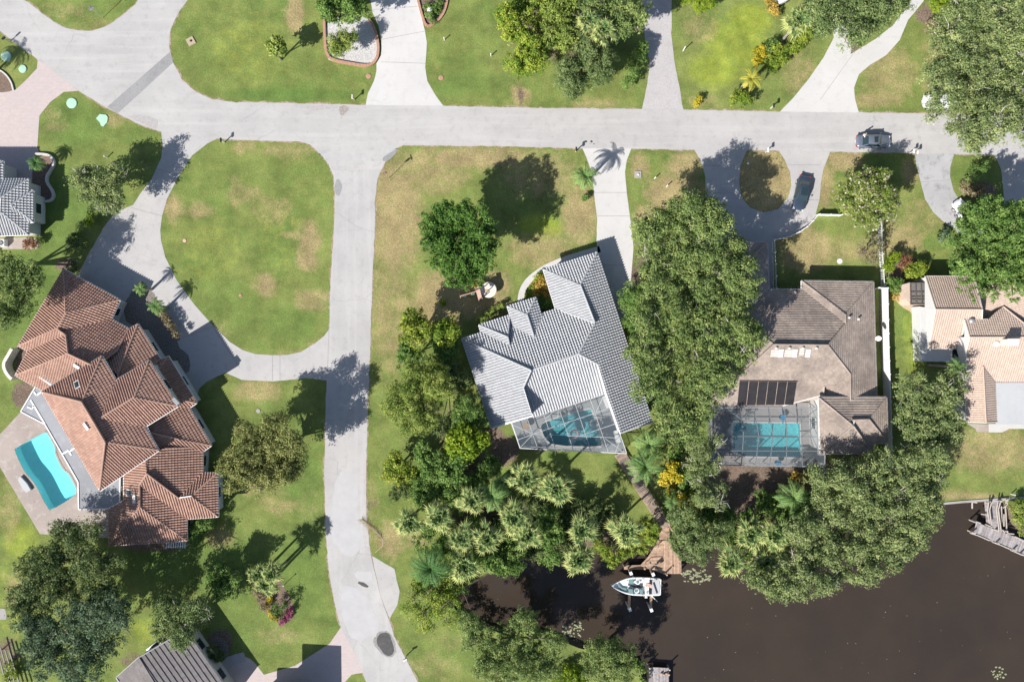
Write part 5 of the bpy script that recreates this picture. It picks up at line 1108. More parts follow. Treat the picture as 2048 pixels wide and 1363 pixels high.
 ('oak_tree', 'mixed green oak on the lower river bank left of the round one', 'tree', None, [(960, 1270, 28), (940, 1245, 24), (985, 1300, 34), (1040, 1260, 36), (1075, 1290, 40), (1020, 1310, 40), (1060, 1330, 44), (1105, 1320, 34), (1000, 1340, 36), (1050, 1230, 22), (1110, 1280, 22), (940, 1290, 18), (970, 1330, 24)], 7.5, 'oak_gold', 'fine', 10),
 ('oak_tree', 'round green oak at the bottom edge beside the grey floating dock', 'tree', None, [(1210, 1300, 36), (1240, 1315, 32), (1190, 1325, 32), (1225, 1345, 34), (1260, 1300, 18), (1185, 1295, 20), (1255, 1340, 20)], 6.0, 'oak_gold', 'fine', 6),
 ('shrub', 'lime undergrowth bush at the bottom edge between the two river bank oaks', 'bush', None, [(1140, 1345, 22), (1155, 1360, 22), (1120, 1360, 22)], 2.0, 'lime', 'shrub'),
 ('shrub', 'dense green thicket bush between the orange tinted tree and the upper fan palms', 'bush', None, [(835, 960, 26), (870, 950, 24), (900, 965, 26), (840, 1000, 22), (925, 960, 24), (955, 955, 24), (980, 935, 22), (860, 985, 22)], 3.2, 'mid', 'broad'),
 ('shrub', 'dark thicket bush filling the ground right of the twin fan palms', 'bush', None, [(1150, 1010, 22), (1120, 1015, 22), (1085, 1000, 24), (1190, 1010, 20), (1220, 1030, 20), (1195, 1045, 20), (1140, 1030, 20)], 2.4, 'shade', 'broad'),
 ('shrub', 'leafy green thicket bush at the foot of the left fan palm group', 'bush', None, [(850, 1055, 20), (900, 1060, 24), (950, 1050, 24), (1000, 1065, 24), (880, 1090, 22), (915, 1100, 20), (960, 1110, 20), (1000, 1085, 22), (840, 1085, 18), (1030, 1080, 20)], 2.6, 'mid', 'broad'),
 ('shrub', 'green thicket bush between the boardwalk and the grey pool cage', 'bush', None, [(1318, 955, 16), (1338, 985, 16), (1338, 1020, 12), (1350, 920, 22), (1365, 950, 22), (1390, 985, 20), (1420, 1030, 22), (1450, 1035, 20), (1320, 900, 18), (1345, 895, 18)], 2.6, 'mid', 'broad'),
 ('shrub', 'green thicket bush around the lower right fan palms', 'bush', None, [(1530, 1000, 22), (1560, 1020, 24), (1600, 1020, 24), (1580, 1060, 24), (1515, 1090, 22), (1480, 1080, 20), (1550, 1125, 20), (1500, 1125, 18), (1620, 1000, 22), (1450, 1090, 18)], 2.8, 'mid', 'broad'),
 ('shrub', 'low green bank bush along the lower shore of the narrow river end', 'bush', None, [(925, 1235, 18), (945, 1250, 18), (970, 1258, 18), (915, 1215, 16), (1000, 1262, 16), (908, 1200, 14), (925, 1180, 14)], 1.8, 'mid', 'broad'),
 ('shrub', 'low green bank bush right of the round bottom oak', 'bush', None, [(1275, 1325, 12), (1283, 1345, 12), (1284, 1362, 12), (1262, 1316, 12)], 1.4, 'mid', 'broad'),
 ('shrub', 'spreading green bush under the river head tree and the dark feather palm', 'bush', None, [(900, 1165, 22), (880, 1180, 22), (840, 1165, 20), (905, 1140, 20), (895, 1110, 18)], 2.0, 'warm', 'broad'),
 ('small_tree', 'leafy green tree filling the gap between the lime clump and the bright lime tree', 'tree', None, [(905, 735, 22), (920, 760, 20), (870, 715, 18), (900, 870, 18), (880, 850, 20)], 4.0, 'shade', 'broad'),
 # --- lower right
 ('oak_tree', 'huge grey green oak overhanging the river below the brown roofed pavilion', 'tree', (1730, 1000), [
   (1700, 960, 44), (1660, 985, 46), (1740, 950, 44), (1780, 940, 46), (1830, 930, 42), (1790, 985, 52), (1720, 1000, 56), (1650, 1030, 50), (1850, 970, 40), (1840, 1010, 44), (1770, 1040, 56), (1700, 1060, 56), (1630, 1080, 50), (1810, 1060, 44), (1850, 1040, 30), (1870, 925, 26),
   (1760, 1100, 46), (1700, 1115, 48), (1640, 1130, 46), (1790, 1095, 34), (1590, 1120, 40), (1600, 1165, 34), (1550, 1165, 32), (1740, 1140, 28), (1650, 1165, 28), (1510, 1155, 22), (1575, 1180, 24), (1640, 950, 24), (1600, 1060, 30), (1880, 960, 20), (1860, 900, 22)], 9.5, 'oak_pale', 'oak', 50),
 ('oak_tree', 'silvery green tree between the white wall and the pink roof', 'tree', (1850, 820), [(1830, 770, 34), (1825, 810, 32), (1860, 800, 38), (1850, 850, 40), (1890, 830, 34), (1885, 780, 34), (1820, 850, 28), (1900, 870, 26), (1870, 885, 30), (1830, 885, 28), (1905, 760, 26), (1925, 745, 16), (1805, 780, 18)], 8.0, 'oak_pale', 'oak', 26),
 ('conifer_tree', 'bright green layered conifer at the right edge over the pink roof', 'tree', (1985, 510), [(1960, 430, 32), (2000, 420, 34), (2040, 430, 34), (1935, 450, 28), (1975, 465, 34), (2020, 470, 36), (1915, 490, 26), (1950, 505, 32), (1995, 510, 34), (2040, 520, 34), (1925, 530, 26), (1965, 550, 28), (2005, 555, 26), (1930, 570, 18), (2045, 560, 26), (1910, 520, 18), (1985, 590, 16), (1955, 590, 14), (1925, 415, 16), (2025, 590, 14)], 9.0, 'mid', 'broad', 12),
 ('flowering_tree', 'round tree full of pale pink blossom on the right lawn by the car', 'tree', (1735, 385), [(1735, 370, 34), (1700, 385, 30), (1765, 385, 30), (1740, 405, 40), (1710, 420, 30), (1775, 415, 26), (1740, 435, 22), (1735, 345, 18), (1690, 405, 18), (1785, 400, 16), (1680, 395, 16), (1715, 440, 18), (1765, 350, 18), (1705, 360, 20), (1735, 390, 48), (1720, 395, 40)], 6.5, 'warm', 'fine', 0, [('petal_pink', 'blossom', 1500, .28)]),
 ('small_tree', 'thin bronze leaved tree beside the white picket fence', 'tree', None, [(1738, 495, 22), (1750, 505, 20), (1728, 505, 16), (1745, 480, 16), (1740, 520, 14)], 4.0, 'dry', 'thin', 8),
 ('shrub', 'agave like rosette bush on the lawn left of the conifer', 'bush', None, [(1890, 466, 12), (1884, 475, 8)], 1.2, 'blue', 'spiky'),
 ('shrub', 'dark green bush in the semicircular lawn between two right driveways', 'bush', None, [(1955, 345, 18), (1965, 335, 14), (1945, 355, 14)], 2.6, 'mid', 'fine'),
 ('shrub', 'reddish brown bush below the dark bush in the semicircular lawn', 'bush', None, [(1932, 366, 14), (1945, 380, 14), (1960, 380, 12), (1928, 380, 10)], 1.2, 'dry', 'shrub'),
 ('shrub', 'tall lime hedge bush beside the white wall near the pink house', 'bush', None, [(1785, 520, 14), (1778, 535, 12), (1792, 512, 10)], 2.2, 'lime', 'shrub'),
 ('shrub', 'red leaved bush behind the round yellow green bush near the pink house', 'bush', None, [(1812, 520, 12), (1802, 530, 9)], 1.8, 'red', 'shrub'),
 ('shrub', 'round yellow green bush in front of the sun porch', 'bush', None, [(1832, 540, 20), (1820, 545, 12), (1844, 537, 12)], 2.2, 'gold', 'shrub'),
 ('shrub', 'round dark green bush beside the white wall, left of the sun porch', 'bush', None, [(1788, 572, 16), (1796, 565, 12), (1782, 562, 10)], 2.0, 'mid', 'shrub'),
 ('shrub', 'bright yellow croton bush below the round dark green bush', 'bush', None, [(1797, 592, 10), (1805, 595, 8), (1790, 594, 6)], 1.0, 'croton', 'shrub'),
 ('shrub', 'yellow green bush on the bank at the right edge by the grey dock', 'bush', None, [(2035, 1025, 20), (2045, 1040, 20), (2040, 1010, 16), (2050, 1060, 14)], 2.4, 'warm', 'shrub'),
 ('shrub', 'orange leaved croton bush below the grey pool enclosure', 'bush', None, [(1600, 958, 11), (1612, 965, 9), (1592, 952, 7)], 1.5, 'croton', 'big_leaf'),
 ('shrub', 'orange brown bush behind the pavilion at the foot of the huge river oak', 'bush', None, [(1728, 912, 10), (1720, 918, 8)], 2.2, 'croton', 'shrub'),
 ('shrub', 'green bank bush left of the lower right fan palms', 'bush', None, [(1480, 1040, 18), (1500, 1025, 16), (1465, 1060, 14), (1520, 1035, 16), (1545, 1095, 18), (1490, 1100, 16), (1570, 1045, 18)], 2.0, 'mid', 'broad'),
 ('shrub', 'dark weedy bush at the bottom left edge beside the dark shed roof', 'bush', None, [(22, 1330, 12), (30, 1345, 12), (15, 1350, 10)], 1.2, 'gold', 'shrub'),
 ('shrub', 'green leafy plants at the driveway bed beside the red brick edging', 'bush', None, [(860, 30, 12), (872, 18, 10), (856, 12, 9), (878, 8, 8), (866, 42, 7)], 0.9, 'mid', 'shrub'),
]
for row in TREES:
    nm, lab, cat, base, blobs, h, lm, sp_ = row[:8]; tw = row[8] if len(row) > 8 else 0; ex = row[9] if len(row) > 9 else None
    plant(nm, lab, cat, base, blobs, h, lm, sp_, bark='bark_pale' if tw > 20 else 'bark', twigs=tw, extra=ex, part='crown' if cat == 'tree' else 'foliage')

# palms: one prototype crown of each kind and size, copied
def fan_crown(seed, R_=2.0, n=25, droop=1.0):
    rs = random.Random(seed); mb = MB(); T = []
    for i in range(n):
        f = i / n; az = i * 2.39996 + rs.uniform(-.25, .25); el = R(80 - 88 * f ** 0.8 * droop); L1 = R_ * (.16 + .34 * f) * rs.uniform(.65, 1.3)
        d = Vector((math.cos(az) * math.cos(el), math.sin(az) * math.cos(el), math.sin(el))); p0 = d * 0.12; p1 = d * L1
        side = Vector((-math.sin(az), math.cos(az), 0)); up = d.cross(side)
        if up.z < 0: up = -up
        tt = 0.25 + .45 * f + rs.uniform(-.15, .15)
        mb.beam(p0, p1, .05, .03); T += [tt] * 6
        K = 12; fold = rs.uniform(.15, .4); lw_ = rs.uniform(.78, 1.12)
        for k in range(K):
            a = (k / (K - 1) - .5) * R(135); ln = R_ * .58 * lw_ * (1 - .38 * abs(a) / R(82)) * rs.uniform(.78, 1.15)
            bd = (d * math.cos(a) + side * math.sin(a) + up * fold * abs(math.sin(a))).normalized(); mid = p1 + bd * ln * .5; tip = p1 + bd * ln + Vector((0, 0, -.34 * ln * rs.uniform(.4, 1.6)))
            wv = side.cross(up) * 0 + bd.cross(up + side * rs.uniform(-.8, .8)).normalized() * .062; ti = tt + rs.uniform(-.15, .15)
            mb.face([p1 - wv * .2, mid - wv, mid + wv, p1 + wv * .2]); mb.face([mid - wv, tip, mid + wv]); T += [ti - .22, ti + .30]
    return mb, T
def feather_crown(seed, R_=2.4, n=15, y=0.0, lw=.034, lift=60):
    rs = random.Random(seed); mb = MB(); T = []
    for i in range(n):
        az = i * 2.39996 + rs.uniform(-.25, .25); el0 = R(lift - (lift + 12) * (i / n)); ln = R_ * rs.uniform(.88, 1.1); pts = []; K = 13
        p = Vector((0, 0, 0)); el = el0
        for k in range(K + 1):
            pts.append(p.copy()); st = ln / K; p = p + Vector((math.cos(az) * math.cos(el), math.sin(az) * math.cos(el), math.sin(el))) * st; el -= R(7.5 + 2 * rs.random())
        tt = rs.uniform(.3, .7) + y
        for k in range(K):
            mb.beam(pts[k], pts[k + 1], .045, .03); T += [tt + .25] * 6
        side = Vector((-math.sin(az), math.cos(az), 0))
        for k in range(1, K + 1):
            for h_ in (0, .5):
                pp = pts[k - 1].lerp(pts[k], h_) if k < K + 1 else pts[k]; d = (pts[k] - pts[k - 1]).normalized(); f = (k + h_) / K
                ll = R_ * .19 * rs.uniform(.7, 1.25) * math.sin(math.pi * min(1, .18 + f * .80)) ** .7
                for sg in (-1, 1):
                    bd = (side * sg * .85 + d * .5 + Vector((0, 0, .18))).normalized(); tip = pp + bd * ll + Vector((0, 0, -.28 * ll)); w = d * lw; m_ = pp + bd * ll * .5 + Vector((0, 0, .03))
                    ti = tt + rs.uniform(-.2, .2); mb.face([pp - w * .5, m_ - w, m_ + w, pp + w * .5]); mb.face([m_ - w, tip, m_ + w]); T += [ti - .15, ti + .2]
    return mb, T
def proto_mesh(gen, mat, name):
    mb, T = gen; me = bpy.data.meshes.new(name); me.from_pydata(mb.v, [], mb.f); me.update(); me.materials.append(mat)
    at = me.attributes.new('tint', 'FLOAT', 'FACE'); at.data.foreach_set('value', np.clip(np.array(T, np.float32), 0, 1)); return me
CR = {'fan': [proto_mesh(fan_crown(s), L['fan'], 'crown') for s in (1, 2, 3, 12, 13)], 'feather': [proto_mesh(feather_crown(s, 2.4, 21), L['feather'], 'crown') for s in (4, 5)],
      'feather_y': [proto_mesh(feather_crown(6, 2.0, 15), L['feather_y'], 'crown')], 'dense': [proto_mesh(feather_crown(9, 2.8, 30, -.22, .04), L['feather'], 'crown')]}
def palm(kind, label, px, py, h, r, group=None, name=None, idx=[0]):
    idx[0] += 1; c = W(px, py, h); mesh = CR[kind][idx[0] % len(CR[kind])]; R0 = {'fan': 2.0, 'feather': 2.4, 'feather_y': 2.0, 'dense': 2.8}[kind]
    t = empty(name or ('fan_palm' if kind == 'fan' else 'feather_palm'), (c.x, c.y, 0), label, 'palm', group)
    lean = Vector((random.uniform(-.25, .25), random.uniform(-.25, .25), 0)); mb = MB(); mb.tube([(c.x + lean.x, c.y + lean.y, -.05), (c.x + lean.x * .4, c.y + lean.y * .4, h * .5), (c.x, c.y, h)], [.20, .16, .15], 8); mb.build('trunk', M['palm_trunk'], t)
    o = bpy.data.objects.new('crown', mesh); link(o, t); s = (r / S) * (H - h) / H / R0 * (1.18 if kind == 'fan' else 1.08); o.location = (0, 0, h); o.scale = (s, s, s); o.rotation_euler = (random.uniform(-.1, .1), random.uniform(-.1, .1), random.uniform(0, 6.28))
    return t
G1 = 'fan palms on the river bank'
for lab, x, y, h, r in [
  ('leftmost bank fan palm, nearest the fallen frond by the side road', 820, 1043, 5.5, 32), ('fan palm second from the left on the bank, above a dark thicket', 880, 1033, 6.5, 34),
  ('fan palm highest up the slope left of the loose feather palm', 945, 1000, 6.5, 32), ('fan palm at the centre of the left bank group', 925, 1075, 6, 32),
  ('fan palm touching the right of the left bank group', 975, 1076, 6, 34), ('fan palm at the river tip beside the big dark feather palm', 930, 1130, 5.5, 36),
  ('fan palm in the middle row left of the bright green tree', 1030, 1035, 6, 36), ('upper left one of the twin fan palms below the white pool enclosure', 1052, 955, 7, 36),
  ('lower right one of the twin fan palms below the white pool enclosure', 1112, 976, 7, 36), ('fan palm just left of the bright green leafy tree', 1057, 1068, 6, 32),
  ('fan palm right of the bright green leafy tree, set back from the water', 1162, 1057, 6.5, 34), ('fan palm leaning over the water below its neighbour', 1159, 1115, 5.5, 36),
  ('fan palm nearest the boardwalk on its left side', 1252, 1062, 6, 36), ('fan palm left of the lower right pair, over the water edge', 1463, 1122, 5.5, 32),
  ('upper left fan palm of the lower right bank group', 1500, 1068, 6, 34), ('fan palm in the middle of the lower right bank group', 1550, 1066, 6.5, 36),
  ('lower middle fan palm of the lower right bank group', 1528, 1122, 5.5, 34), ('small fan palm half hidden between leaves left of the huge river oak', 1562, 1110, 5.5, 26)]:
    palm('fan', lab, x, y, h, r, G1)
palm('fan', 'big solitary yellow tipped fan palm near the top edge by the diagonal hedge', 1596, 42, 5.5, 33)
palm('fan', 'left fan palm of the island bed on the lower left lawn', 516, 1148, 4.6, 24, 'palms of the island bed'); palm('fan', 'middle fan palm of the island bed on the lower left lawn', 534, 1165, 4.6, 26, 'palms of the island bed'); palm('fan', 'right fan palm of the island bed on the lower left lawn', 545, 1145, 5.2, 26, 'palms of the island bed')
palm('fan', 'fan palm showing through the top middle thicket', 1205, 62, 8.5, 30); palm('fan', 'yellowish fan palm left part of the top middle thicket', 1178, 42, 9, 26)
palm('dense', 'big dark feather palm between the side road bulge and the river tip', 862, 1135, 7, 50)
palm('feather', 'loose feather palm above the left group of fan palms', 985, 992, 5.5, 40); palm('feather', 'feather palm arching right of the upper boardwalk', 1290, 932, 5.0, 44); palm('feather', 'feather palm close to the lower corner of the white pool enclosure', 1298, 888, 4.6, 40)
palm('feather', 'small palm among the thicket left of the twin fan palms', 1005, 965, 4, 26); palm('feather', 'deep green feather palm left of the huge river oak', 1588, 995, 5.5, 42); palm('feather', 'feather palm under the boardwalk side of the yellow croton', 1345, 1005, 3.0, 20)
palm('feather', 'young palm standing beside the white central driveway', 1171, 352, 4.3, 33); palm('feather_y', 'yellow fronded palm by the top right lawn edge', 1503, 158, 4.0, 28)
palm('feather', 'left short palm in the bed beside the terracotta roof', 281, 577, 2.8, 17); palm('feather', 'right short palm in the bed beside the terracotta roof', 312, 612, 3.0, 22); palm('feather', 'palm rising behind the silvery green tree against the pink roof', 1915, 735, 6.5, 26)
palm('dense', 'spiky dense palm clump in the wavy edged bed at the left', 72, 325, 2.4, 20); palm('feather', 'short palm at the right side of the giant central oak on the drive', 1450, 447, 3.5, 24); palm('feather', 'palm beyond the left edge casting shade over the mint covers', -90, 138, 5.0, 34) 
plant('shrub', 'narrow reddish green croton row in the bed beside the terracotta roof', 'bush', None, [(325, 625, 10), (333, 635, 10), (340, 646, 10), (347, 658, 9), (353, 668, 8)], 1.6, 'dry', 'shrub', part='foliage')
print('plants done', len(bpy.data.objects))

# ------------------------------------------------------------------ pool enclosures
def enclosure(label, corners, h, bars, frame, post_px, walls, bw=0.09):
    cx = sum(p[0] for p in corners) / len(corners); cy = sum(p[1] for p in corners) / len(corners); c = W(cx, cy, h)
    t = empty('pool_enclosure', (c.x, c.y, 0), label, 'pool enclosure'); P = [W(*p, h) for p in corners]
    for a, b in zip(P, P[1:] + P[:1]):
        mb = MB(); mb.beam(a, b, bw * 1.6, bw * 1.4); mb.build('edge_beam', frame, t)
    for a, b in bars:
        A, B = W(*a, h), W(*b, h); A.z += .012; B.z += .012; mb = MB(); mb.beam(A, B, bw, bw); mb.build('roof_bar', frame, t)
    for p in post_px:
        q_ = W(*p, h); mb = MB(); mb.beam((q_.x, q_.y, 0.02), (q_.x, q_.y, h), bw, bw); mb.build('post', frame, t)
    mb = MB(); V = [Vector((p.x, p.y, 0)) for p in P]; b = 0; mb.v += [(p.x, p.y, h + .06) for p in P]
    for tr in geometry.tessellate_polygon([V]): mb.f.append(tuple(tr)); mb.m.append(0)
    mb.build('screen_roof', M['screen'], t)
    mb = MB()
    for i in walls:
        a, b_ = P[i], P[(i + 1) % len(P)]; mb.face([(a.x, a.y, .02), (b_.x, b_.y, .02), (b_.x, b_.y, h), (a.x, a.y, h)])
    if mb.f: mb.build('screen_wall', M['screen'], t)
    for i in walls:
        a, b_ = P[i], P[(i + 1) % len(P)]; mb = MB(); mb.beam((a.x, a.y, 1.0), (b_.x, b_.y, 1.0), bw * .8, bw * .8); mb.build('rail', frame, t)
    return t
w3 = lambda *p: q('w3', *p)
bars = []
for a, b in [((540, 900), (655, 1225)), ((725, 850), (855, 1230)), ((905, 800), (1060, 1245)), ((1080, 720), (1260, 1255)), ((1250, 665), (1455, 1265)), ((600, 1065), (1430, 785)), ((600, 1065), (1605, 1110)), ((1120, 1090), (1545, 945)),
             ((370, 960), (600, 1065)), ((430, 1130), (600, 1065)), ((460, 1215), (600, 1065)), ((1310, 830), (1400, 640)), ((1420, 1115), (1640, 1280)), ((1540, 1270), (1600, 1110)), ((745, 895), (830, 808)), ((885, 880), (888, 795))]:
    bars.append(tuple(w3(a, b)))
enclosure('white framed screen cage over the teal pool behind the white roofed house', w3((357, 935), (455, 1225), (1665, 1285), (1430, 600)), 2.75, bars, M['white'], w3((357, 935), (455, 1225), (655, 1228), (855, 1234), (1060, 1248), (1260, 1256), (1455, 1268), (1665, 1285), (1605, 1110), (1545, 945)), [0, 1, 2], .06)
r3 = lambda *p: q('r3', *p)
bars = []
for a, b in [((490, 560), (515, 900)), ((515, 900), (490, 1235)), ((645, 565), (695, 900)), ((695, 900), (660, 1238)), ((815, 562), (862, 900)), ((862, 900), (828, 1240)), ((1000, 560), (1032, 900)), ((1032, 900), (1020, 1244)), ((1200, 560), (1212, 1246)), ((155, 725), (1395, 725)), ((155, 900), (1395, 905)), ((155, 1072), (1395, 1076)),
             ((1200, 710), (1390, 575)), ((1040, 590), (1195, 705)), ((320, 565), (490, 705)), ((155, 650), (240, 565)), ((1215, 900), (1395, 740)), ((160, 1230), (330, 1076))]:
    bars.append(tuple(r3(a, b)))
enclosure('grey framed screen cage over the rippled pool of the brown roofed house', r3((150, 560), (155, 1236), (1475, 1262), (1480, 1120), (1400, 1115), (1392, 560)), 2.7, bars, M['alu_grey'], r3((150, 560), (155, 1236), (490, 1238), (660, 1240), (828, 1243), (1020, 1248), (1212, 1252), (1410, 1260)), [0, 1])

# ------------------------------------------------------------------ fences and walls
def fence(name, label, px, h, post, style='panel', mat=None, cat='fence', thick=0.06):
    mat = mat or M['white']; w = [W(*p) for p in px]; t = empty(name, w[0], label, cat); acc = 0
    pts = []
    for a, b in zip(w[:-1], w[1:]):
        n_ = max(1, round((b - a).length / post))
        for k in range(n_): pts.append(a.lerp(b, k / n_))
    pts.append(w[-1])
    for p in pts:
        mb = MB(); mb.box((p.x, p.y, h / 2 + .05), (.13, .13, h + .1)); mb.lathe((p.x, p.y, h + .1), [(.09, 0), (.0, .06)], 4) if False else mb.box((p.x, p.y, h + .12), (.16, .16, .04)); mb.build('post', mat, t)
    for a, b in zip(pts[:-1], pts[1:]):
        mb = MB(); U = Vector((0, 0, 1))
        if style == 'panel':
            d = (b - a).normalized() * .07; mb.beam(a + d + U * (h * .5), b - d + U * (h * .5), thick, h - .05); mb.beam(a + d + U * h, b - d + U * h, .09, .07)
        else:
            d = (b - a).normalized() * .066
            for z in (.25, h - .15): mb.beam(a + d + U * z, b - d + U * z, .05, .09)
            n_ = max(2, int((b - a).length / .22))
            for k in range(1, n_):
                p = a.lerp(b, k / n_); mb.beam(p + U * .08, p + U * (h - .02), .07, .03)
        mb.build('panel', mat, t)
    return t
fence('privacy_fence', 'tall solid white privacy fence along the right side of the brown roofed house', [(1761, 578), (1762, 640), (1764, 720), (1767, 800), (1769, 870), (1771, 940)], 1.85, 1.75, 'panel')
fence('privacy_fence', 'short white fence return joining the brown house corner to the tall white fence', [(1745, 577), (1761, 577.5)], 1.8, 1.2, 'panel')
fence('picket_fence', 'white picket fence running up from the tall white fence through the bronze tree', [(1761, 572), (1757, 510), (1755, 440)], 1.2, 1.8, 'picket')
fence('picket_fence', 'double lined white picket fence from the driveway down to the brown house', [(1546, 577), (1545, 530), (1543, 482)], 1.3, 1.7, 'picket')
fence('low_fence', 'low white fence curving along the edge of the horseshoe driveway', [(1543, 481), (1560, 478), (1577, 474), (1595, 465), (1610, 455), (1622, 443), (1632, 431)], .75, 1.3, 'panel')
fence('low_fence', 'short white fence panel between the horseshoe driveway and the blossom tree', [(1633, 431), (1655, 431.5), (1677, 432)], 1.0, 1.5, 'panel')
# edgings of planting beds
def edging(label, px, w, h, mat, name='bed_edging', cat='edging', closed=False, it=2):
    p = chaikin(px, it); mb = MB(); P = [W(*a) + Vector((0, 0, h / 2)) for a in p]
    for a, b in zip(P[:-1], P[1:]): mb.beam(a, b + (b - a).normalized() * .01, w, h)
    return tag(mb.build(name, mat), label, cat)
sheet('garden_bed_soil', [smooth_px([(649, 40), (655, 118), (665, 124), (730, 134), (752, 124), (757, 100), (752, 60), (738, 35), (690, 30)], 1)], 0.024, M['white_stone'], jit=0.1)
edging('brick kerb round the white stone bed at the top', [(649, 40), (650, 80), (653, 108), (663, 121), (700, 128), (732, 133), (748, 128), (757, 112), (757, 85), (748, 52), (738, 40)], .35, .28, M['brick_edge'])
sheet('garden_bed_soil', [smooth_px([(838, 0), (842, 20), (852, 54), (866, 50), (885, 30), (893, 8), (894, -20), (840, -20)], 1)], 0.024, M['mulch'])
edging('brick kerb round the flower bed right of the top white driveway', [(836, 0), (843, 28), (852, 55), (868, 50), (886, 32), (894, 8), (895, -12)], .32, .25, M['brick_edge'])
sheet('garden_bed_soil', [smooth_px(C('lh', [(430, 120), (600, 130), (685, 200), (640, 310), (590, 400), (610, 500), (680, 600), (640, 690), (520, 690), (400, 560), (400, 300)]), 2)], 0.024, M['mulch'])
edging('wavy pale kerb round the mulch bed by the left house', C('lh', [(450, 118), (560, 118), (650, 140), (695, 230), (640, 320), (590, 400), (600, 480), (660, 560), (685, 640), (640, 700), (530, 700)]), .28, .4, M['kerb_edge'])
sheet('garden_bed_soil', [[(-40, 478), (60, 474), (74, 478), (80, 488), (72, 498), (-40, 498)]], 0.012, M['deck_tan'])
sheet('garden_bed_soil', [smooth_px([(420, 1270), (450, 1275), (460, 1300), (455, 1312), (430, 1330), (410, 1310)], 2)], 0.018, M['mulch_grey'])
sheet('garden_bed_soil', [smooth_px([(505, 1160), (520, 1135), (550, 1140), (565, 1170), (585, 1200), (592, 1230), (570, 1250), (548, 1242), (530, 1225), (512, 1195)], 2)], 0.012, M['mulch'])
sheet('garden_bed_soil', [smooth_px([(0, 140), (14, 150), (24, 166), (27, 182), (0, 186), (-30, 180), (-30, 140)], 1)], 0.026, M['mulch'])
edging('pale kerb of the corner bed at the left edge beside the paved drive', [(-5, 138), (12, 148), (24, 165), (28, 181)], .2, .2, M['kerb_edge'])
sheet('garden_bed_soil', [smooth_px([(1704, 85), (1712, 100), (1701, 108)], 1)], 0.024, M['mulch'])
# seawall
mb = MB(); P = [W(*p) for p in [(1888, 1006), (1920, 1003), (1960, 1000), (2012, 996), (2100, 992)]]
for a, b in zip(P[:-1], P[1:]): mb.beam(a + Vector((0, 0, -.35)), b + Vector((0, 0, -.35)), .3, .9)
tag(mb.build('seawall', M['deck_gray']), 'weathered low seawall along the grassy bank at the right', 'seawall')

# ------------------------------------------------------------------ docks
def planks(mb, T, a, b, width, pitch_=.15, z=0.0, across=True):
    """boards laid across the line a-b"""
    a, b = Vector(a), Vector(b); d = (b - a); ln = d.length; d.normalize(); s_ = Vector((-d.y, d.x, 0)); n_ = int(ln / pitch_)
    for k in range(n_):
        c = a + d * (k + .5) * pitch_; wj = width * (1 + random.uniform(-.02, .02)); mb.beam(c - s_ * wj / 2 + Vector((0, 0, z + random.uniform(-.006, .006))), c + s_ * wj / 2 + Vector((0, 0, z)), pitch_ * .9, .04); T += [random.random()] * 6
d1 = lambda *p: q('d1', *p)
ZD = .45
t = empty('boardwalk', W(1290, 1000), 'long narrow wooden boardwalk from the white cage down to the dock', 'boardwalk')
line = d1((95, 75), (330, 450), (480, 680), (575, 845)); mb = MB(); T = []
P = [W(*p, ZD) for p in line]
for a, b in zip(P[:-1], P[1:]): planks(mb, T, (a.x, a.y, 0), (b.x, b.y, 0), 1.45, .24, ZD)
o = mb.build('deck', M['wood_walk'], t); set_tint(o, T)
for s_ in (-1, 1):
    mb = MB()
    for a, b in zip(P[:-1], P[1:]):
        d = (b - a).normalized(); n_ = Vector((-d.y, d.x, 0)) * s_ * .74; mb.beam(a + n_ - Vector((0, 0, .12)), b + n_ - Vector((0, 0, .12)), .06, .2)
    mb.build('side_board', M['wood'], t)
RP = [W(*p, ZD) for p in d1((470, 600), (545, 715), (580, 790), (615, 850))]
for p in RP: mb = MB(); mb.beam((p.x, p.y, 0), (p.x, p.y, ZD + 1.0), .1, .1); mb.build('rail_post', M['wood'], t)
mb = MB()
for a, b in zip(RP[:-1], RP[1:]): mb.beam(a + Vector((0, 0, 1)), b + Vector((0, 0, 1)), .12, .05); mb.beam(a + Vector((0, 0, .5)), b + Vector((0, 0, .5)), .05, .09)
mb.build('handrail', M['wood'], t)
t = empty('wooden_dock', W(1325, 1110), 'tan wooden dock platform on the river bank behind the white boat', 'dock'); mb = MB(); T = []
def deck_poly(mb, T, px, z, ang, pitch_=.24):
    w = [tuple(W(*p, z))[:2] for p in px]; ca, sa = math.cos(ang), math.sin(ang); l = [(x * ca + y * sa, -x * sa + y * ca) for x, y in w]
    u0, u1 = min(p[0] for p in l), max(p[0] for p in l)
    k = u0
    while k < u1:
        c = clip_sh(l, k + .008, k + pitch_ - .008, -1e4, 1e4)
        if len(c) >= 3:
            zz = z + random.uniform(-.005, .005); c = [(x * ca - y * sa, x * sa + y * ca) for x, y in c]; n0 = len(mb.f); mb.prism(c, zz - .04, zz); T += [random.random()] * (len(mb.f) - n0)
        k += pitch_
deck_poly(mb, T, d1((500, 800), (600, 830), (605, 950), (500, 955)), ZD, 0.9)
deck_poly(mb, T, d1((485, 965), (600, 955), (640, 1060), (718, 1130), (722, 1296), (540, 1296), (545, 1000)), ZD - .05, 0.0)
deck_poly(mb, T, d1((485, 965), (543, 985), (538, 1296), (300, 1215), (380, 1130)), ZD - .055, 1.57)
deck_poly(mb, T, d1((140, 1212), (380, 1205), (520, 1240), (535, 1290), (490, 1255), (300, 1252), (142, 1252)), ZD - .42, 1.57)
o = mb.build('deck', M['wood_new'], t); set_tint(o, T)
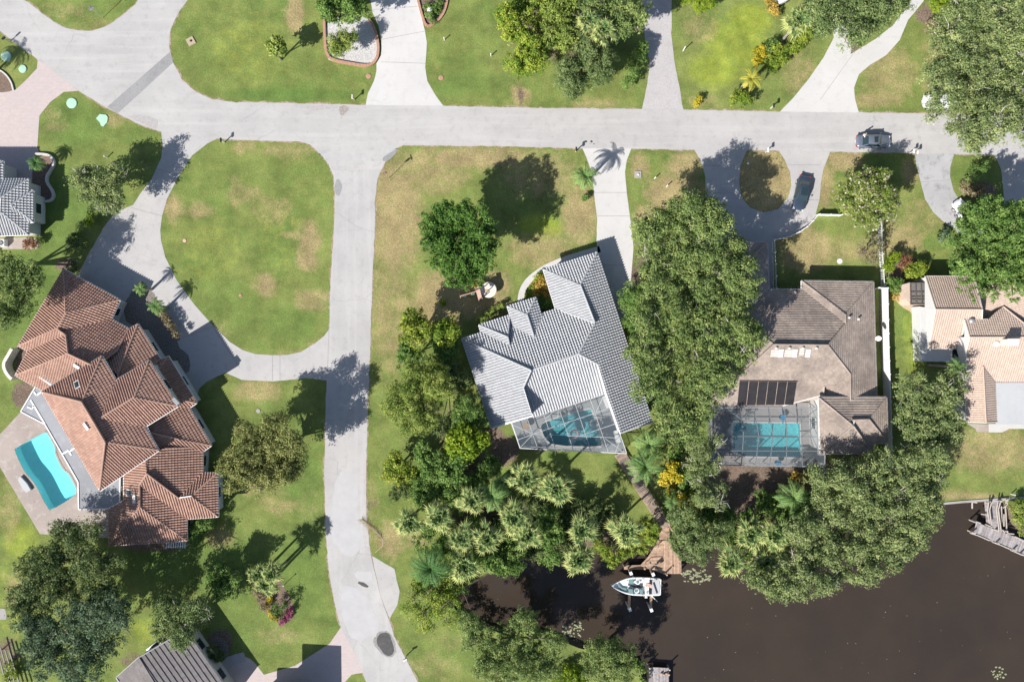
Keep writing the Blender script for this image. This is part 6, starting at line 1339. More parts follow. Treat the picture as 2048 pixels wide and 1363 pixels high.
for p in d1((400, 1195), (545, 1290), (630, 1225), (720, 1290), (560, 1290), (480, 960), (610, 940), (150, 1230), (350, 1245)):
    c = W(*p, ZD); mb = MB(); mb.tube([(c.x, c.y, -2), (c.x, c.y, ZD + .1)], .13, 8); mb.build('piling', M['wood'], t)
c = W(*d1((560, 1290))[0], ZD); mb = MB(); mb.tube([(c.x, c.y + .05, -1), (c.x, c.y + .05, ZD + .95)], .11, 8); mb.build('piling', M['wood'], t)
for i, (a, b) in enumerate([((410, 1055), (480, 1010)), ((355, 1190), (470, 1185))]):
    A, B = [W(*p, ZD) for p in d1(a, b)]; mb = MB(); mb.beam(A + Vector((0, 0, .9)), B + Vector((0, 0, .9)), .07, .07)
    for p in (A, B): mb.beam(p, p + Vector((0, 0, .9)), .07, .07)
    mb.build('handrail', M['wood_grey'], t)
def wall_beam(mb, a, b, z, w, h): A, B = W(*a, z), W(*b, z); mb.beam(A, B, w, h)
d2 = lambda *p: q('d2', *p)
t = empty('old_dock', W(1995, 1050), 'weathered grey plank dock and ramp at the right edge of the river', 'dock'); mb = MB(); T = []; ZO = .1
deck_poly(mb, T, d2((710, 620), (1100, 770), (1460, 900), (1800, 1040), (1800, 1340), (1480, 1180), (1100, 1040), (740, 880), (650, 830)), ZO, R(-20), .17)
deck_poly(mb, T, d2((1020, 170), (1140, 200), (1110, 400), (1120, 780), (1010, 710), (1010, 400)), ZO + .03, R(90), .17)
deck_poly(mb, T, d2((865, 220), (950, 230), (920, 420), (950, 470), (890, 470), (880, 380)), ZO - .1, R(90), .17)
deck_poly(mb, T, d2((890, 490), (940, 490), (970, 660), (905, 660)), ZO - .1, R(90), .17)
o = mb.build('deck', M['wood_old'], t); set_tint(o, T)
for a, b, z in [((945, 230), (925, 400), .9), ((925, 400), (965, 650), .9), ((1005, 235), (965, 380), 1.0), ((965, 380), (1000, 680), .9), ((1130, 200), (1100, 370), 1.0), ((1100, 370), (1150, 790), .9), ((1185, 200), (1135, 370), 1.0), ((1135, 370), (1190, 800), .9),
                ((1195, 310), (1205, 620), .3), ((1245, 460), (1245, 700), .3), ((1290, 190), (1275, 330), .3), ((1275, 330), (1300, 800), .3), ((1325, 170), (1300, 300), .3), ((1225, 340), (1290, 295), .5), ((1190, 190), (1330, 180), .4), ((800, 460), (940, 485), .3), ((1210, 770), (1260, 820), .4)]:
    mb = MB(); A, B = d2(a, b); wall_beam(mb, A, B, z, .13, .09); mb.build('rail', M['wood_grey'], t)
for a, b in [((585, 828), (740, 880)), ((740, 880), (960, 975)), ((1020, 1005), (1180, 1065)), ((1180, 1065), (1400, 1160)), ((1370, 1160), (1640, 1270)), ((670, 598), (790, 640)), ((880, 660), (1010, 715)), ((1310, 835), (1440, 850)), ((1460, 900), (1640, 985))]:
    mb = MB(); A, B = d2(a, b); wall_beam(mb, A, B, ZO + .06, .14, .12); mb.build('edge_board', M['wood_grey'], t)
for p in d2((670, 830), (1130, 1035), (1470, 1165), (700, 620), (1120, 780), (1300, 800), (1600, 1250), (1010, 230), (1185, 210)):
    c = W(*p, .6); mb = MB(); mb.tube([(c.x, c.y, -2), (c.x, c.y, .75)], .12, 8); mb.build('piling', M['wood_grey'], t)
mb = MB(); A, B = d2((628, 225), (625, 355)); wall_beam(mb, A, B, -.3, .15, .12); A, B = d2((640, 228), (720, 240)); wall_beam(mb, A, B, -.28, .14, .12)
tag(mb.build('mooring_timber', M['wood_grey']), 'bare timber jutting from the seawall left of the grey dock', 'timber')
t = empty('floating_dock', W(1317, 1350), 'small grey plank jetty end at the bottom edge with items on it', 'dock'); mb = MB(); T = []
deck_poly(mb, T, [(1298, 1333), (1338, 1335), (1337, 1430), (1296, 1430)], .1, 0, .17); o = mb.build('deck', M['wood_old'], t); set_tint(o, T)
for p in [(1298, 1333), (1338, 1336), (1300, 1400), (1337, 1400)]:
    c = W(*p, .3); mb = MB(); mb.tube([(c.x, c.y, -2), (c.x, c.y, .8)], .11, 8); mb.build('piling', M['wood_grey'], t)
for k in range(4):
    mb = MB(); c = W(1323 + 5 * k, 1346 + 2 * (k % 2), .25); mb.lathe((c.x, c.y, .11), [(.14, 0), (.16, .2), (.1, .3)], 8)
    mb.build('bucket', M['wood'], t)

# ------------------------------------------------------------------ cars
def loft(secs, close=True):
    """secs: list of rings with the same number of points"""
    mb = MB(); n = len(secs[0])
    for s_ in secs: mb.v += [tuple(p) for p in s_]
    for i in range(len(secs) - 1):
        for k in range(n): mb.f.append((i * n + k, i * n + (k + 1) % n, (i + 1) * n + (k + 1) % n, (i + 1) * n + k)); mb.m.append(0)
    mb.f.append(tuple(range(n - 1, -1, -1))); mb.f.append(tuple(range((len(secs) - 1) * n, len(secs) * n))); mb.m += [0, 0]
    return mb
def car(name, label, cat, px, py, ang, paint, Lc=4.75, Wc=1.85, pickup=False, sunroof=True, glassroof=False):
    c = W(px, py, .7); t = empty(name, (c.x, c.y, .02), label, cat, rz=ang); hl, hw = Lc / 2, Wc / 2
    st = [(-hl, .60, .42, .62), (-hl + .08, .80, .30, .82), (-hl + .35, .93, .24, .92), (-hl + .9, .99, .2, .96), (-.6, 1.0, .2, .95), (.55, 1.0, .2, .93), (1.1, .99, .2, .90), (hl - .75, .96, .22, .82), (hl - .3, .88, .26, .74), (hl - .08, .72, .32, .62), (hl, .55, .40, .52)]
    if pickup: st = [(x * 1.0, a, b + .12, max(z, .8) + .22) for x, a, b, z in st]
    secs = []
    for x, wf, zl, zh in st:
        w_ = hw * wf; zm = (zl + zh) * .55; secs.append([(x, -w_ * .86, zl), (x, -w_ * .97, zl + .1), (x, -w_, zm), (x, -w_ * .95, zh - .07), (x, -w_ * .80, zh), (x, 0, zh + .035), (x, w_ * .80, zh), (x, w_ * .95, zh - .07), (x, w_, zm), (x, w_ * .97, zl + .1), (x, w_ * .86, zl)])
    b = loft(secs).build('body', paint, t, smooth=True, local=True); m = b.modifiers.new('s', 'SUBSURF'); m.levels = m.render_levels = 1
    # cabin: roof panel in paint, glass all round
    x0, x1, x2, x3 = (-1.75, -1.0, .35, 1.05) if not pickup else (-.1, .15, 1.0, 1.6); zb = .93 if not pickup else 1.1; zt = 1.43 if not pickup else 1.78; wb, wt = hw * .86, hw * .66
    def ring(x, w, z): return [(x, -w, z), (x, -w * .6, z + .02), (x, w * .6, z + .02), (x, w, z)]
    mb = MB(); R4 = [(x0, wb * .88, zb - .06), (x1, wt * .96, zt - .03), (x2, wt, zt), (x3, wb * .92, zb - .08)]
    for i in (0, 2):
        (xa, wa, za), (xb, wb_, zb_) = R4[i], R4[i + 1]; mb.face([(xa, -wa, za), (xb, -wb_, zb_), (xb, wb_, zb_), (xa, wa, za)] if i == 0 else [(xa, -wa, za), (xb, -wb_, zb_), (xb, wb_, zb_), (xa, wa, za)])
    mb.build('windscreen', M['car_glass'], t, local=True)
    for sg in (-1, 1):
        mb = MB(); mb.face([(x0 + .05, sg * wb * .9, zb - .06), (x1, sg * wt * .98, zt - .04), (x2, sg * wt * 1.01, zt - .02), (x3 - .05, sg * wb * .95, zb - .08), ((x0 + x3) / 2, sg * wb * 1.0, zb - .06)]); mb.build('side_window', M['car_glass'], t, local=True)
    rs_ = [(x1 - .03, wt * .9, zt - .03), (x1 + .35, wt * 1.0, zt + .03), ((x1 + x2) / 2, wt * 1.02, zt + .05), (x2 - .2, wt * 1.02, zt + .03), (x2 + .03, wt * .93, zt - .01)]
    mb = MB(); n = 5
    for x, w_, z in rs_: mb.v += [(x, -w_, z - .05), (x, -w_ * .8, z), (x, 0, z + .02), (x, w_ * .8, z), (x, w_, z - .05)]
    for i in range(len(rs_) - 1):
        for k in range(n - 1): mb.f.append((i * n + k, (i + 1) * n + k, (i + 1) * n + k + 1, i * n + k + 1)); mb.m.append(0)
    ro = mb.build('roof', paint, t, smooth=True, local=True)
    if sunroof: mb = MB(); mb.box((x2 - .38, 0, zt + .072), (.5 if not glassroof else 1.0, wt * 1.25, .02)); mb.build('sunroof', M['car_glass'], ro, local=True)
    for sg in (-1, 1):      # pillars and sill rails
        mb = MB(); mb.beam((x3 - .02, sg * wb * .93, zb - .05), (x2, sg * wt * 1.0, zt - .01), .07, .05); mb.beam((x0, sg * wb * .89, zb - .04), (x1, sg * wt * .97, zt - .02), .09, .05); mb.beam((x1, sg * wt * 1.0, zt - .01), (x2, sg * wt * 1.02, zt), .06, .05); mb.build('pillar', paint, t, local=True)
        mb = MB(); mb.box((x3 - .25, sg * (hw + .09), zb + .03), (.14, .2, .13), 0, .8); mb.build('mirror', paint, t, local=True)
        mb = MB(); mb.box((hl - .16, sg * hw * .66, .60 if not pickup else .85), (.22, .34, .13), -sg * .35, .7); mb.build('headlight', M['lamp_clear'], t, local=True)
        mb = MB(); mb.box((-hl + .08, sg * hw * .68, .74 if not pickup else 1.0), (.12, .36, .13), sg * .25, .8); mb.build('tail_light', M['lamp_red'], t, local=True)
        for x in (-hl + .95, hl - .93):
            mb = MB(); mb.tube([(x, sg * (hw - .22), .34), (x, sg * (hw - .01), .34)], .34, 18); ty = mb.build('wheel', M['rubber'], t, local=True)
            mb = MB(); mb.tube([(x, sg * (hw - .03), .34), (x, sg * (hw + .005), .34)], .22, 12); mb.build('rim', M['alu'], ty, local=True)
    if pickup:
        mb = MB(); mb.box((-1.45, 0, 1.09), (2.1, hw * 1.5, .1)); mb.build('truck_bed', M['black'], t, local=True)
    for x in (hl - .02, -hl + .02): mb = MB(); mb.box((x, 0, .5), (.05, .5, .11)); mb.build('number_plate', M['white_dirty'], t, local=True)
    return t
car('parked_car', 'blue grey saloon car with sunroof parked on the main road', 'car', 1747, 282.5, 0.0, M['car_grey'])
car('parked_car', 'dark navy saloon car on the horseshoe driveway', 'car', 1603.5, 386, R(-102), M['car_navy'], 4.8, 1.85, glassroof=True)
car('pickup_truck', 'silver white pickup on the grass verge mostly under the huge corner oak', 'pickup truck', 1886, 203, R(180), M['car_white'], 5.6, 1.95, True, False)
car('parked_car', 'white car nose poking out from under the bright layered conifer', 'car', 1932, 428, R(125), M['car_white'], 4.5, 1.8, sunroof=False)

# ------------------------------------------------------------------ the boat and its lift
bo = lambda *p: q('bo', *p)
ZB = 1.0
Lb = [W(*p, ZB) for p in bo((255, 555), (1375, 590))]; ctr = (Lb[0] + Lb[1]) / 2; d = Lb[1] - Lb[0]; hlb = d.length / 2; ang = math.atan2(-d.y, -d.x)
t = empty('motor_boat', (ctr.x, ctr.y, .55), 'white open bow motor boat with grey cushions on its lift', 'boat', rz=ang)     # local +x is the bow
hwb = 1.27
ST = [(-1.0, .84, .0), (-.93, .92, 0), (-.6, .98, 0), (-.2, 1.0, 0), (.15, .97, .02), (.4, .84, .05), (.62, .62, .08), (.8, .38, .12), (.93, .15, .16), (1.0, .02, .18)]
secs = []
for fx, wf, up in ST:
    x = fx * hlb; w_ = hwb * wf; z1 = .75 + up; z0 = -.25 + up * 2.2
    secs.append([(x, 0, z0), (x, w_ * .55, z0 + .12), (x, w_ * .9, z0 + .42), (x, w_, z1 - .12), (x, w_ * .98, z1), (x, w_ * .86, z1 + .02), (x, w_ * .80, z1 - .02), (x, w_ * .74, z1 - (.42 if -.9 < fx < .85 else .03)), (x, -w_ * .74, z1 - (.42 if -.9 < fx < .85 else .03)), (x, -w_ * .80, z1 - .02), (x, -w_ * .86, z1 + .02), (x, -w_ * .98, z1), (x, -w_, z1 - .12), (x, -w_ * .9, z0 + .42), (x, -w_ * .55, z0 + .12)])
loft(secs).build('hull', M['hull_white'], t, local=True)
def bl(p, z=0.0):          # photo point -> boat coordinates
    v = W(*p, ZB + .3) - Vector((ctr.x, ctr.y, 0)); ca, sa = math.cos(-ang), math.sin(-ang); return Vector((v.x * ca - v.y * sa, v.x * sa + v.y * ca, z))
def bprism(name, pts, z0, z1, mat):
    mb = MB(); mb.prism([tuple(bl(p))[:2] for p in bo(*pts)], z0, z1); return mb.build(name, mat, t, local=True)
bprism('floor', [(480, 560), (540, 530), (640, 535), (700, 545), (800, 540), (985, 540), (985, 640), (800, 640), (700, 600), (640, 590), (520, 590)], .345, .37, M['dark_carpet'])
bprism('bow_cushion', [(405, 540), (430, 540), (500, 620), (600, 640), (605, 680), (570, 705), (500, 680), (420, 610)], .36, .62, M['teal_cush'])
bprism('bow_cushion', [(500, 450), (600, 440), (620, 500), (600, 510), (585, 465), (510, 470)], .36, .62, M['hull_white'])
bprism('console', [(660, 420), (770, 430), (745, 540), (655, 520)], .36, .80, M['teal_cush'])
bprism('console', [(645, 640), (740, 650), (750, 760), (650, 745)], .36, .80, M['teal_cush'])
for c_, m_ in (((860, 490), 'hull_white'), ((835, 690), 'hull_white')):
    p = bl(bo(c_)[0], .36); mb = MB(); mb.lathe(p, [(.20, 0), (.34, .12), (.36, .34), (.26, .38), (.2, .36)], 16); s_ = mb.build('swivel_seat', M[m_], t, local=True)
    mb = MB(); mb.lathe(p + Vector((.03, 0, .36)), [(.22, 0), (.2, .05)], 14); mb.build('seat_cushion', M['teal_cush'], s_, local=True)
bprism('rear_bench', [(900, 650), (975, 665), (970, 770), (905, 765)], .36, .7, M['teal_cush'])
bprism('engine_cover', [(1020, 590), (1110, 590), (1110, 760), (1030, 760)], .36, .78, M['hull_white'])
bprism('rear_cushion', [(1030, 680), (1090, 685), (1085, 750), (1030, 745)], .785, .83, M['teal_cush'])
bprism('swim_platform', [(1190, 440), (1340, 430), (1365, 600), (1340, 760), (1180, 770)], .62, .80, M['gray_flat'])
bprism('transom', [(1130, 450), (1180, 450), (1180, 770), (1140, 770)], .38, .66, M['black'])
for a, b in (((760, 440), (745, 540)), ((745, 650), (760, 765))):
    A, B = bo(a, b); mb = MB(); mb.beam(bl(A, .95), bl(B, .95), .05, .35); mb.build('windshield', M['clear_glass'], t, local=True)
for k, (a, b) in enumerate((((1000, 420), (1000, 780)), ((1035, 420), (1035, 780)))):
    A, B = bo(a, b); a_, b_ = bl(A), bl(B); mb = MB(); mb.tube([a_ + Vector((.3, 0, .8)), a_ + Vector((0, -.1, 1.7)), b_ + Vector((0, .1, 1.7)), b_ + Vector((.3, 0, .8))], .035, 8); mb.build('tower_arch', M['alu'], t, local=True)
mb = MB(); A, B = bo((1210, 500), (1290, 740)); mb.beam(bl(A, .86), bl(B, .86), .16, .1); mb.build('folded_cover', M['navy_cloth'], t, local=True)
mb = MB(); A, B = bo((1000, 480), (1160, 540)); mb.beam(bl(A, 1.72), bl(B, 1.72), .45, .03); mb.build('sun_top', M['pink_wood'], t, local=True)
lift = empty('boat_lift', W(1278, 1180), 'pale four post boat lift under the white motor boat', 'boat lift')
for (tx, ty), (bx, by) in (((685, 275), (660, 1100)), ((1190, 300), (1150, 1110))):
    for i, p in enumerate(bo((tx, ty), (bx, by))):
        c = W(*p, 1.9); mb = MB(); mb.tube([(c.x, c.y, -2), (c.x, c.y, 1.9)], .11, 8); mb.build('lift_post', M['wood_grey'], lift)
        mb = MB(); mb.box((c.x + .1, c.y - .05, 2.0), (.42, .55, .22), .4, .8); mb.build('motor_cover', M['white'], lift)
    A, B = bo((tx, ty), (bx, by - 60)); mb = MB(); mb.beam(W(*A, .25), W(*B, .25), .32, .2); mb.build('cradle_beam', M['wood'], lift)
for p in ((1170, 800), (730, 340), (1200, 365)):
    e = {1170: (1305, 935), 730: (790, 385), 1200: (1260, 420)}[p[0]]; A, B = bo(p, e); mb = MB(); mb.beam(W(*A, .9), W(*B, .9), .09, .09); mb.build('guide_pole', M['white'], lift)

# lily pads: patches nobody could count
def lilies(label, cx, cy, rx, ry, n):
    mb = MB()
    for _ in range(n):
        a = random.uniform(0, 6.28); r_ = math.sqrt(random.random()); p = W(cx + rx * r_ * math.cos(a), cy + ry * r_ * math.sin(a), WL); s_ = random.uniform(.08, .19); a0 = random.uniform(0, 6.28); z = WL + random.uniform(.01, .03)
        mb.face([(p.x, p.y, z)] + [(p.x + s_ * math.cos(a0 + k * .55), p.y + s_ * .8 * math.sin(a0 + k * .55), z) for k in range(11)])
    tag(mb.build('lily_pads', M['lily']), label, 'lily pads', kind='stuff')
lilies('lily pads floating right of the wooden dock', 1392, 1152, 30, 16, 75); lilies('lily pads floating in the narrow water between the lower bank oaks', 1146, 1262, 22, 24, 60); lilies('small patch of lily pads at the lower right of the river', 1998, 1346, 16, 16, 22)
mb = MB()
for _ in range(70):
    p = W(random.uniform(940, 2040), random.uniform(1120, 1360), WL)
    if inside((p.x, p.y), wpts(RIVER)): s_ = random.uniform(.03, .09); mb.face([(p.x - s_, p.y, WL + .008), (p.x, p.y - s_ * .6, WL + .008), (p.x + s_, p.y, WL + .008), (p.x, p.y + s_ * .6, WL + .008)])
tag(mb.build('floating_leaves', M['lily']), 'scattered fallen leaves floating on the brown river', 'leaves', kind='stuff')

# ------------------------------------------------------------------ person by the car
def person(label, px, py, ang):
    c = W(px, py, 1.0); t = empty('person', (c.x, c.y, .02), label, 'person', rz=ang)
    J = {'pelvis': ((0, 0, .95), .13), 'waist': ((.02, 0, 1.10), .125), 'chest': ((.07, 0, 1.32), .15), 'neck': ((.11, 0, 1.50), .06), 'head0': ((.14, 0, 1.58), .075), 'head1': ((.16, 0, 1.70), .09),
         'ls': ((.08, .19, 1.42), .06), 'le': ((.16, .30, 1.18), .045), 'lw': ((.38, .24, 1.08), .033), 'rs': ((.08, -.19, 1.42), .06), 're': ((.22, -.28, 1.2), .045), 'rw': ((.45, -.16, 1.12), .033),
         'lh': ((0, .10, .90), .10), 'lk': ((.05, .12, .50), .065), 'la': ((-.04, .12, .09), .042), 'lt': ((.14, .13, .04), .04), 'rh': ((0, -.10, .90), .10), 'rk': ((-.03, -.12, .50), .065), 'ra': ((-.16, -.12, .09), .042), 'rt': ((.02, -.13, .04), .04)}
    E = [('pelvis', 'waist'), ('waist', 'chest'), ('chest', 'neck'), ('neck', 'head0'), ('head0', 'head1'), ('chest', 'ls'), ('ls', 'le'), ('le', 'lw'), ('chest', 'rs'), ('rs', 're'), ('re', 'rw'), ('pelvis', 'lh'), ('lh', 'lk'), ('lk', 'la'), ('la', 'lt'), ('pelvis', 'rh'), ('rh', 'rk'), ('rk', 'ra'), ('ra', 'rt')]
    for sd, w in (('l', 'lw'), ('r', 'rw')):
        b = Vector(J[w][0]); J[sd + 'p'] = (tuple(b + Vector((.07, 0, -.01))), .026); E.append((w, sd + 'p')); sg = 1 if sd == 'l' else -1
        for k, (dy, ln) in enumerate(((-.03, .075), (-.01, .085), (.01, .08), (.03, .065))):
            f1, f2 = sd + 'f%d' % k, sd + 'g%d' % k; J[f1] = (tuple(b + Vector((.07 + ln * .6, dy, -.02))), .010); J[f2] = (tuple(b + Vector((.07 + ln, dy, -.045))), .008); E += [(sd + 'p', f1), (f1, f2)]
        J[sd + 't1'] = (tuple(b + Vector((.06, -.045 * sg, 0))), .011); J[sd + 't2'] = (tuple(b + Vector((.09, -.06 * sg, -.01))), .009); E += [(sd + 'p', sd + 't1'), (sd + 't1', sd + 't2')]
    def grow(name, keys, mat, infl=0.0, parent=t, root=None):
        ks = list(keys); me = bpy.data.meshes.new(name); me.from_pydata([J[k][0] for k in ks], [(ks.index(a), ks.index(b)) for a, b in E if a in ks and b in ks], []); o = bpy.data.objects.new(name, me); link(o, parent)
        o.modifiers.new('skin', 'SKIN')
        for i, k in enumerate(ks):
            r_ = J[k][1] + infl; me.skin_vertices[0].data[i].radius = (r_, r_); me.skin_vertices[0].data[i].use_root = (k == (root or ks[0]))
        m = o.modifiers.new('sub', 'SUBSURF'); m.levels = 1; m.render_levels = 1; me.materials.append(mat); return o
    body = grow('body', J.keys(), M['skin'])
    grow('shirt', ['chest', 'waist', 'pelvis', 'ls', 'le', 'rs', 're'], M['shirt'], .018, root='chest')
    grow('shorts', ['pelvis', 'lh', 'lk', 'rh', 'rk'], M['shorts'], .024, root='pelvis')
    mb = MB(); mb.lathe((.14, 0, 1.66), [(.085, 0), (.102, .06), (.09, .12), (.04, .155)], 14); mb.build('hair', M['hair'], t, local=True)
    mb = MB(); mb.box((.255, 0, 1.655), (.03, .025, .04), 0, .6); mb.build('nose', M['skin'], t, local=True)
    return t
person('person in a white shirt leaning towards the rear of the grey car', 1727, 270, R(-35))
person('person in white top standing aboard the white motor boat', 1310, 1166, R(150)) if False else None

# ------------------------------------------------------------------ street furniture and small things
def mailbox(label, px, py, h=1.15, col='white', ang=0.0):
    p = W(px, py); t = empty('mailbox', p, label, 'mailbox', rz=ang)
    mb = MB(); mb.box((0, 0, h / 2), (.11, .11, h)); mb.build('post', M['white_dirty' if col != 'wood' else 'wood'], t, local=True)
    mb = MB(); n = 8; prof = [(-.11, 0), (.11, 0)] + [(.11 * math.cos(math.pi * k / n), .13 + .11 * math.sin(math.pi * k / n)) for k in range(n + 1)]
    mb.v += [(-.27, y, h + z) for y, z in prof] + [(.27, y, h + z) for y, z in prof]; m = len(prof); mb.f += [tuple(range(m)), tuple(range(2 * m - 1, m - 1, -1))] + [(k, (k + 1) % m, m + (k + 1) % m, m + k) for k in range(m)]; mb.m += [0] * (m + 2)
    b = mb.build('box', M[{'white': 'white', 'black': 'black', 'wood': 'stucco_cream'}[col]], t, local=True)
    mb = MB(); mb.box((.1, .13, h + .2), (.04, .015, .18)); mb.build('flag', M['lamp_red'], b, local=True); return t
for lab, x, y, c_, a in [('black mailbox at the mouth of the left concrete drive beside the main road', 449, 285, 'black', 1.57), ('dark mailbox at the top left corner beside the palm shaded bed', 20, 84, 'black', .7), ('pale wooden mailbox on the verge left of the top white driveway', 709, 200, 'wood', 1.57),
    ('black mailbox on the verge left of the white central driveway', 1151, 303, 'black', 1.57), ('white mailbox at the tip of the island inside the horseshoe driveway', 1530, 305, 'white', 1.57), ('black mailbox on the verge left of the forked white driveway', 1541, 217, 'black', 1.57),
    ('white mailbox nearest the right end of the grey car', 1818, 307, 'white', 1.57), ('wooden mailbox beside its white neighbour by the far right drives', 1825, 309, 'wood', 1.57), ('white mailbox at the right verge near the wet patch on the side road', 813, 1310, 'white', .4)]:
    mailbox(lab, x, y, 1.15, c_, a)
def sign(label, px, py, h, col, ang, letters=None):
    p = W(px, py); t = empty('street_sign', p, label, 'street sign', rz=ang); mb = MB(); mb.tube([(0, 0, 0), (0, 0, h)], .035, 8); mb.build('pole', M['alu'], t, local=True)
    mb = MB(); mb.box((0, .04, h - .15), (.62, .03, .62)); mb.build('sign_plate', M[col], t, local=True)
    mb = MB(); mb.box((0, 0, h + .12), (.75, .02, .15)); mb.build('name_plate', M['alu_grey'], t, local=True); mb = MB(); mb.box((0, 0, h + .3), (.02, .75, .15)); mb.build('name_plate', M['alu_grey'], t, local=True)
sign('street sign with crossed name plates at the junction corner of the side road', 778, 356, 3.0, 'lamp_red', .3)
sign('street sign with pale plates on the top left grass island', 206, 36, 2.8, 'alu', .7)
def disc(name, label, cat, px, py, r, mat, h=.06, n=24, notch=False):
    p = W(px, py); mb = MB()
    if notch:
        mb.prism([(p.x + r * x, p.y + r * y) for x, y in ((-.9, .3), (-.3, 1), (.7, .9), (1, .5), (.9, -.3), (.3, -1), (-.1, -.9), (-.3, -.35))], 0.012, h)
    else: mb.lathe((p.x, p.y, 0.01), [(r, 0), (r, h * .7), (r * .92, h), (r * .3, h * 1.2)], n)
    return tag(mb.build(name, mat), label, cat)
disc('septic_cover', 'mint green round cover at the left edge under the palm shade', 'cover', 13, 113, .72, M['mint'], .12)
disc('septic_cover', 'smaller mint green round cover half shaded near the paved drive', 'cover', 46, 138, .55, M['mint'], .12)
disc('septic_cover', 'pale mint round cover on the left lawn by the road', 'cover', 144, 206.5, .72, M['mint'], .1)
disc('septic_cover', 'pale mint squarish cover on the left lawn beside the dark road strip', 'cover', 204, 241, .85, M['mint'], .1, notch=True)
for lab, x, y, s_, m_ in [('square tan concrete collar with a dark cap on the top left lawn', 382, 83, 1.1, 'sand'), ('pale grey utility box lid on the lawn right of the white central driveway', 1276, 349, .95, 'deck_gray')]:
    p = W(x, y); t = empty('utility_box', p, lab, 'utility box', rz=.5 if x < 500 else 0); mb = MB(); mb.box((0, 0, .06), (s_, s_, .12), 0, .94); mb.build('collar', M[m_], t, local=True); mb = MB(); mb.lathe((.05, 0, .121), [(.16, 0), (.16, .05), (.1, .09)], 12); mb.build('cap', M['black' if x < 500 else 'alu'], t, local=True)
disc('utility_cover', 'round white lid on the olive lawn behind the brown house', 'cover', 1679.5, 522, .38, M['white_dirty'])
disc('utility_cover', 'brown round lid on the lawn left of the top white driveway', 'cover', 737, 152.5, .36, M['brick_edge'])
disc('utility_cover', 'brown round pipe cover on the lawn right of the top white driveway', 'cover', 882, 156, .34, M['brick_edge'])
disc('utility_cover', 'small pale cap in the middle of the big round lawn', 'cover', 369.5, 481, .26, M['pink_wood']); disc('utility_cover', 'tiny brown cap low in the big round lawn', 'cover', 481, 590, .22, M['brick_edge'])
disc('utility_cover', 'dark plug beside the dry patch on the lower left lawn', 'cover', 517, 821, .3, M['deck_gray']); disc('utility_cover', 'small white cap on the lawn below the horseshoe island mailbox', 'cover', 1496, 327, .16, M['white'])
disc('garden_ball', 'white round stone in the bed right of the top white driveway', 'ornament', 862, 24, .5, M['white'], .5)
for lab, x, y in [('short white bollard on the lawn right of the utility lid', 1309, 357), ('leaning white bollard near the central oak shade', 1333, 373), ('white post pair on the vivid lawn right of the gravel drive', 1366, 102), ('short white pipe on the lawn left of the top thicket', 982, 112), ('white marker post beside the shaded left lawn tree', 215, 315), ('thin dark post on the lawn right of the island palm bed', 573, 1164), ('white marker post on the grassy bank by the grey dock', 2022, 987), ('tiny white pipe on the top middle lawn', 889, 80.5)]:
    p = W(x, y); t = empty('marker_post', p, lab, 'post', rz=.4); h = 1.3 if '1164' in str(y) or 'pair' in lab else .75; mb = MB(); mb.tube([(0, 0, 0), (0, 0, h)], .07 if 'thin' not in lab else .04, 8); mb.build('shaft', M['white' if 'dark' not in lab else 'black'], t, local=True); mb = MB(); mb.lathe((0, 0, h), [(.10, 0), (.10, .06), (.03, .1)], 8); mb.build('cap', M['white_dirty'], t, local=True)
# air conditioner by the left house
p = W(10.5, 487); t = empty('air_conditioner', p, 'square white outdoor fan unit behind the left house', 'air conditioner')
mb = MB(); mb.box((0, 0, .42), (.9, .9, .8)); cs = mb.build('casing', M['white'], t, local=True, bevel=.04); mb = MB(); mb.lathe((0, 0, .83), [(.36, 0), (.36, .02)], 20); gr = mb.build('grille', M['black'], t, local=True)
mb = MB()
for k in range(4): mb.box((0, 0, .865), (.62, .05, .01), k * math.pi / 4)
mb.build('fan_blade', M['alu'], gr, local=True)
# dead palm frond by the side road
def frond_on_ground(label, pts, ln, mat):
    P = [W(*a) + Vector((0, 0, .10 + .12 * math.sin(i))) for i, a in enumerate(pts)]; t = empty('fallen_frond', P[0], label, 'palm frond'); mb = MB()
    for a, b in zip(P[:-1], P[1:]): mb.beam(a, b, .07, .05)
    mb.build('stalk', M['wood'], t); C_, N_, A_, B_, T_ = [], [], [], [], []
    mb = MB(); T = []
    for i in range(len(P) - 2):
        for k in range(12):
            a = P[i].lerp(P[i + 1], k / 12); d = (P[i + 1] - P[i]).normalized(); s_ = Vector((-d.y, d.x, 0))
            for sg in (-1, 1):
                e = a + (s_ * sg * .7 - d * .6 + Vector((0, 0, random.uniform(-.15, .1)))) * ln * random.uniform(.6, 1); w = d * .03; mb.face([a - w, e, a + w]); T.append(random.random())
    o = mb.build('leaflets', L['dry'], t); set_tint(o, T, 'tint')
frond_on_ground('dry brown fallen palm frond lying across the road edge', [(724, 1038), (735, 1048), (748, 1058), (758, 1068), (766, 1078), (764, 1092), (750, 1104)], 1.15, None)
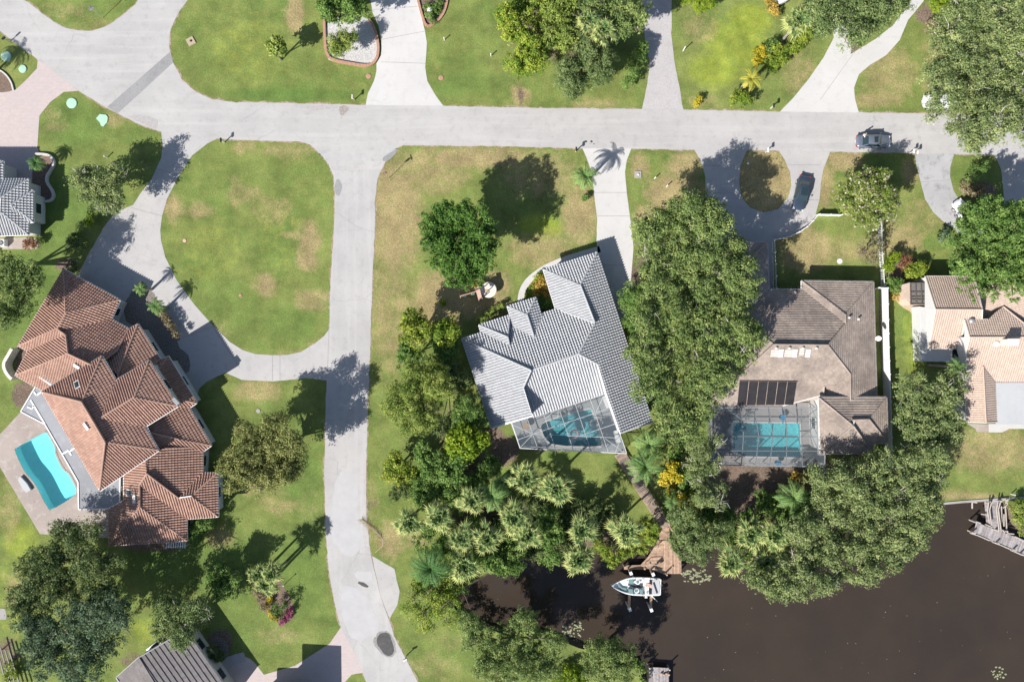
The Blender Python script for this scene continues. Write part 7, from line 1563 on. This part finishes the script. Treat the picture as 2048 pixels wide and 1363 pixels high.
# the playset
p = W(957, 582); t = empty('playset', (p.x, p.y, 0), 'wooden playset with yellow slide and swing beam by the round tree', 'playset')
ps = lambda *a: q('ps', *a)
def pbeam(name, a, b, za, zb, w, h, mat): A, B = ps(a, b); mb = MB(); mb.beam(W(*A, za), W(*B, zb), w, h); return mb.build(name, mat, t)
mb = MB(); mb.prism([tuple(W(*a, 1.5))[:2] for a in ps((565, 395), (660, 360), (730, 640), (650, 685))], 1.42, 1.5); mb.build('platform', M['pink_wood'], t)
mb = MB(); A = [W(*a, 2.3) for a in ps((670, 375), (780, 355), (805, 520), (715, 525))]; mb.mesh([a + Vector((0, 0, 0)) for a in A] + [a + Vector((0, 0, .05)) for a in A], [(3, 2, 1, 0), (4, 5, 6, 7), (0, 1, 5, 4), (1, 2, 6, 5), (2, 3, 7, 6), (3, 0, 4, 7)]); mb.build('canopy', M['navy_cloth'], t)
for a in ((570, 400), (660, 365), (730, 630), (655, 680), (780, 360), (800, 515)):
    A = ps(a)[0]; mb = MB(); c = W(*A, 2.0); mb.beam((c.x, c.y, 0), (c.x, c.y, 2.2), .1, .1); mb.build('post', M['wood'], t)
A, B = ps((605, 375), (545, 200)); a, b = W(*A, 1.45), W(*B, .2); mb = MB(); s_ = (b - a).cross(Vector((0, 0, 1))).normalized(); mb.beam(a, b, .5, .04); mb.beam(a + s_ * .27 + Vector((0, 0, .08)), b + s_ * .27 + Vector((0, 0, .08)), .06, .2); mb.beam(a - s_ * .27 + Vector((0, 0, .08)), b - s_ * .27 + Vector((0, 0, .08)), .06, .2); mb.build('slide', M['yellow_pl'], t)
pbeam('swing_beam', (600, 485), (235, 590), 2.1, 2.1, .12, .14, M['wood']); pbeam('swing_leg', (235, 590), (195, 500), 2.1, 0, .1, .1, M['wood']); pbeam('swing_leg', (235, 590), (268, 800), 2.1, 0, .1, .1, M['wood'])
for a in ((330, 600), (520, 550)):
    A = ps(a)[0]; c = W(*A, .5); mb = MB(); mb.box((c.x, c.y, .5), (.45, .2, .05)); sw = mb.build('swing_seat', M['mint'], t); mb = MB(); mb.beam((c.x - .2, c.y, .5), (c.x - .2, c.y + .1, 2.1), .02, .02); mb.beam((c.x + .2, c.y, .5), (c.x + .2, c.y + .1, 2.1), .02, .02); mb.build('swing_rope', M['white'], sw)
c = W(*ps((885, 460))[0]); t = empty('sandbox', c, 'round cream table like disc with a tan wedge beside the playset', 'play disc')
mb = MB(); mb.lathe((0, 0, 0), [(.12, 0), (.12, .9), (1.05, 1.0), (1.08, 1.08), (1.0, 1.12), (.1, 1.1)], 28); mb.build('disc', M['stucco_cream'], t, local=True)
mb = MB(); mb.prism([(0, 0), (-.75, .1), (-.7, -.35)], 1.125, 1.15); mb.build('wedge', M['yellow_pl'], t, local=True)
# satellite dish and things by the brown house fence
p = W(1757, 676, 2.9); t = empty('satellite_dish', (p.x, p.y, 0), 'white satellite dish between the brown roof and the tall white fence', 'satellite dish')
mb = MB(); mb.tube([(0, 0, 0), (0, 0, 2.7), (.25, -.35, 2.85)], .04, 8); mb.build('mast', M['alu'], t, local=True)
mb = MB(); prof = [(.02 + .36 * k / 5, .10 * (k / 5) ** 2) for k in range(6)]; mb.lathe((0, 0, 0), prof, 20); mb.f = [f for f in mb.f if len(f) == 4]; mb.m = [0] * len(mb.f); o = mb.build('dish', M['white'], t, local=True); o.location = (0, 0, 2.85); o.rotation_euler = (.5, -.4, 0)
disc('wall_ornament', 'dark round vent disc lying at the top of the tall white fence', 'ornament', 1766, 649, .01, M['alu_grey']) if False else None
# garden chairs, tables and pool toys
def lounger(label, px, py, ang, h0=0.03):
    p = W(px, py); t = empty('sun_lounger', (p.x, p.y, h0), label, 'sun lounger', rz=ang); mb = MB(); mb.box((0, 0, .3), (1.3, .6, .06)); mb.build('seat', M['white'], t, local=True); mb = MB(); mb.beam((-.62, 0, .32), (-1.15, 0, .75), .6, .05); mb.build('backrest', M['white'], t, local=True)
    for x in (-.5, .55):
        for y in (-.25, .25): mb = MB(); mb.box((x, y, .135), (.05, .05, .27)); mb.build('leg', M['white'], t, local=True)
lounger('white lounger inside the white cage beside the tile roof', 1213, 806, R(-70)); lounger('white lounger on the grey cage deck near the pavilion wall', 1621, 842, R(95)); lounger('white lounger in the lower corner of the white cage', 1234, 875, R(-75))
def ring_toy(label, px, py, col):
    p = W(px, py, -.1); mb = MB(); n = 18; vs = []; R1, r1 = .48, .15
    for i in range(n):
        for k in range(8):
            a, b = 2 * math.pi * i / n, 2 * math.pi * k / 8; vs.append((p.x + (R1 + r1 * math.cos(b)) * math.cos(a), p.y + (R1 + r1 * math.cos(b)) * math.sin(a), -.06 + r1 * math.sin(b)))
    mb.mesh(vs, [(i * 8 + k, ((i + 1) % n) * 8 + k, ((i + 1) % n) * 8 + (k + 1) % 8, i * 8 + (k + 1) % 8) for i in range(n) for k in range(8)]); tag(mb.build('pool_float', col, smooth=True), label, 'pool float')
ring_toy('pink ring float in the middle of the teal pool', 1149, 867, M['pink']); ring_toy('pale ring float near the right side of the teal pool', 1188, 846, M['gray_flat'])
def table(label, px, py, r, top):
    p = W(px, py); t = empty('patio_table', (p.x, p.y, .02), label, 'table'); mb = MB(); mb.lathe((0, 0, .7), [(r, 0), (r, .05), (r * .9, .06)], 20); mb.build('top', top, t, local=True); mb = MB(); mb.lathe((0, 0, 0), [(.3, 0), (.28, .04), (.05, .06), (.05, .7)], 12); mb.build('pedestal', M['black'], t, local=True)
table('small round brown table in the left corner of the white cage', 1052, 851, .5, M['wood']); table('round blue table on the deck above the rippled pool', 1562, 833, .42, M['blue']); table('small pale blue table below the rippled pool', 1553, 924, .4, M['blue'])
# white kiosk at the top edge, dark shed at the bottom left
p = W(1560, 2); t = empty('garden_cart', p, 'small white cart with wheels on the lawn at the top edge', 'cart', rz=.5); mb = MB(); mb.box((0, 0, .65), (2.0, 1.2, .7), 0, .95); mb.build('body', M['white'], t, local=True, bevel=.05)
for x in (-.7, .7):
    for y in (-.62, .62): mb = MB(); mb.tube([(x, y - .05, .25), (x, y + .05, .25)], .25, 12); mb.build('wheel', M['rubber'], t, local=True)
p = W(8, 1345); t = empty('timber_frame', p, 'dark slatted timber frame at the bottom left corner', 'timber frame')
for k in range(4):
    mb = MB(); a, b = W(-8 + k * 9, 1290 + k * 4, .9), W(16 + k * 9, 1380, .9); mb.beam(a, b, .14, .1); mb.build('slat', M['black'], t)
for x, y in ((0, 1300), (20, 1360)): mb = MB(); a = W(x, y, .8); mb.beam((a.x, a.y, 0), (a.x, a.y, .86), .12, .12); mb.build('post', M['black'], t)
mb = MB(); a, b = W(1028 + 270, 893), W(1028 + 270, 893)
# white edging and slats behind the terracotta roof
for i, (x, y) in enumerate([(333, 1091), (343, 1090), (353, 1089), (363, 1088)]):
    pass
t = empty('side_pergola', W(352, 1092), 'small white slatted pergola below the terracotta roof edge', 'pergola')
for k in range(9):
    mb = MB(); a, b = W(334 + k * 4.6, 1082, 2.2), W(333 + k * 4.6, 1095, 2.2); mb.beam(a, b, .1, .12); mb.build('slat', M['white'], t)
mb = MB(); mb.beam(W(331, 1094, 2.05), W(374, 1090, 2.05), .1, .14); mb.build('beam', M['white'], t)
for x, y in ((332, 1094), (373, 1090)): mb = MB(); a = W(x, y, 2); mb.beam((a.x, a.y, 0), (a.x, a.y, 2.0), .1, .1); mb.build('post', M['white'], t)
plant('shrub', 'tiny lime bush in the tree shade on the lawn below the playset', 'bush', None, [(884, 607, 6), (888, 604, 5)], .8, 'lime', 'shrub', part='foliage')
plant('shrub', 'round little bush at the edge of the white central driveway', 'bush', None, [(1172, 393, 8), (1170, 396, 7)], .9, 'mid', 'shrub', part='foliage')
print('all', len(bpy.data.objects), sum(len(o.data.polygons) for o in bpy.data.objects if o.type == 'MESH'))
